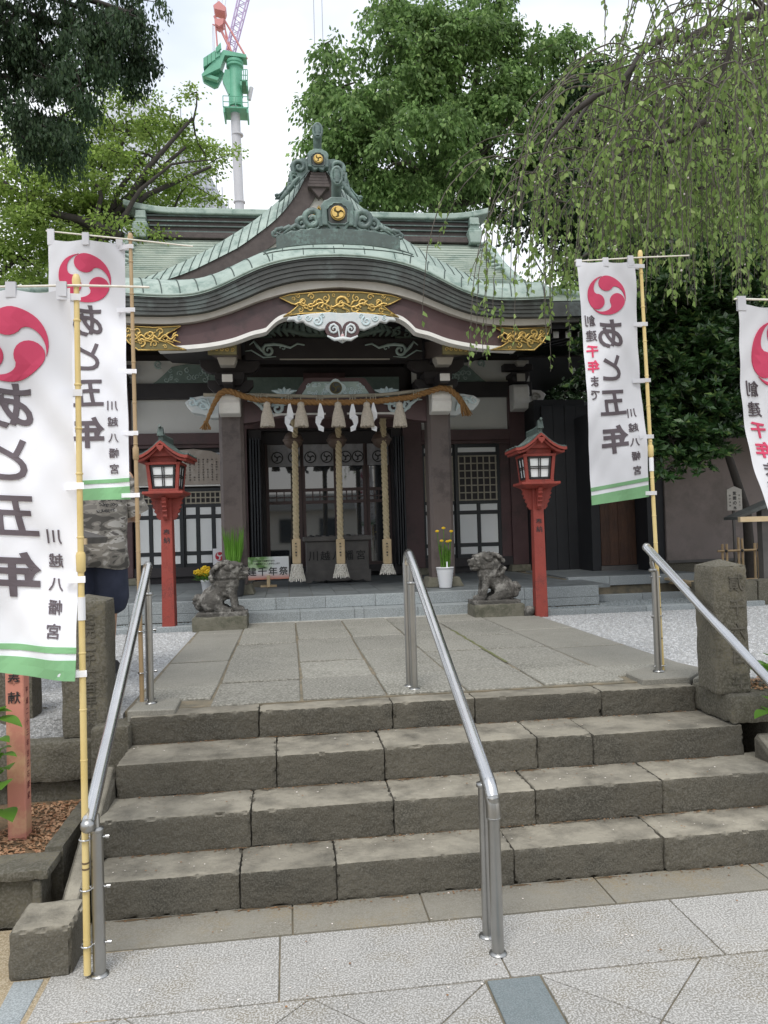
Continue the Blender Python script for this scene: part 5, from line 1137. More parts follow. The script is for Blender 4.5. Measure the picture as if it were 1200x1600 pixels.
# ------------------------------------------------------------------ red lanterns
def lantern(x, y, z0, label, side):
    t = thing('wooden_lantern', (x, y, z0), label, 'lantern', 'vermilion lanterns flanking the path')
    z = lambda h: z0+h
    mk('post', MB().frus(x, y, z(0), z(1.30), .060, .060, .050, .050), 'lant', t, bevel=.004)
    mm = MB(); put_text(mm, '奉', (x, y-.0535, z(.94)), .062, th=.001, bold=.012); put_text(mm, '納', (x, y-.054, z(.865)), .062, th=.001, bold=.012); mk('lettering', mm, 'text', t)
    for d in range(4):                                 # stepped brackets on the four sides
        q = MB(); W_ = .02
        pr = [(.05, 1.06), (.05, 1.27), (.155, 1.27), (.135, 1.235), (.148, 1.22), (.125, 1.195), (.138, 1.18), (.112, 1.155), (.122, 1.14), (.098, 1.115), (.10, 1.09), (.075, 1.06)]
        ca, sa = [(1, 0), (0, 1), (-1, 0), (0, -1)][d]
        vs = []
        for w in (-W_, W_): vs += [(x+ca*r-sa*w, y+sa*r+ca*w, z(h)) for r, h in pr]
        n = len(pr); q.add(vs, [tuple(range(n)), tuple(range(2*n-1, n-1, -1))]+[(i, i+n, (i+1) % n+n, (i+1) % n) for i in range(n)]); recalc(mk('bracket', q, 'lant', t))
    mk('tray', MB().frus(x, y, z(1.265), z(1.30), .115, .115, .185, .185).box(x-.19, x+.19, y-.19, y+.19, z(1.30), z(1.325)), 'lant', t, bevel=.004)
    hb, ht = .120, .142
    fr = MB()
    for sx in (-1, 1):
        for sy in (-1, 1): fr.add([(x+sx*hb+dx, y+sy*hb+dy, z(1.325)) for dx, dy in ((-.016, -.016), (.016, -.016), (.016, .016), (-.016, .016))]+[(x+sx*ht+dx, y+sy*ht+dy, z(1.585)) for dx, dy in ((-.016, -.016), (.016, -.016), (.016, .016), (-.016, .016))], [(3, 2, 1, 0), (4, 5, 6, 7), (0, 1, 5, 4), (1, 2, 6, 5), (2, 3, 7, 6), (3, 0, 4, 7)])
    fr.box(x-.14, x+.14, y-.14, y+.14, z(1.325), z(1.35)); fr.frus(x, y, z(1.575), z(1.60), .162, .162, .165, .165)
    mk('light_box_frame', fr, 'lant', t, bevel=.003)
    for d in range(4):
        ca, sa = [(0, -1), (1, 0), (0, 1), (-1, 0)][d]; tx, ty = -sa, ca
        def P_(u, h, o): q = (h-1.35)/.225; half = (hb+(ht-hb)*q); return (x+ca*(half+o)+tx*u*half*.80, y+sa*(half+o)+ty*u*half*.80, z(h))
        pn = mk('paper_pane', MB().add([P_(-1, 1.355, 0), P_(1, 1.355, 0), P_(1, 1.57, 0), P_(-1, 1.57, 0)], [(0, 1, 2, 3)]), 'panel', t)
        fr = MB()
        def bar(u0, h0, u1, h1): 
            A = [P_(u0, h0, .002), P_(u1, h0, .002), P_(u1, h1, .002), P_(u0, h1, .002)]; B_ = [P_(u0, h0, .012), P_(u1, h0, .012), P_(u1, h1, .012), P_(u0, h1, .012)]; fr.add(A+B_, [(4, 5, 6, 7), (0, 1, 5, 4), (1, 2, 6, 5), (2, 3, 7, 6), (3, 0, 4, 7)])
        bar(-1, 1.355, 1, 1.375); bar(-1, 1.555, 1, 1.572); bar(-1, 1.36, -.86, 1.57); bar(.86, 1.36, 1, 1.57); bar(-.12, 1.36, -.05, 1.57); bar(.05, 1.36, .12, 1.57); bar(-1, 1.455, 1, 1.463); bar(-1, 1.473, 1, 1.481)
        mk('window_grid', fr, 'text', pn)
    mk('neck', MB().box(x-.125, x+.125, y-.125, y+.125, z(1.60), z(1.66)), 'lant', t, bevel=.003)
    rp_ = [(0, 1.795), (.032, 1.772), (.07, 1.735), (.115, 1.70), (.17, 1.668), (.22, 1.654), (.25, 1.656)]
    up_ = [(x-u, z(h)) for u, h in rp_[::-1]]+[(x+u, z(h)) for u, h in rp_[1:]]; lo_ = [(a, b-.028) for a, b in up_]
    mk('roof_board', MB().band(up_, lo_, y-.24, y+.24), 'lant', t, bevel=.002)
    l2 = [(x+(a-x)*.93, b-.030) for a, b in up_]; mk('roof_underboard', MB().band(l2, [(a, b-.022) for a, b in l2], y-.215, y+.215), 'lant', t)
    mk('gable_pendant', MB().prism([(x-.035, z(1.75)), (x+.035, z(1.75)), (x+.028, z(1.72)), (x, z(1.69)), (x-.028, z(1.72))][::-1], y-.250, y-.235), 'lant', t, bevel=.003)
    mk('gable_fill', MB().prism([(x-.16, z(1.655)), (x+.16, z(1.655)), (x, z(1.76))][::-1], y-.17, y+.17), 'lant', t)
    mk('roof_covering', MB().band([(a, b+.014) for a, b in up_], [(a, b+.001) for a, b in up_], y-.225, y+.235), 'copd', t, bevel=.002)
    rg_ = MB(); rg_.box(x-.022, x+.022, y-.20, y+.24, z(1.80), z(1.845)); rg_.tube([(x, y-.23, z(1.86)), (x, y, z(1.845)), (x, y+.24, z(1.85))], .024, 8)
    for sx in (-1, 1):
        for k in range(4): yy = y-.17+.11*k; rg_.tube([(x+sx*u, yy, z(h)+.018) for u, h in rp_], .006, 5)
    mk('ridge_tiles', rg_, 'copd', t, smooth=False)
    e = MB(); e.frus(x, y-.20, z(1.84), z(1.92), .03, .03, .02, .02); e.tube([(x, y-.19, z(1.91)), (x+.0, y-.25, z(1.93))], .014, 6); mk('ridge_finial', e, 'copd', t)
    return t
l1 = lantern(-1.136, 7.55, .60, 'vermilion wooden lantern on a tall post left of the path, before the paper notice', -1)
l2_ = clone(l1); l2_.location = (2.463, 7.37, .60); l2_.rotation_euler = (0, 0, R_(-3)); l2_['label'] = 'vermilion wooden lantern on a tall post right of the path, before the black wall'
l1.rotation_euler = (0, 0, R_(-4))
tag(mk('loose_stone', stone(2.30, 2.40, 7.36, 7.44, .60, .70, res=.02, r=.03, amp=.02, seed=8), 'lion', smooth=True), 'fist sized stone lying between the right lion plinth and the lantern post', 'stone')
# ------------------------------------------------------------------ guardian lions
def lion(cx, cy, z0, mir, label, seed):
    t = thing('guardian_lion', (cx, cy, z0), label, 'stone lion', 'stone guardian lions')
    f = lambda x, y, z: (cx+mir*x, cy+y, z0+z)
    mk('plinth', stone(cx-.255, cx+.255, cy-.17, cy+.17, z0-.02, z0+.135, res=.02, r=.012, amp=.006, seed=seed, chip=.015), 'lbase', t, smooth=True)
    m = MB(); Z = .135; g = lambda x, y, z: f(x, y, z+Z); B = lambda c, r, n=12: m.ball(g(*c), r, n); K = lambda a, b, ra, rb: m.caps(g(*a), g(*b), ra, rb)
    m.add(*[(lambda bb: (bb.v, bb.f))(MB().box(min(cx-mir*.22, cx+mir*.25), max(cx-mir*.22, cx+mir*.25), cy-.14, cy+.14, z0+Z-.005, z0+Z+.035))][0])
    K((-.10, 0, .16), (.06, 0, .27), .10, .10); K((.06, 0, .25), (.075, 0, .36), .105, .085)       # trunk, chest
    for s in (-1, 1):
        B((-.075, s*.075, .125), (.105, .055, .10)); K((-.03, s*.085, .08), (.05, s*.09, .055), .05, .035); B((.045, s*.095, .052), (.065, .035, .024))     # haunch and hind paw
        K((.10, s*.06, .25), (.125, s*.065, .14), .045, .033); K((.125, s*.065, .14), (.14, s*.065, .06), .034, .030); B((.165, s*.065, .055), (.055, .038, .027))   # fore leg and paw
        for k in range(3): B((.195, s*.065+(k-1)*.02, .048), .014, 8); B((.09, s*.095+(k-1)*.018, .045), .013, 8)
    B((.055, 0, .385), (.125, .125, .115)); B((.06, 0, .30), (.12, .12, .10)); B((.125, 0, .425), (.098, .10, .088))         # mane, head
    K((.175, 0, .415), (.215, 0, .405), .062, .055); B((.20, 0, .352), (.055, .052, .022)); B((.258, 0, .432), (.020, .034, .018))   # muzzle, jaw, nose
    for s in (-1, 1):
        B((.185, s*.045, .475), (.036, .028, .020)); B((.20, s*.062, .447), (.014, .012, .013)); B((.08, s*.115, .455), (.04, .016, .032)); B((.245, s*.036, .392), (.022, .02, .014))
    rr = random.Random(seed)
    for i in range(70):
        a = rr.uniform(.6, 4.2); s = rr.choice((-1, 1)); w = rr.uniform(.1, 1); B((.05+.13*math.cos(a), s*.118*w, .375+.135*math.sin(a)*(1-.2*w)), rr.uniform(.017, .027), 8)
    for i in range(14): a = i/13; s = (-1) ** i; B((.03-.10*a, s*.03, .36-.14*a), .022, 8)
    B((-.19, 0, .12), (.055, .055, .075)); B((-.215, 0, .165), (.04, .045, .045)); K((-.14, 0, .08), (-.20, 0, .09), .035, .045)        # tail
    for i in range(12): a = i*.55; B((-.20+.045*math.cos(a), .035*math.sin(i), .135+.055*math.sin(a)), .022, 8)
    K((-.15, .0, .05), (.20, 0, .04), .03, .03)
    o = mk('figure', m, 'lion', t, smooth=True); r = o.modifiers.new('fuse', 'REMESH'); r.mode = 'VOXEL'; r.voxel_size = .0055; r.use_smooth_shade = True
    s_ = o.modifiers.new('soft', 'SMOOTH'); s_.iterations = 1; s_.factor = .35
    tx = bpy.data.textures.new('wear', 'CLOUDS'); tx.noise_scale = .02; d = o.modifiers.new('wear', 'DISPLACE'); d.texture = tx; d.strength = .008; d.mid_level = .5; return t
lion(-.65, 7.50, .60, 1, 'dark weathered stone guardian lion seated on the left plinth facing right', 11)
lion(2.06, 7.56, .60, -1, 'dark weathered stone guardian lion seated on the right plinth facing left', 23)
# ------------------------------------------------------------------ handrails
def bracket(mb, x, y, z): mb.lathe([(.014, -.01), (.024, -.006), (.024, .006), (.014, .01)], (x, y, z), 12)
def collar(x, y, z, parent): mk('base_collar', MB().lathe([(.032, 0), (.030, .004), (.021, .007)], (x, y, z), 18), 'steeld', parent, smooth=True)
rr_ = .0235; pr_ = .0215
def rail(name, path, posts, label, endcap=True):
    t = thing('handrail', (posts[0][0], posts[0][1], posts[0][2]), label, 'handrail', 'steel handrails on the stairs')
    mk('rail', MB().tube(path, rr_, 18), 'steel', t, smooth=True)
    for x, y, z0, z1, r in posts:
        mk('post', MB().tube([(x, y, z0), (x, y, z1)], r, 18), 'steeld', t, smooth=True); collar(x, y, z0+.002, t)
    if endcap:
        for p, q in ((path[0], path[1]), (path[-1], path[-2])):
            p, q = Vector(p), Vector(q); d = (p-q).normalized(); mk('end_cap', MB().ball(p, rr_*1.08, 14), 'steeld', t, smooth=True)
    return t
A0 = (-.700, 2.745, .525); A1 = (-.742, 4.22, 1.345)
t = rail('l', [A0, A1], [(-.681, 2.786, 0, .49, pr_), (-.735, 4.18, .628, 1.20, .017), (-.757, 4.27, .628, 1.27, .017)], 'polished steel handrail on the left edge of the stairs beside the bamboo pole')
m_ = MB(); bracket(m_, -.681, 2.786, .495); m_.tube([(-.681, 2.786, .49), (-.685, 2.795, .545)], .012, 8); bracket(m_, -.735, 4.18, 1.20); m_.tube([(-.735, 4.18, 1.20), (-.74, 4.18, 1.31)], .009, 8); mk('bracket', m_, 'steeld', t, smooth=True)
el = MB(); B0 = Vector((.695, 2.671, .50)); Lp = [B0, (.694, 2.672, .54), (.692, 2.690, .575), (.690, 2.74, .60)]
C1 = (.672, 4.23, 1.345); 
path = [(.694, 2.675, .545), (.693, 2.690, .570), (.692, 2.72, .592)]+[(.692-.020*k/8, 2.72+1.51*k/8, .592+.765*k/8) for k in range(1, 9)]+[(.671, 4.27, 1.368), (.670, 4.305, 1.355), (.670, 4.32, 1.33), (.669, 4.323, 1.30)]
t = rail('c', path, [(.695, 2.671, 0, .545, pr_*1.02), (.688, 2.79, 0, .55, .0175), (.663, 4.325, .612, 1.31, .019), (.677, 4.235, .612, 1.20, .019)], 'polished steel handrail running up the middle of the stairs', endcap=False)
m_ = MB(); m_.lathe([(.0245, -.004), (.0265, -.002), (.0265, .002), (.0245, .004)], (.695, 2.671, .475), 18); m_.tube([(.695, 2.671, .475), (.6945, 2.673, .52), (.693, 2.688, .558), (.6925, 2.715, .585), (.6915, 2.75, .603)], .026, 18); bracket(m_, .688, 2.79, .552); m_.tube([(.688, 2.79, .55), (.69, 2.79, .615)], .010, 8); bracket(m_, .677, 4.235, 1.2); m_.tube([(.677, 4.235, 1.2), (.674, 4.235, 1.33)], .009, 8); mk('elbow_fitting', m_, 'steeld', t, smooth=True)
D1 = (2.075, 4.26, 1.355); D0 = at(1200, 1062, 3.3); D0 = Vector(D1).lerp(D0, 1.0)
sl = (Vector(D0)-Vector(D1)); sl = sl/abs(sl.y); D2 = Vector(D1)+sl*1.53
t = rail('r', [D1, tuple(D2)], [(2.118, 4.255, .632, 1.215, .021), (D2.x+.01, 2.80, 0, D2.z-.02, .021)], 'polished steel handrail on the right edge of the stairs before the stone post')
m_ = MB(); bracket(m_, 2.106, 4.255, 1.22); m_.tube([(2.112, 4.255, 1.21), (2.098, 4.255, 1.27)], .012, 8); m_.tube([(2.095, 4.25, 1.25), (2.085, 4.235, 1.33)], .008, 8); mk('bracket', m_, 'steeld', t, smooth=True)

# ================================================================== BANNERS
def banner(x, y, z0, ztop, W_, zt, H_, px, lean, label, wave, poleparts, rod, matp='bamboo', r=.011, tabs=5, seed=0, skew=0, sway=None, blow=0):
    """upright banner hung from a bamboo pole; cloth spans W_ to the left (dx<0) of the pole"""
    t = thing('shrine_banner', (x, y, z0), label, 'banner', 'white shrine banners on bamboo poles')
    lx, ly = lean
    pc = lambda z: Vector((x+lx*(z-z0)/(ztop-z0), y+ly*(z-z0)/(ztop-z0), z))
    P = [pc(z0+(ztop-z0)*i/12) for i in range(13)]
    p = mk('pole', MB().tube(P, [r*(1.12-.25*i/12) for i in range(13)], 12), matp, t, smooth=True)
    nd = MB(); rnd = random.Random(seed); z = z0+.12
    while z < ztop-.1: c = pc(z); nd.lathe([(r*1.0, -.004), (r*1.22, 0), (r*1.0, .004)], c, 12); z += rnd.uniform(.15, .24)
    mk('nodes', nd, matp, p, smooth=True)
    dk = MB()
    for zz in poleparts.get('rings', []): c = pc(zz); dk.lathe([(r*1.18, -.003), (r*1.2, .0), (r*1.18, .003)], c, 12)
    if dk.v: mk('dark_rings', dk, 'bnode', p)
    for zz in poleparts.get('socket', []): mk('socket', MB().lathe([(r*1.1, -.035), (r*1.45, -.03), (r*1.5, .025), (r*1.2, .035)], pc(zz), 14), matp, p, smooth=True)
    for zz in poleparts.get('sticker', []): mk('white_sleeve', MB().lathe([(r*1.2, -.04), (r*1.2, .04)], pc(zz), 14), 'paper', p)
    mk('pole_cap', MB().lathe([(r*1.3, -.02), (r*1.35, .0), (r*1.1, .012), (r*.8, .02)], pc(ztop), 12), matp, p, smooth=True)
    ofs = .035
    xr = lambda z: pc(z).x-ofs
    def cloth(u, v, d=0):                              # u 0 left..1 right, v 0 top..1 bottom
        z = zt-H_*v-skew*(1-u)*v
        right = xr(z)+(sway(v) if sway else 0)
        xx = right-W_*(1-u)-blow*(v**1.6)*(1-u)
        a = wave
        yy = pc(z).y+a*.030*math.sin(3.0*u+2.2*v*3+seed)*(1-.25*u)+a*.014*math.sin(9*(u*.6+v*1.2)+seed*2)+a*.010*math.sin(17*(u*.6-v*1.05)+seed)*(.4+.6*u)+a*.005*math.sin(34*(u*.45-v*1.1)+seed*3)*u+a*.0035*math.sin(55*(u*.4+v*.9)+2)*(1-u)
        sag = .012*math.sin(math.pi*(u*2 % 1))*max(0, 1-v*14)
        return (xx, yy-d, z-sag)
    nu, nv = 34, 110
    mb = MB(); mb.grid([[cloth(i/nu, j/nv) for i in range(nu+1)] for j in range(nv+1)]); c_ = mk('cloth', mb, 'cloth', t, smooth=True)
    fnp = lambda a, b, d: cloth(a/W_, b/H_, d)
    def cut(mb, name, m, par):
        """slice flat print finely so that it follows the cloth, then bend it"""
        me = bpy.data.meshes.new(name); me.from_pydata(mb.v, [], mb.f); bm = bmesh.new(); bm.from_mesh(me)
        for k in range(1, 12): bmesh.ops.bisect_plane(bm, geom=bm.verts[:]+bm.edges[:]+bm.faces[:], plane_co=(W_*k/12, 0, 0), plane_no=(1, 0, 0))
        for k in range(1, 40):  bmesh.ops.bisect_plane(bm, geom=bm.verts[:]+bm.edges[:]+bm.faces[:], plane_co=(0, H_*k/40, 0), plane_no=(0, 1, 0))
        off = origin(par)
        for v in bm.verts: q = Vector(fnp(v.co.x, v.co.y, v.co.z)); v.co = q-off
        bm.to_mesh(me); bm.free(); me.materials.append(M[m]); o = bpy.data.objects.new(name, me); COL.objects.link(o); o.parent = par; return o
    T = .0045
    def glyph(mb, ch, u, v, size, asp=1.0, bold=.03):
        V_, F_ = glyphs(ch, bold, .5); zs = V_[:, 2]/(abs(V_[:, 2]).max()+1e-9)
        mb.add([(u*W_-a*size*asp, v*H_-b*size, T*z_) for (a, b, _), z_ in zip(V_, zs)], F_)
    ink, red = MB(), MB()
    for ch, v in zip('あと五年', (.307, .447, .590, .742)): glyph(ink, ch, .48, v, .118*H_*(.9 if ch == 'と' else 1), .98, .035 if ch == '年' else .018)
    for ch, v in zip('川越八幡宮', (.640, .702, .764, .822, .882)): glyph(ink, ch, .80, v, .037*H_, 1, .006)
    for ch, v in zip('創建', (.250, .312)): glyph(ink, ch, .145, v, .046*H_, 1, .004)
    for ch, v in zip('千年', (.376, .438)): glyph(red, ch, .145, v, .05*H_, 1, .03)
    for ch, v in zip('まで', (.500, .556)): glyph(ink, ch, .15, v, .042*H_, 1, .012)
    ex = .47; R2 = .165*W_*2.02
    for poly in tomoe_poly(R2, -1):                    # seen mirrored through the cloth
        pts = [(ex*W_+a, .145*H_-b*1.0) for a, b in poly]; red.prism(pts, -T, T, 'z')
    cut(ink, 'ink_lettering', 'ink', c_); cut(red, 'pink_crest_and_lettering', 'red', c_)
    gb = MB()
    for v0, v1 in ((.930, .945), (.962, 1.0005)): 
        gb.prism([(0, v0*H_), (W_, (v0-.012)*H_), (W_, (v1-.012)*H_ if v1 < 1 else H_), (0, v1*H_)], -T*.8, T*.8, 'z')
    cut(gb, 'green_bands', 'green', c_)
    # crossbar and loops
    q0, q1 = Vector(cloth(0, 0)), pc(zt); rod_z = zt+.016
    mk('crossbar', MB().tube([(q0.x-.012, q0.y, rod_z+rod[2]), (pc(zt).x, pc(zt).y-.012, rod_z+rod[3]), (pc(zt).x+rod[0], pc(zt).y+rod[1]-.012, rod_z+rod[3]+(rod[3]-rod[2])*.8)], .0042, 8), 'paper' if matp == 'x' else 'tassw', t, smooth=True)
    for u in (.035, .5, .93):
        c0 = cloth(u, 0); dz = rod[2]+(rod[3]-rod[2])*u; w = .017
        mk('top_loop', MB().box(c0[0]-w, c0[0]+w, c0[1]-.006, c0[1]-.0035, zt-.03, rod_z+dz+.010).box(c0[0]-w, c0[0]+w, c0[1]+.0035, c0[1]+.006, zt-.03, rod_z+dz+.010).box(c0[0]-w, c0[0]+w, c0[1]-.0035, c0[1]+.0035, rod_z+dz+.007, rod_z+dz+.010), 'cloth', t)
    for i in range(tabs):
        v = .03+.955*i/(tabs-1) if i else .022
        c1 = Vector(cloth(1, v)); c2 = pc(c1.z); L = MB(); w = .0115; xr2 = c2.x+r*1.6
        L.add([(c1.x-.045, c1.y-.004, c1.z-w), (c2.x-r, c2.y-r*1.35, c1.z-w), (xr2, c2.y-r*1.2, c1.z-w), (xr2, c2.y-r*1.2, c1.z+w), (c2.x-r, c2.y-r*1.35, c1.z+w), (c1.x-.045, c1.y-.004, c1.z+w)], [(0, 1, 4, 5), (1, 2, 3, 4)])
        L.add([(c1.x-.045, c1.y+.004, c1.z-w), (c2.x-r, c2.y+r*1.35, c1.z-w), (xr2, c2.y-r*1.2, c1.z-w), (xr2, c2.y-r*1.2, c1.z+w), (c2.x-r, c2.y+r*1.35, c1.z+w), (c1.x-.045, c1.y+.004, c1.z+w)], [(5, 4, 1, 0), (4, 3, 2, 1)])
        mk('side_loop', L, 'cloth', t)
    for zz in poleparts.get('clips', []):
        c = pc(zz); s = poleparts['side']; ring = MB(); px_ = s[0]-c.x; dd = math.copysign(1, px_)
        ring.tube([(c.x+dd*.018, c.y, zz)]+[(c.x+.019*math.cos(a)*1, c.y+.019*math.sin(a), zz) for a in np.linspace(0 if dd > 0 else math.pi, (2*math.pi if dd > 0 else 3*math.pi), 14)]+[(s[0]+dd*.028, s[1]-.0, zz)], .0033, 6); ring.lathe([(.007, 0), (.007, .012)], (s[0]+dd*.030, s[1], zz), 8, 'x')
        mk('clamp', ring, 'steel', t, smooth=True)
    return t
banner(-.719, 2.775, 0.012, 2.405, .40, 2.372, 1.355, 0, (.010, 0), 'nearest white banner cropped by the left picture edge, pole tied to the handrail', 1.0, dict(rings=[.535, .37, .39], socket=[1.42], sticker=[1.26], clips=[.47, .30, .11], side=(-.681, 2.786)), (.25, 0, .0, -.005), seed=1, skew=-.05, sway=lambda v: .018+.02*v-.02*v*v)
banner(-.790, 4.235, .625, 3.12, .385, 3.095, 1.39, 0, (-.008, 0), 'white banner further back at left, hanging before the left lantern and green roof', .7, dict(rings=[], socket=[1.95], clips=[1.0, .78], side=(-.757, 4.27)), (.33, 0, .03, -.01), matp='bamboob', seed=4, skew=0, sway=lambda v: 0)
banner(2.157, 4.285, .632, 3.092, .345, 3.045, 1.395, 0, (-.040, 0), 'white banner at right between the green leaves and the evergreen shrub', .55, dict(rings=[1.0, .82], socket=[1.92], sticker=[1.84], clips=[1.18, .95, .66], side=(2.118, 4.255)), (.30, 0, -.015, .005), seed=2, skew=.04, sway=lambda v: -.01+.02*v)
x3 = at(1145, 470, 2.80)
banner(x3.x+.455, 2.80, 0.012, x3.z+.03, .42, x3.z-.018, 1.35, 0, (0, 0), 'white banner cropped by the right picture edge, its cloth blown inward', .8, dict(rings=[], socket=[1.42], clips=[.4], side=(x3.x+.42, 2.80)), (.25, 0, .0, .0), seed=5, skew=-.06, blow=-.24)

# ================================================================== MEMORIAL POST, PERSON, RIGHT SIDE
mp_ = thing('memorial_post', (-1.22, 3.56, .2), 'faded red painted wooden post with brush writing below the left banner', 'wooden post')
c = Vector((-1.205, 3.60)); mk('shaft', MB().box(-1.240, -1.163, 3.55, 3.625, .19, 1.02), 'pink', mp_, bevel=.004)
mm = MB(); put_text(mm, '献', (-1.203, 3.548, at(25, 1090, 3.55).z), .052, th=.001, bold=.008); put_text(mm, '奉', (-1.203, 3.548, at(25, 1090, 3.55).z+.08), .052, th=.001, bold=.008)
mk('brush_writing', mm, 'text', mp_)
mm = MB(); V0 = []
for j, ch in enumerate('平成二十三年吉日石原家'):
    V_, F_ = glyphs(ch, .01, .5); mm.add([(-1.1625+.0005*(1 if z_ > 0 else 0), 3.588+a*.03, .84-.046*j+b*.03) for a, b, z_ in V_], F_)
mk('side_writing', mm, mat('red_brown_ink', (.16, .04, .035)), mp_)
# person seen from behind, half hidden by the banner
py_, px_ = 5.15, -1.235
pe = thing('person', (px_, py_, .6), 'person from behind in grey camouflage T-shirt and navy shorts beside the left stone post', 'person')
def body_mesh(name, fn, m, vox=.012, par=None):
    b = MB(); fn(b); o = mk(name, b, m, par or pe, smooth=True); r = o.modifiers.new('fuse', 'REMESH'); r.mode = 'VOXEL'; r.voxel_size = vox; r.use_smooth_shade = True; s_ = o.modifiers.new('soft', 'SMOOTH'); s_.iterations = 4; return o
G_ = .61
def bd(b):
    P = lambda x, y, z: (px_+x, py_+y, G_+z)
    for s in (-1, 1):
        b.caps(P(s*.09, 0, .82), P(s*.085, 0, .46), .085, .052); b.caps(P(s*.085, 0, .46), P(s*.065, .02, .09), .052, .034); b.caps(P(s*.065, .02, .05), P(s*.07, .17, .035), .042, .035)
    b.ball(P(0, 0, .88), (.16, .11, .13), 14); b.caps(P(0, 0, .9), P(0, .02, 1.2), .13, .15); b.ball(P(0, .02, 1.28), (.19, .10, .09), 14); b.caps(P(0, .02, 1.32), P(0, .04, 1.44), .055, .052)
    b.ball(P(0, .05, 1.54), (.078, .098, .118), 16); b.ball(P(0, .145, 1.53), (.015, .02, .02), 8)
    for s in (-1, 1): b.ball(P(s*.08, .05, 1.53), (.012, .02, .03), 8)
    b.caps(P(-.20, .02, 1.28), P(-.26, .03, 1.02), .05, .042); b.caps(P(-.26, .03, 1.02), P(-.15, .25, 1.0), .04, .028); b.ball(P(-.13, .31, 1.0), (.035, .045, .02), 10)
    b.caps(P(.20, .02, 1.28), P(.23, .12, 1.03), .05, .042); b.caps(P(.23, .12, 1.03), P(.10, .30, 1.02), .04, .028); b.ball(P(.07, .35, 1.02), (.035, .045, .02), 10)
    for sx, hx in ((-1, -.13), (1, .07)):
        for k in range(4): b.caps(P(hx+(k-1.5)*.018, .34, 1.0), P(hx+(k-1.5)*.02, .385, .985), .009, .007, 8)
        b.caps(P(hx+.035, .31, 1.0), P(hx+.045, .35, 1.005), .010, .008, 8)
body_mesh('body', bd, 'skin', .010)
sh_ = MB(); rows_p = []
for z, w, d, dy in ((.70, .205, .15, 0), (.72, .212, .155, 0), (.82, .205, .15, 0), (.92, .200, .145, 0), (1.02, .205, .14, 0), (1.12, .212, .135, .005), (1.22, .218, .125, .01), (1.30, .20, .11, .015), (1.36, .14, .085, .02), (1.385, .075, .07, .03)):
    rows_p.append([(px_+w*math.cos(a)*(1+.02*math.sin(5*a+z*20)), py_+dy+d*math.sin(a)*(1+.03*math.sin(4*a+z*14)), G_+z+.012*math.sin(3*a)*(z < .75)) for a in np.linspace(0, 2*math.pi, 41)])
sh_.grid(rows_p[::-1]); mk('camouflage_shirt', sh_, 'camo', pe, smooth=True)
for s in (-1, 1):
    A_ = Vector((px_+s*.165, py_+.015, G_+1.29)); B_ = Vector((px_+s*.255, py_+.03 if s < 0 else py_+.08, G_+1.05)); mk('sleeve', MB().tube([A_, A_.lerp(B_, .3), A_.lerp(B_, .7), B_], [.07, .078, .077, .082], 16, caps=False), 'camo', pe, smooth=True)
def so_(b):
    P = lambda x, y, z: (px_+x, py_+y, G_+z)
    for s in (-1, 1): b.caps(P(s*.09, 0, .78), P(s*.105, 0, .50), .11, .105, 14)
    b.ball(P(0, 0, .80), (.18, .13, .10), 14)
body_mesh('navy_shorts', so_, 'navy', .014)
hb_ = MB(); hb_.ball((px_, py_+.035, G_+1.57), (.086, .098, .105), 14); mk('hair', hb_, 'text', pe, smooth=True)
for s in (-1, 1): mk('shoe', MB().ball((px_+s*.07, py_+.08, G_+.045), (.05, .135, .05), 12), 'text', pe, smooth=True)
mm = MB(); rnd = random.Random(3)
for j in range(3):
    for k in range(7): mm.curl((px_+.08+.016*k-.01*j, py_-.135, G_+1.135-.035*j), .011, .9, rnd.uniform(0, 6), rnd.choice((-1, 1)), .3, n=5, seg=7)
mk('shirt_script', mm, 'text', pe)
# little board roof of the water basin at left
wr_ = thing('basin_roof', (-1.3, 4.9, 1.3), 'small weathered board roof seen beside the person left of the bamboo pole', 'small roof')
a = at(150, 845, 4.6); mk('roof_board', MB().prism([(a.x-1.0, a.z+.33), (a.x, a.z+.02), (a.x-.01, a.z-.015), (a.x-1.0, a.z+.28)], 4.4, 4.9), 'box', wr_); mk('eave_edge', MB().box(a.x-1.0, a.x+.002, 4.37, 4.398, a.z-.018, a.z+.016), 'natw', wr_); mk('support_post', MB().box(a.x-.52, a.x-.45, 4.6, 4.67, .6, a.z+.05), 'box', wr_)

rb = thing('side_building', (5.5, 10, .84), 'low dark building right of the hall with cedar doors and beige rendered wall', 'building')
for i in range(5): mk('black_board', MB().box(3.62+.17*i, 3.785+.17*i, 10.50+.004*(i % 2), 10.56, .86, 3.2), 'black', rb, bevel=.003)
mk('black_post', MB().box(4.10, 4.22, 10.0, 10.5, .86, 3.0), 'black', rb)
for i in range(4): mk('cedar_board', MB().box(4.225+.125*i, 4.347+.125*i, 9.99+.003*(i % 2), 10.05, .93, 2.75), 'brownd', rb, bevel=.002)
mk('door_sill', MB().box(4.21, 4.9, 9.97, 10.1, .85, .925), 'box', rb); mk('black_post', MB().box(4.73, 4.96, 9.65, 10.1, .86, 2.75), 'black', rb)
mk('rendered_wall', MB().box(4.97, 9.5, 9.62, 9.75, .96, 2.60), 'beige', rb); mk('wall_base', MB().box(4.97, 9.5, 9.60, 9.76, .60, .955), 'post', rb)
mk('base_rail', MB().box(4.97, 9.5, 9.57, 9.60, .955, .99), 'box', rb)
mk('wall_head', MB().box(4.6, 9.5, 9.55, 9.75, 2.60, 2.78), 'black', rb)
mk('eave_roof', MB().prism([(8.7, 2.50), (8.7, 2.58), (12.0, 3.5), (12, 3.4)][::-1], 4.35, 9.8, 'x'), 'black', rb)
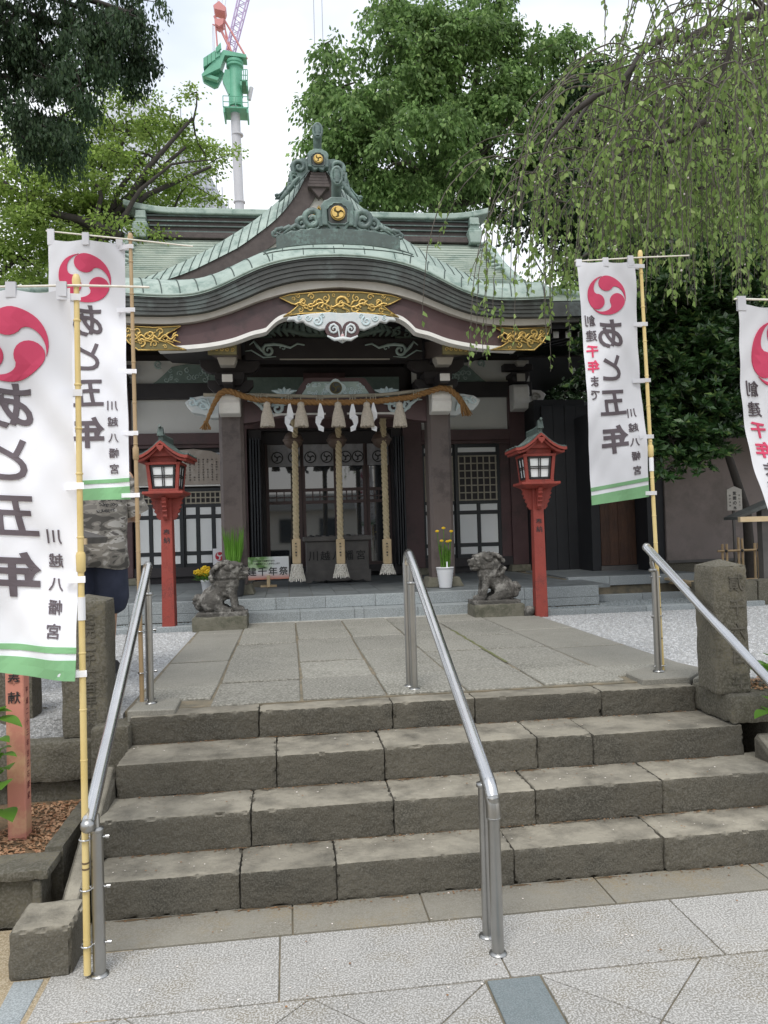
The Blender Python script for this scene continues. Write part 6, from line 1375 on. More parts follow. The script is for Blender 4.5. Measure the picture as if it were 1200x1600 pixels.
mk('rear_volume', MB().box(4.25, 9.4, 10.1, 14, .6, 2.8).box(3.55, 4.3, 10.6, 14, .6, 3.3), 'black', rb)
mk('gangplank', MB().prism([(9.5, .80), (7.9, .78), (7.9, .80), (9.5, .83)], 4.55, 4.62, 'x').box(4.62, 4.95, 7.9, 9.5, .74, .77), 'natw', rb)
c = at(1147, 778, 8.6)
ts = thing('tree_name_sign', (c.x, 8.6, .6), 'small pointed wooden name board on a dark stake before the beige wall', 'sign')
mk('board', MB().prism([(c.x-.095, c.z-.15), (c.x+.095, c.z-.15), (c.x+.095, c.z+.10), (c.x, c.z+.14), (c.x-.095, c.z+.10)], 8.59, 8.61), mat('weathered_pale_board', (.33, .31, .28), (.38, .36, .32), 8), ts)
mk('stake', MB().box(c.x-.012, c.x+.014, 8.615, 8.64, .60, c.z-.05), 'box', ts); mm = MB()
for j, ch in enumerate('紫雲の木'): put_text(mm, ch, (c.x, 8.588, c.z+.055-.058*j), .046, th=.001, bold=.015)
for j, ch in enumerate('さいうつ'): put_text(mm, ch, (c.x+.06, 8.588, c.z+.03-.04*j), .022, th=.001)
for j, ch in enumerate('はいるた'): put_text(mm, ch, (c.x-.06, 8.588, c.z+.03-.04*j), .02, th=.001)
mk('brush_writing', mm, 'text', ts)
bf = thing('bamboo_fence', (6.2, 8.4, .6), 'rustic open bamboo fence tied with dark cord behind the right stone post', 'fence')
for i in range(13):
    for d in (0, .055): x = 5.02+i*.20+d; zt_ = 1.30+random.uniform(-.03, .03) if i % 2 else 1.22; mk('upright', MB().tube([(x, 8.40, .6), (x+random.uniform(-.01, .01), 8.40, zt_)], .014, 8), 'bamboob', bf, smooth=True)
for z in (.80, 1.14): mk('cross_bar', MB().tube([(4.95, 8.375, z), (7.6, 8.375, z+.01)], .013, 8), 'bamboob', bf, smooth=True)
kn = MB()
for i in range(13):
    for z in (.80, 1.14): kn.ball((5.045+i*.2, 8.36, z), (.02, .012, .018), 6)
mk('cord_knots', kn, 'text', bf)
wl = thing('well_roof', (6.2, 8.2, 1.6), 'small shingled roof with pale wooden edge half hidden by the right banner', 'small roof')
a = at(1147, 808, 7.7); mk('shingles', MB().prism([(a.x, a.z-.0), (a.x+.95, a.z+.36), (a.x+1.9, a.z), (a.x+1.9, a.z-.03), (a.x+.95, a.z+.30), (a.x, a.z-.03)][::-1], 7.65, 7.9), 'shing', wl); mk('edge_board', MB().box(a.x+.01, a.x+1.89, 7.60, 7.648, a.z-.055, a.z-.0), 'natw', wl)
for x in (a.x+.35, a.x+1.5): mk('post', MB().box(x, x+.09, 7.75, 7.84, .6, a.z+.1), 'box', wl)

# ================================================================== FOLIAGE
def unit(v): return v/(np.linalg.norm(v, axis=1)[:, None]+1e-9)
def leaves_mesh(name, P, D, Lw, m, parent=None, fold=.25):
    """P base points, D unit directions, Lw (length, width) arrays -> diamond leaves folded along the midrib"""
    n = len(P); L, w = Lw; up = rng.normal(size=(n, 3)); up[:, 2] += 1.2; sd = np.cross(D, up); sd /= np.linalg.norm(sd, axis=1)[:, None]+1e-9; nr = np.cross(sd, D)
    V_ = np.empty((n, 4, 3)); V_[:, 0] = P; V_[:, 1] = P+D*(L*.45)[:, None]+sd*w[:, None]+nr*(w*fold)[:, None]; V_[:, 2] = P+D*L[:, None]-nr*(L*.08)[:, None]; V_[:, 3] = P+D*(L*.45)[:, None]-sd*w[:, None]+nr*(w*fold)[:, None]
    off = np.array(origin(parent)) if parent else 0; V_ = V_.reshape(-1, 3)-off
    me = bpy.data.meshes.new(name); me.vertices.add(4*n); me.vertices.foreach_set('co', V_.ravel().astype(np.float32)); me.loops.add(4*n); me.loops.foreach_set('vertex_index', np.arange(4*n, dtype=np.int32))
    me.polygons.add(n); me.polygons.foreach_set('loop_start', (np.arange(n)*4).astype(np.int32)); me.polygons.foreach_set('loop_total', np.full(n, 4, dtype=np.int32)); me.update(); me.validate()
    me.materials.append(M[m]); o = bpy.data.objects.new(name, me); COL.objects.link(o)
    if parent: o.parent = parent
    return o
def crown(blobs, npuff, ncl, per, ps, cs, pflat=.5, droop=.3, shell=.3):
    """leaf sprays in puffs, puffs spread through ellipsoids: leaf bases, spray centres, spray of each leaf, leaf offset"""
    vol = np.array([b[1][0]*b[1][1]*b[1][2] for b in blobs])**.7; pick = rng.choice(len(blobs), npuff, p=vol/vol.sum()); PC = np.empty((npuff, 3))
    for i, k in enumerate(pick):
        d = rng.normal(size=3); d /= np.linalg.norm(d); r = shell+(1-shell)*rng.random()**.6; PC[i] = np.array(blobs[k][0])+d*r*np.array(blobs[k][1])
    pi = np.repeat(np.arange(npuff), ncl); sz = (ps*rng.uniform(.55, 1.35, npuff))[pi]; d = unit(rng.normal(size=(len(pi), 3))); d[:, 2] = np.abs(d[:, 2])*.9-.25
    C_ = PC[pi]+d*sz[:, None]*np.array((1, 1, pflat))*rng.uniform(.35, 1, len(pi))[:, None]; C_[:, 2] -= droop*(d[:, 0]**2+d[:, 1]**2)*sz*.5
    cl = np.repeat(np.arange(len(C_)), per); s = cs*rng.uniform(.6, 1.3, len(C_))[cl]
    o = rng.normal(size=(len(cl), 3))*.45; o[:, 2] *= .55; o += (d[cl]*.25)*np.array((1, 1, 0)); rad = np.hypot(o[:, 0], o[:, 1]); o[:, 2] -= droop*rad**2
    return C_[cl]+o*s[:, None], C_, cl, o
def limbs(parent, base, hubs, centres, r0, m='bark', twigs=1, sag=0.0, name='branch', seed=1):
    rnd = random.Random(seed); mb = MB(); base = [Vector(b) for b in base]
    mb.tube(base, [r0*(1-.45*i/(len(base)-1)) for i in range(len(base))], 9); t = mk('trunk', mb, m, parent, smooth=True)
    br = MB(); H = [Vector(h) for h in hubs]
    for h in H:
        s = base[-1] if rnd.random() < .6 else base[len(base)//2+1 if len(base) > 3 else -1]; mid = s.lerp(h, .5)+Vector((rnd.uniform(-.1, .1), rnd.uniform(-.1, .1), .12))*(h-s).length*.5
        br.tube([s, s.lerp(mid, .5)+Vector((rnd.uniform(-.05, .05), 0, .03))*(h-s).length, mid, h], [r0*.5, r0*.38, r0*.3, r0*.16], 7)
    mk(name, br, m, parent, smooth=True)
    tw = MB(); net = [(h, 0) for h in H]; cs_ = sorted((Vector(c) for c in centres), key=lambda c: min((q-c).length for q in H))
    for c in cs_:
        h, g_n = min(net, key=lambda q: (q[0]-c).length_squared); net.append((c, g_n+1))
        mid = h.lerp(c, .5)+Vector((rnd.uniform(-.12, .12), rnd.uniform(-.1, .1), rnd.uniform(-.02, .15)))*(c-h).length; f_ = max(.35, 1-.16*g_n)
        tw.tube([h, mid, c], [r0*.15*f_, r0*.11*f_, r0*.06*f_], 4, caps=False)
    mk('twigs', tw, m, parent)
def bl(px, py, Y, rx, ry, rz): c = at(px, py, Y); return ((c.x, c.y, c.z), (rx, ry, rz))
def tree(name, label, cat, blobs, npuff, ncl, per, ps, cs, L, w, m, base, r0, droop=.3, flat=.5, down=.3, hubs=None, shell=.55, bark='bark', nt=260, group=None, seed=1):
    t = thing(name, base[0], label, cat, group); P, C_, cl, o = crown(blobs, npuff, ncl, per, ps, cs, flat, droop, shell); n = len(P)
    D = o*1.0; D[:, 2] -= down; D += rng.normal(size=(n, 3))*.35; D = unit(D); Ls = L*rng.uniform(.6, 1.25, n)
    q = leaves_mesh('foliage', P, D, (Ls, Ls*w), m, t); q['kind'] = 'stuff'
    hubs = hubs or [tuple(np.array(b[0])-np.array((0, 0, b[1][2]*.3))) for b in blobs]
    limbs(t, base, hubs, C_[rng.choice(len(C_), min(nt, len(C_)), replace=False)], r0, bark, seed=seed); return t
# big zelkova-like tree behind the hall
zb = [bl(600, 120, 20, 1.7, 1.6, 1.4), bl(720, 90, 20.5, 1.9, 1.7, 1.5), bl(560, 190, 19, 1.3, 1.3, 1.1), bl(640, 230, 18.5, 1.5, 1.4, 1.2), bl(770, 200, 20, 1.7, 1.6, 1.4), bl(840, 130, 21, 1.6, 1.6, 1.5),
      bl(520, 130, 20, .8, .9, .8), bl(690, 280, 20, 1.5, 1.3, .8), bl(800, 290, 20.5, 1.5, 1.4, 1.0), bl(580, 290, 19.5, 1.2, 1.0, .6), bl(760, 30, 21, 1.3, 1.2, .8), bl(650, 60, 20.5, 1.2, 1.2, .7), bl(520, 240, 19.5, .8, .8, .8), bl(900, 250, 21, 1.5, 1.5, 1.4), bl(610, 5, 20.5, .35, .35, .5), bl(720, 20, 20.5, .9, .8, .5)]
c = at(690, 600, 20.5)
tree('zelkova_tree', 'huge fresh green tree rising behind the right half of the copper roof', 'tree', zb, 300, 11, 26, .62, .30, .15, .27, 'L_zel', [(c.x, c.y, .5), (c.x+.1, c.y, 3.5), at(690, 400, 20.5), at(690, 330, 20.5)], .32, droop=.9, down=.5, shell=.35, seed=2)
# darker trees filling in behind
db = [bl(930, 330, 17, 1.6, 1.4, 1.5), bl(1000, 450, 15, 1.6, 1.2, 1.5), bl(1120, 420, 15, 1.8, 1.2, 1.8), bl(950, 200, 20, 1.5, 1.4, 1.5), bl(1080, 250, 18, 2.0, 1.4, 2.0), bl(880, 520, 15.5, 1.1, 1.0, 1.1), bl(1180, 200, 18, 1.5, 1.4, 2.0)]
c = at(1000, 700, 16); tree('dark_evergreen_tree', 'tall shadowy dark evergreen behind the weeping branches at right', 'tree', db, 300, 9, 22, .6, .35, .16, .3, 'L_drk', [(c.x, c.y, .5), (c.x, c.y, 3), at(1010, 420, 16)], .25, shell=.3, seed=3)
c = at(860, 650, 14.5); db = [bl(845, 640, 14.5, .7, .6, .6), bl(905, 660, 14, .9, .6, .7), bl(880, 600, 15, .9, .6, .6)]
tree('background_shrub', 'dark glossy shrub in the gap between hall and side building', 'shrub', db, 60, 8, 18, .25, .2, .11, .3, 'L_drk', [(c.x, c.y, .5), (c.x, c.y, 1.6), at(870, 640, 14.5)], .08, nt=50, seed=4)
# light green maple at the left
mbk = [bl(250, 190, 15, 1.0, 1.0, .65), bl(170, 220, 14.5, 1.2, 1.1, .8), bl(290, 240, 15, .8, .8, .6), bl(90, 300, 14, 1.3, 1.1, .9), bl(200, 300, 14.5, 1.3, 1.1, .7), bl(20, 380, 13.5, 1.1, 1.0, 1.0), bl(140, 370, 14, 1.2, 1.0, .5), bl(280, 310, 15, .7, .7, .4), bl(-60, 280, 14, 1.4, 1.2, 1.5), bl(60, 410, 14, 1.0, .8, .5), bl(-80, 480, 13.5, 1.4, 1.2, 1.2), bl(40, 470, 13.5, .9, .8, .7), bl(285, 140, 15.3, .16, .2, .25), bl(245, 145, 15, .25, .3, .25)]
c = at(150, 700, 14.3)
tree('maple_tree', 'airy yellow green maple with dark spreading limbs behind the left banners', 'tree', mbk, 250, 8, 24, .40, .20, .07, .36, 'L_map', [(c.x, c.y, .5), (c.x+.05, c.y, 2.4), at(170, 430, 14.3), at(150, 380, 14.3)], .17, droop=.2, flat=.22, down=.12, shell=.15, bark='barkd', nt=620, seed=5,
     hubs=[tuple(at(x, y, 14.4)) for x, y in ((20, 300), (60, 330), (120, 300), (170, 270), (230, 240), (290, 230), (250, 330), (200, 310), (60, 410), (10, 270), (90, 390), (330, 260), (140, 230), (110, 180), (200, 200), (300, 185))])
for x0, pts, r in ((0, [(190, 372), (130, 345), (60, 330), (0, 280), (-40, 250)], .11), (1, [(170, 400), (150, 340), (160, 300), (110, 240)], .07), (2, [(160, 380), (200, 330), (215, 300), (270, 255), (330, 250)], .06), (3, [(0, 430), (30, 400), (70, 425)], .05)):
    tt = [o for o in COL.objects if o.name == 'maple_tree'][0]; Pq = [at(x, y, 13.7) for x, y in pts]; mk('limb', MB().tube(resample(Pq, 12), [r*(1-.075*i) for i in range(12)], 8), 'barkd', tt, smooth=True)
# dark drooping cypress in the top left corner, close to the camera
cb_ = [bl(60, 40, 7.5, .75, .7, .5), bl(150, 60, 7.6, .55, .6, .4), bl(30, 140, 7.4, .55, .6, .45), bl(110, 150, 7.5, .42, .5, .38), bl(190, 90, 7.7, .32, .4, .25), bl(60, 205, 7.4, .35, .4, .30), bl(-40, 60, 7.4, .8, .7, .8), bl(170, 0, 7.6, .5, .5, .3), bl(90, 240, 7.4, .16, .2, .12), bl(225, 5, 7.7, .14, .2, .12), bl(215, 55, 7.7, .10, .2, .12)]
t = thing('cypress_tree', (-7.5, 7.6, .5), 'dark drooping cypress branches filling the top left corner', 'tree')
P, C_, cl, o = crown(cb_, 210, 6, 34, .14, .085, 1.3, .5); n = len(P); o2_ = o.copy(); P[:, 2] -= np.abs(rng.normal(size=n))*.07
D = rng.normal(size=(n, 3))*.33; D[:, 2] -= 1; D = unit(D); Ls = .05*rng.uniform(.5, 1.4, n); q = leaves_mesh('foliage', P, D, (Ls, Ls*.20), 'L_con', t); q['kind'] = 'stuff'
limbs(t, [(-7.5, 7.6, .5), (-7.5, 7.6, 4), (-7.0, 7.6, 7.5)], [tuple(at(x, y, 7.6)) for x, y in ((-150, -60), (-80, 60), (0, 20), (60, 60), (120, 10), (30, 130), (150, 60), (90, 120), (200, 20), (40, 190))], C_[rng.choice(len(C_), 420, replace=False)], .16, 'barkd', seed=7)
# weeping cherry, right foreground
t = thing('weeping_cherry_tree', (6.2, 6.2, .6), 'weeping cherry with pale green leaves hanging over the right side', 'tree')
main = [(1330, -30), (1250, 5), (1200, 18), (1150, 32), (1105, 45), (1070, 62), (1035, 60), (1005, 78), (985, 110), (965, 135), (930, 150), (910, 175), (895, 205)]
Pm = [at(x, y, 6.6-.10*i) for i, (x, y) in enumerate(main)]; Pm = resample(Pm, 26)
Tk = [(6.9, 6.3, .5), (6.75, 6.4, 2.2), (6.3, 6.6, 4.4), Pm[0]]
mk('trunk', MB().tube(resample([Vector(p) for p in Tk], 12), [.20-.009*i for i in range(12)], 10), 'bark', t, smooth=True)
mk('main_branch', MB().tube(Pm, [.060*(1-.033*i) for i in range(26)], 10), 'barkd', t, smooth=True)
sb = MB(); starts = []
side = [[(1090, 55), (1070, 85), (1050, 120), (1030, 150)], [(1080, 62), (1078, 95), (1068, 125), (1040, 160)], [(1150, 32), (1140, 80), (1120, 140), (1100, 190)], [(1200, 18), (1170, -10), (1120, -20), (1050, -30), (990, -10)], [(1300, 0), (1260, 60), (1210, 120), (1180, 200)], [(985, 110), (975, 150), (970, 200)], [(930, 150), (890, 180), (860, 215), (842, 250)], [(1250, 5), (1200, 70), (1160, 90), (1110, 95)], [(1180, 200), (1150, 260), (1110, 290), (1060, 300)], [(1100, 190), (1050, 220), (1000, 230), (950, 250)]]
allp = [(p, 0) for p in Pm[4:]]
for i, sp_ in enumerate(side):
    Pq = resample([at(x, y, 6.0+.9*math.sin(i*1.9)) for x, y in sp_], 12); sb.tube(Pq, [.024*(1-.06*k) for k in range(12)], 7); allp += [(p, 1) for p in Pq[2:]]
mk('side_branches', sb, 'barkd', t, smooth=True)
rnd = random.Random(21); strands = MB(); LP = []; LD = []; LL = []; blos = MB()
def pxy(p): v = p-Vector((0, 0, EYE)); k = v.dot(Fv); return 600+1200*v.dot(Rv)/k, 800-1200*v.dot(Uv)/k
def floor_y(x):                                        # how low the curtain of twigs reaches, by direction
    tbl = [(760, 420), (790, 460), (830, 560), (870, 560), (900, 500), (905, 410), (1000, 400), (1050, 430), (1110, 470), (1140, 470), (1200, 430), (1400, 600)]
    for (a, b_), (c2, d2) in zip(tbl, tbl[1:]):
        if a <= x <= c2: return b_+(d2-b_)*(x-a)/(c2-a)
    return 420
for i in range(480):
    p, kd = rnd.choice(allp); p = p+Vector((rnd.uniform(-.35, .35), rnd.uniform(-.9, .9), rnd.uniform(-.1, .25))); x, y = pxy(p)
    if x < 800 or (x < 900 and y < 190) or (x < 880 and rnd.random() < .45) or (x < 1060 and y < 75 and rnd.random() < .8): continue
    vx, vy = rnd.uniform(-.30, .14), rnd.uniform(-.15, .15); P = [p]; vz = rnd.uniform(-.05, .12); q = p.copy(); stop = floor_y(x-20)+rnd.uniform(-120, 20); 
    if rnd.random() < .25: stop = y+rnd.uniform(60, 200)
    for k in range(60):
        vz -= .035; vz = max(vz, -.85); vx *= .93; vy *= .93
        st_v = Vector((vx+rnd.uniform(-.05, .05), vy+rnd.uniform(-.05, .05), vz)).normalized()*.085; q = q+st_v; P.append(q.copy())
        if pxy(q)[1] > stop: break
    if len(P) < 4: continue
    n = len(P); strands.tube(P, [.0048*(1-.75*k/n)+.001 for k in range(n)], 4, caps=False)
    dens = rnd.uniform(.55, 1.0)
    for k in range(2, n):
        if rnd.random() > dens: continue
        for j in range(rnd.choice((1, 2, 3, 4))):
            b0 = P[k-1].lerp(P[k], rnd.random()); LP.append(b0+Vector((rnd.uniform(-.015, .015), rnd.uniform(-.015, .015), 0))); LD.append((rnd.uniform(-.6, .6), rnd.uniform(-.6, .6), -1.0+rnd.uniform(-.2, .5))); LL.append(rnd.uniform(.028, .068))
        if rnd.random() < .03: blos.ball(P[k], .008, 6)
mk('hanging_twigs', strands, 'bark', t)['kind'] = 'stuff'
Ls = np.array(LL); q = leaves_mesh('leaves', np.array([p[:] for p in LP]), unit(np.array(LD)), (Ls, Ls*.30), 'L_che', t); q['kind'] = 'stuff'
mk('last_blossoms', blos, mat('blossom_white', (.75, .68, .68)), t, smooth=True)['kind'] = 'stuff'
# background haze of cherry foliage higher up, a second tree's crown
cb2 = [bl(1150, 260, 10, .9, .8, 1.3), bl(1050, 330, 10.5, .9, .7, .8), bl(1220, 100, 10, 1.1, .9, 1.0), bl(960, 340, 11, .7, .6, .8), bl(880, 400, 11, .5, .5, .6), bl(960, 130, 12, .6, .6, .5)]
c = at(1300, 700, 10.5); tree('cherry_tree', 'looser pale green cherry crown further back behind the hanging twigs at upper right', 'tree', cb2, 140, 8, 16, .35, .22, .075, .3, 'L_che', [(c.x, c.y, .5), (c.x-.2, c.y, 3.2), at(1180, 300, 10.4)], .12, droop=1.2, flat=1.0, down=1.0, shell=.1, bark='barkd', nt=260, seed=9)
# broad-leaved evergreen with leaf rosettes beside the right banner
t = thing('evergreen_shrub', (4.6, 8.0, .6), 'glossy dark broad-leaved evergreen between the two right banners', 'shrub')
eb = [bl(1040, 470, 8.0, .55, .5, .45), bl(1080, 560, 7.9, .58, .5, .5), bl(1020, 600, 7.8, .42, .4, .45), bl(1100, 650, 7.8, .40, .4, .40), bl(1050, 690, 7.7, .33, .35, .25), bl(1130, 520, 8.1, .5, .45, .55), bl(1010, 420, 8.3, .5, .4, .3), bl(1130, 440, 8.3, .55, .5, .4), bl(1035, 745, 7.6, .12, .15, .09), bl(1090, 720, 7.7, .20, .2, .12), bl(1190, 560, 8.2, .5, .5, .7), bl(960, 540, 8.4, .35, .35, .5), bl(980, 660, 8.3, .25, .3, .3)]
P, C_, cl, o = crown(eb, 760, 7, 1, .22, .01, .8, .2); RP = []; RD = []; RL = []
for c in C_:
    ax = np.array((rng.normal()*.5, -.5+rng.normal()*.4, .8)); ax /= np.linalg.norm(ax); b_ = np.cross(ax, (0, 0, 1.)); b_ /= np.linalg.norm(b_)+1e-6; e_ = np.cross(ax, b_); k = rng.integers(8, 13)
    for j in range(k): a = j*2.4; s = rng.uniform(.25, .6)+.3*(j/k); d = ax*(1-s)+(b_*math.cos(a)+e_*math.sin(a)); RP.append(c); RD.append(d); RL.append(rng.uniform(.07, .12))
Ls = np.array(RL); q = leaves_mesh('leaf_rosettes', np.array(RP), unit(np.array(RD)), (Ls, Ls*.20), 'L_eve', t, fold=.5); q['kind'] = 'stuff'
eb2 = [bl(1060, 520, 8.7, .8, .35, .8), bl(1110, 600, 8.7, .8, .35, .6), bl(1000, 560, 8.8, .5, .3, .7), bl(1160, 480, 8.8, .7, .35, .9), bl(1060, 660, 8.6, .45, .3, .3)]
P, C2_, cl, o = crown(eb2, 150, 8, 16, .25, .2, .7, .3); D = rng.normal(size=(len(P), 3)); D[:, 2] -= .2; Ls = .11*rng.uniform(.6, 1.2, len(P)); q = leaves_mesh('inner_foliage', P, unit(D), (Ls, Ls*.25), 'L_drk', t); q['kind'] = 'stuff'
limbs(t, [(5.7, 8.9, .6), (5.6, 8.8, 1.6), (5.1, 8.5, 2.6)], [b[0] for b in eb], C_[::7], .07, 'barkd', seed=11)
# hydrangeas at the picture edges
def hydrangea(pts, label, base, n=5):
    t = thing('hydrangea', base, label, 'shrub', 'hydrangeas beside the stairs'); rnd = random.Random(int(base[0]*10))
    for (c, L, d) in pts:
        mb = MB(); d = Vector(d).normalized(); sdv = d.cross(Vector((0, 0, 1))).normalized(); nrm = sdv.cross(d); P = []
        for i in range(9):
            q = i/8; w = L*.36*math.sin(math.pi*q**.8)*(1 if 0 < i < 8 else .02); b_ = Vector(c)+d*L*q-Vector((0, 0, 1))*L*.3*q*q
            P.append([b_-sdv*w+nrm*w*.25, b_-sdv*w*.5+nrm*w*.08, b_, b_+sdv*w*.5+nrm*w*.08, b_+sdv*w+nrm*w*.25])
        mb.grid(P); mk('leaf', mb, 'L_hyd', t, smooth=True)
    sm = MB(); 
    for (c, L, d) in pts: sm.tube([Vector(base)+Vector((rnd.uniform(-.05, .05), 0, 0)), (Vector(base)+Vector(c))/2+Vector((0, 0, .05)), c], .005, 5)
    mk('stems', sm, 'L_hyd', t)
rnd = random.Random(5)
hp = [(at(1200+rnd.uniform(-8, 60), rnd.uniform(1020, 1130), 3.75+rnd.uniform(-.1, .15)), rnd.uniform(.09, .13), (rnd.uniform(-1, .6), rnd.uniform(-1, .2), rnd.uniform(.1, .6))) for _ in range(26)]
hp += [(at(1203, 1112, 3.6), .11, (-1, -.3, .1)), (at(1200, 1040, 3.6), .10, (-1, -.2, .4)), (at(1205, 1095, 3.6), .10, (-.7, -.5, .7))]
hydrangea(hp, 'fresh green hydrangea leaves at the right edge beside the stone post', (2.62, 3.85, .58))
hp = [(at(rnd.uniform(-60, 6), rnd.uniform(1110, 1300), 3.45+rnd.uniform(-.1, .15)), rnd.uniform(.09, .13), (rnd.uniform(-.6, 1), rnd.uniform(-1, .2), rnd.uniform(.0, .6))) for _ in range(34)]
hp += [(at(2, 1180, 3.4), .075, (1, -.3, .25)), (at(0, 1172, 3.4), .06, (1, -.2, .6))]
hydrangea(hp, 'green hydrangea leaves at the left edge beside the faded red post', (-1.5, 3.6, .2))
# ================================================================== FAR THINGS
sc_ = thing('sheeted_tower', (-14, 42, 0), 'tall building wrapped in pale grey scaffold sheeting behind the maple', 'building')
T0 = at(250, 80, 42); xs = [at(90, 300, 42).x, at(357, 330, 42).x]
pk = [(at(60, 330, 42).x, 0), (at(357, 330, 42).x, 0), (at(357, 330, 42).x, at(357, 328, 42).z), (at(322, 262, 42).x, at(322, 262, 42).z), (at(225, 235, 42).x, at(225, 140, 42).z), (at(100, 250, 42).x, at(100, 180, 42).z), (at(60, 330, 42).x, at(60, 240, 42).z)]
mk('sheeting', MB().prism(pk, 42, 50), 'sheet', sc_)
sm = MB()
for i in range(14): z = 4+i*1.25; sm.box(pk[0][0], pk[1][0]-max(0, (z-pk[2][1]))*.55-.1, 41.95, 41.99, z, z+.06)
mk('sheet_seams', sm, 'shtl', sc_)
poles = MB()
for i in range(9): x = pk[1][0]-i*.3; z = pk[2][1]+i*.62; poles.box(x-.03, x+.03, 41.8, 41.88, 0, z+.55)
mk('scaffold_poles', poles, 'shtl', sc_)
YC = 60.
cz = lambda x, y: at(x, y, YC)
cr_t = thing('tower_crane', (cz(372, 330).x, YC, 0), 'tower crane with green slewing deck and red frame above the roof', 'crane')
b0 = cz(374, 320); b1 = cz(367, 165); mr_w = .36
mk('mast', MB().tube([(b0.x, YC, 0), (b0.x, YC, b0.z), (b1.x, YC, b1.z)], mr_w, 20), 'crm', cr_t, smooth=True)
for y in (211, 316): q = cz(371 if y < 300 else 374, y); mk('mast_collar', MB().lathe([(.40, -.08), (.46, -.05), (.46, .05), (.40, .08)], q, 20), 'crm', cr_t)
q0, q1 = cz(369, 168), cz(367, 100); mk('slewing_column', MB().tube([q0, (q0.x, YC, q0.z+.2), (q1.x, YC, q1.z)], [.60, .52, .50], 22), 'crg', cr_t, smooth=True)
mk('column_flange', MB().lathe([(.52, 0), (.66, .05), (.66, .2), (.60, .25), (.66, .3), (.66, .5), (.5, .55)], cz(367, 107), 24), 'crg', cr_t)
def poly3(name, pts, d0, d1, m, parent=cr_t): return recalc(mk(name, MB().prism([(cz(x, y).x, cz(x, y).z) for x, y in pts], YC+d0, YC+d1), m, parent))
poly3('slewing_deck', [(316, 122), (350, 84), (385, 91), (386, 96), (352, 92), (345, 112), (318, 125)], -.5, .5, 'crg')
poly3('deck_beam', [(318, 125), (345, 106), (350, 112), (340, 132), (334, 134)], .2, .5, 'crg'); poly3('deck_beam', [(318, 123), (340, 130), (343, 126), (322, 119)], -.4, 0, 'crg')
for xa, ya in ((322, 98), (328, 94), (334, 90), (341, 84)):
    poly3('machinery_box', [(xa-3, ya+14), (xa-3, ya), (xa+3.5, ya-4), (xa+3.5, ya+10)], -.6, .5, 'crg')
poly3('counter_frame', [(338, 84), (346, 75), (347, 84), (340, 90)], -.7, -.5, 'crg'); poly3('counter_frame', [(348, 128), (358, 150), (362, 150), (362, 112), (352, 112)], -.3, .3, 'crg')
for (xa, ya, xb, yb) in ((350, 168, 389, 188), (376, 126, 388, 146)): 
    A_, B_ = cz(xa, ya), cz(xb, yb); mk('service_platform', MB().box(A_.x, B_.x, YC-.9, YC+.9, B_.z+.45, B_.z+.55).box(A_.x, A_.x+.12, YC-.9, YC+.9, B_.z+.1, B_.z+.5).box(B_.x-.12, B_.x, YC-.9, YC+.9, B_.z+.1, B_.z+.5), 'crg', cr_t)
    rl = MB()
    for x in np.linspace(A_.x, B_.x, 5): rl.tube([(x, YC-.9, B_.z+.5), (x, YC-.9, B_.z+1.35)], .035, 5)
    for h in (.9, 1.35): rl.tube([(A_.x, YC-.9, B_.z+h), (B_.x, YC-.9, B_.z+h)], .03, 5)
    mk('railing', rl, 'crg', cr_t)
q = cz(392, 145); mk('floodlight', MB().tube([cz(389, 156), cz(393, 137)], .16, 10), 'crm', cr_t)
fr = MB()
for (xa, ya, xb, yb, r) in ((335, 25, 362, 82, .14), (336, 28, 340, 78, .09), (350, 30, 386, 92, .11), (350, 30, 356, 78, .08), (352, 82, 386, 92, .09), (332, 38, 352, 46, .08), (338, 45, 345, 45, .1), (362, 82, 352, 46, .07)): fr.tube([cz(xa, ya), cz(xb, yb)], r*.7, 6)
mk('red_a_frame', fr, 'crr', cr_t)
poly3('pulley_block', [(334, 15), (343, 8), (354, 18), (352, 24), (336, 20)], -.5, .5, 'crr'); poly3('pulley_block', [(336, 34), (350, 34), (349, 42), (343, 46), (337, 42)], -.4, .4, 'crr')
bm_ = MB(); n = 16; A1_, A2_ = (353, 80), (364, 82); E1, E2 = (380, -40), (396, -40)
L1 = [cz(A1_[0]+(E1[0]-A1_[0])*k/n, A1_[1]+(E1[1]-A1_[1])*k/n) for k in range(n+1)]; L2 = [cz(A2_[0]+(E2[0]-A2_[0])*k/n, A2_[1]+(E2[1]-A2_[1])*k/n) for k in range(n+1)]
for dy in (0, .8):
    o_ = Vector((0, dy, 0)); bm_.tube([L1[0]+o_, L1[-1]+o_], .06, 6); bm_.tube([L2[0]+o_, L2[-1]+o_], .06, 6)
    for k in range(n): bm_.tube([L1[k]+o_, L2[k+1]+o_] if k % 2 else [L2[k]+o_, L1[k+1]+o_], .03, 4)
mk('lattice_boom', bm_, 'crp', cr_t)
cb3 = MB()
for (xa, ya, xb, yb) in ((338, 15, 344, -30), (346, 10, 352, -30), (350, 18, 358, -30), (332, 40, 333, 80), (334, 40, 335, 82)): cb3.tube([cz(xa, ya), cz(xb, yb)], .02, 4)
mk('cables', cb3, 'crm', cr_t)
hc = thing('hoist_cables', at(497, 60, 50), 'pair of thin hoist cables hanging in the sky above the roof ornament', 'cable')
for (xa, ya, xb, yb) in ((489, -30, 494, 160), (502, -30, 506, 125)): mk('cable', MB().tube([at(xa, ya, 50), at(xb, yb, 50)], .028, 5), 'shtl', hc)
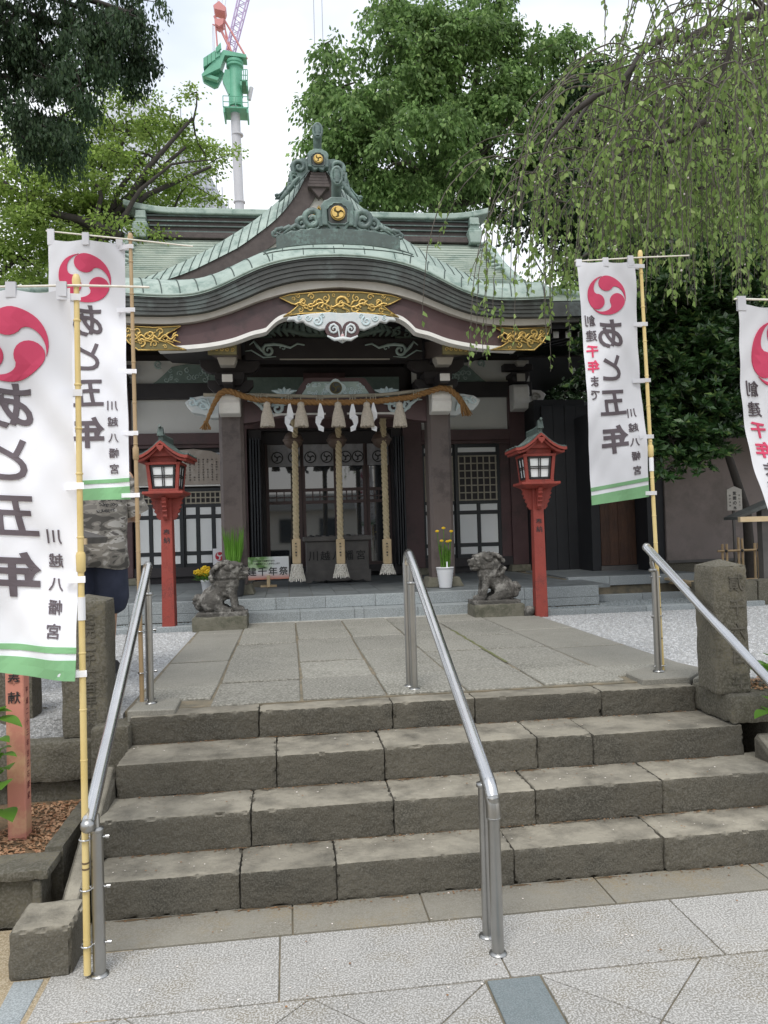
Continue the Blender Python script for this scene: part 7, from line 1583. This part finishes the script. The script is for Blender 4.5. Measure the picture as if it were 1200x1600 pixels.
# houses of the street behind the photographer (they show in the door glass)
def house(x, w, h, y, label, m):
    t = thing('street_house', (x, y, 0), label, 'house', 'houses across the street')
    mk('wall', MB().box(x-w/2, x+w/2, y-7, y, -.05, h), m, t); mk('roof', MB().prism([(y-7.4, h), (y+.5, h), (y-3.5, h+1)], x-w/2-.4, x+w/2+.4, 'x'), 'shing', t)
    for i in range(int(w//2)):
        for z in (1.0,):
            if z < h-1.5: f_ = mk('window', MB().box(x-w/2+.6+i*2, x-w/2+1.7+i*2, y, y+.05, z, z+1.2), 'blackf', t); mk('pane', MB().box(x-w/2+.66+i*2, x-w/2+1.64+i*2, y+.05, y+.06, z+.06, z+1.14), 'glass', f_)
house(-9, 9, 2.7, -15, 'beige low house behind the photographer, left of three', 'beige'); house(1, 8, 2.6, -16, 'grey plastered house behind the photographer, middle of three', 'plaster'); house(10.5, 8, 2.8, -15, 'dark boarded house behind the photographer, right of three', 'box')

# ------------------------------------------------------------------ pieces that stand apart become parts of their own
def split_apart(o):
    me = o.data; n = len(me.vertices); par = list(range(n))
    def find(a):
        while par[a] != a: par[a] = par[par[a]]; a = par[a]
        return a
    for e in me.edges:
        a, b_ = find(e.vertices[0]), find(e.vertices[1])
        if a != b_: par[a] = b_
    grp = {}
    for i in range(n): grp.setdefault(find(i), []).append(i)
    if len(grp) < 2 or len(grp) > 400: return
    co = np.empty(n*3, dtype=np.float32); me.vertices.foreach_get('co', co); co = co.reshape(-1, 3); keys = list(grp); box = [(co[grp[k]].min(0)-.006, co[grp[k]].max(0)+.006) for k in keys]
    m = len(keys); p2 = list(range(m))
    def f2(a):
        while p2[a] != a: a = p2[a]
        return a
    for i in range(m):
        for j in range(i+1, m):
            if (box[i][0] < box[j][1]).all() and (box[j][0] < box[i][1]).all():
                a, b_ = f2(i), f2(j)
                if a != b_: p2[a] = b_
    cl = {}
    for i in range(m): cl.setdefault(f2(i), []).append(i)
    if not 2 <= len(cl) <= 60: return
    which = {}
    for c, ids in enumerate(cl.values()):
        for i in ids:
            for v in grp[keys[i]]: which[v] = c
    faces = [[] for _ in cl]
    for p in me.polygons: faces[which[p.vertices[0]]].append(p)
    out = []
    for fs_ in faces:
        vs = sorted({v for p in fs_ for v in p.vertices}); ix = {v: i for i, v in enumerate(vs)}; m2 = bpy.data.meshes.new(me.name); m2.from_pydata([co[v].tolist() for v in vs], [], [[ix[v] for v in p.vertices] for p in fs_])
        m2.polygons.foreach_set('use_smooth', [p.use_smooth for p in fs_]); m2.materials.append(me.materials[0]); out.append(m2)
    for i, m2 in enumerate(out):
        if i == 0: q = o; q.data = m2
        else: q = o.copy(); q.data = m2; COL.objects.link(q)
skip = ('letter', 'writing', 'inscription', 'character', 'crest', 'foliage', 'strand', 'netting', 'fringe', 'leaves', 'leaf', 'twig', 'bloom', 'script', 'heading', 'stems', 'petal', 'branch', 'blades', 'scrolls', 'scrollwork', 'seams', 'carving', 'frayed', 'knots', 'rings', 'nodes')
for o in list(COL.objects):
    if o.type == 'MESH' and o.get('kind') is None and not any(k in o.name for k in skip) and not o.children and not any(m.type in ('REMESH', 'SOLIDIFY') for m in o.modifiers) and (o.parent or o.get('label') is None) and o.data.users == 1: split_apart(o)
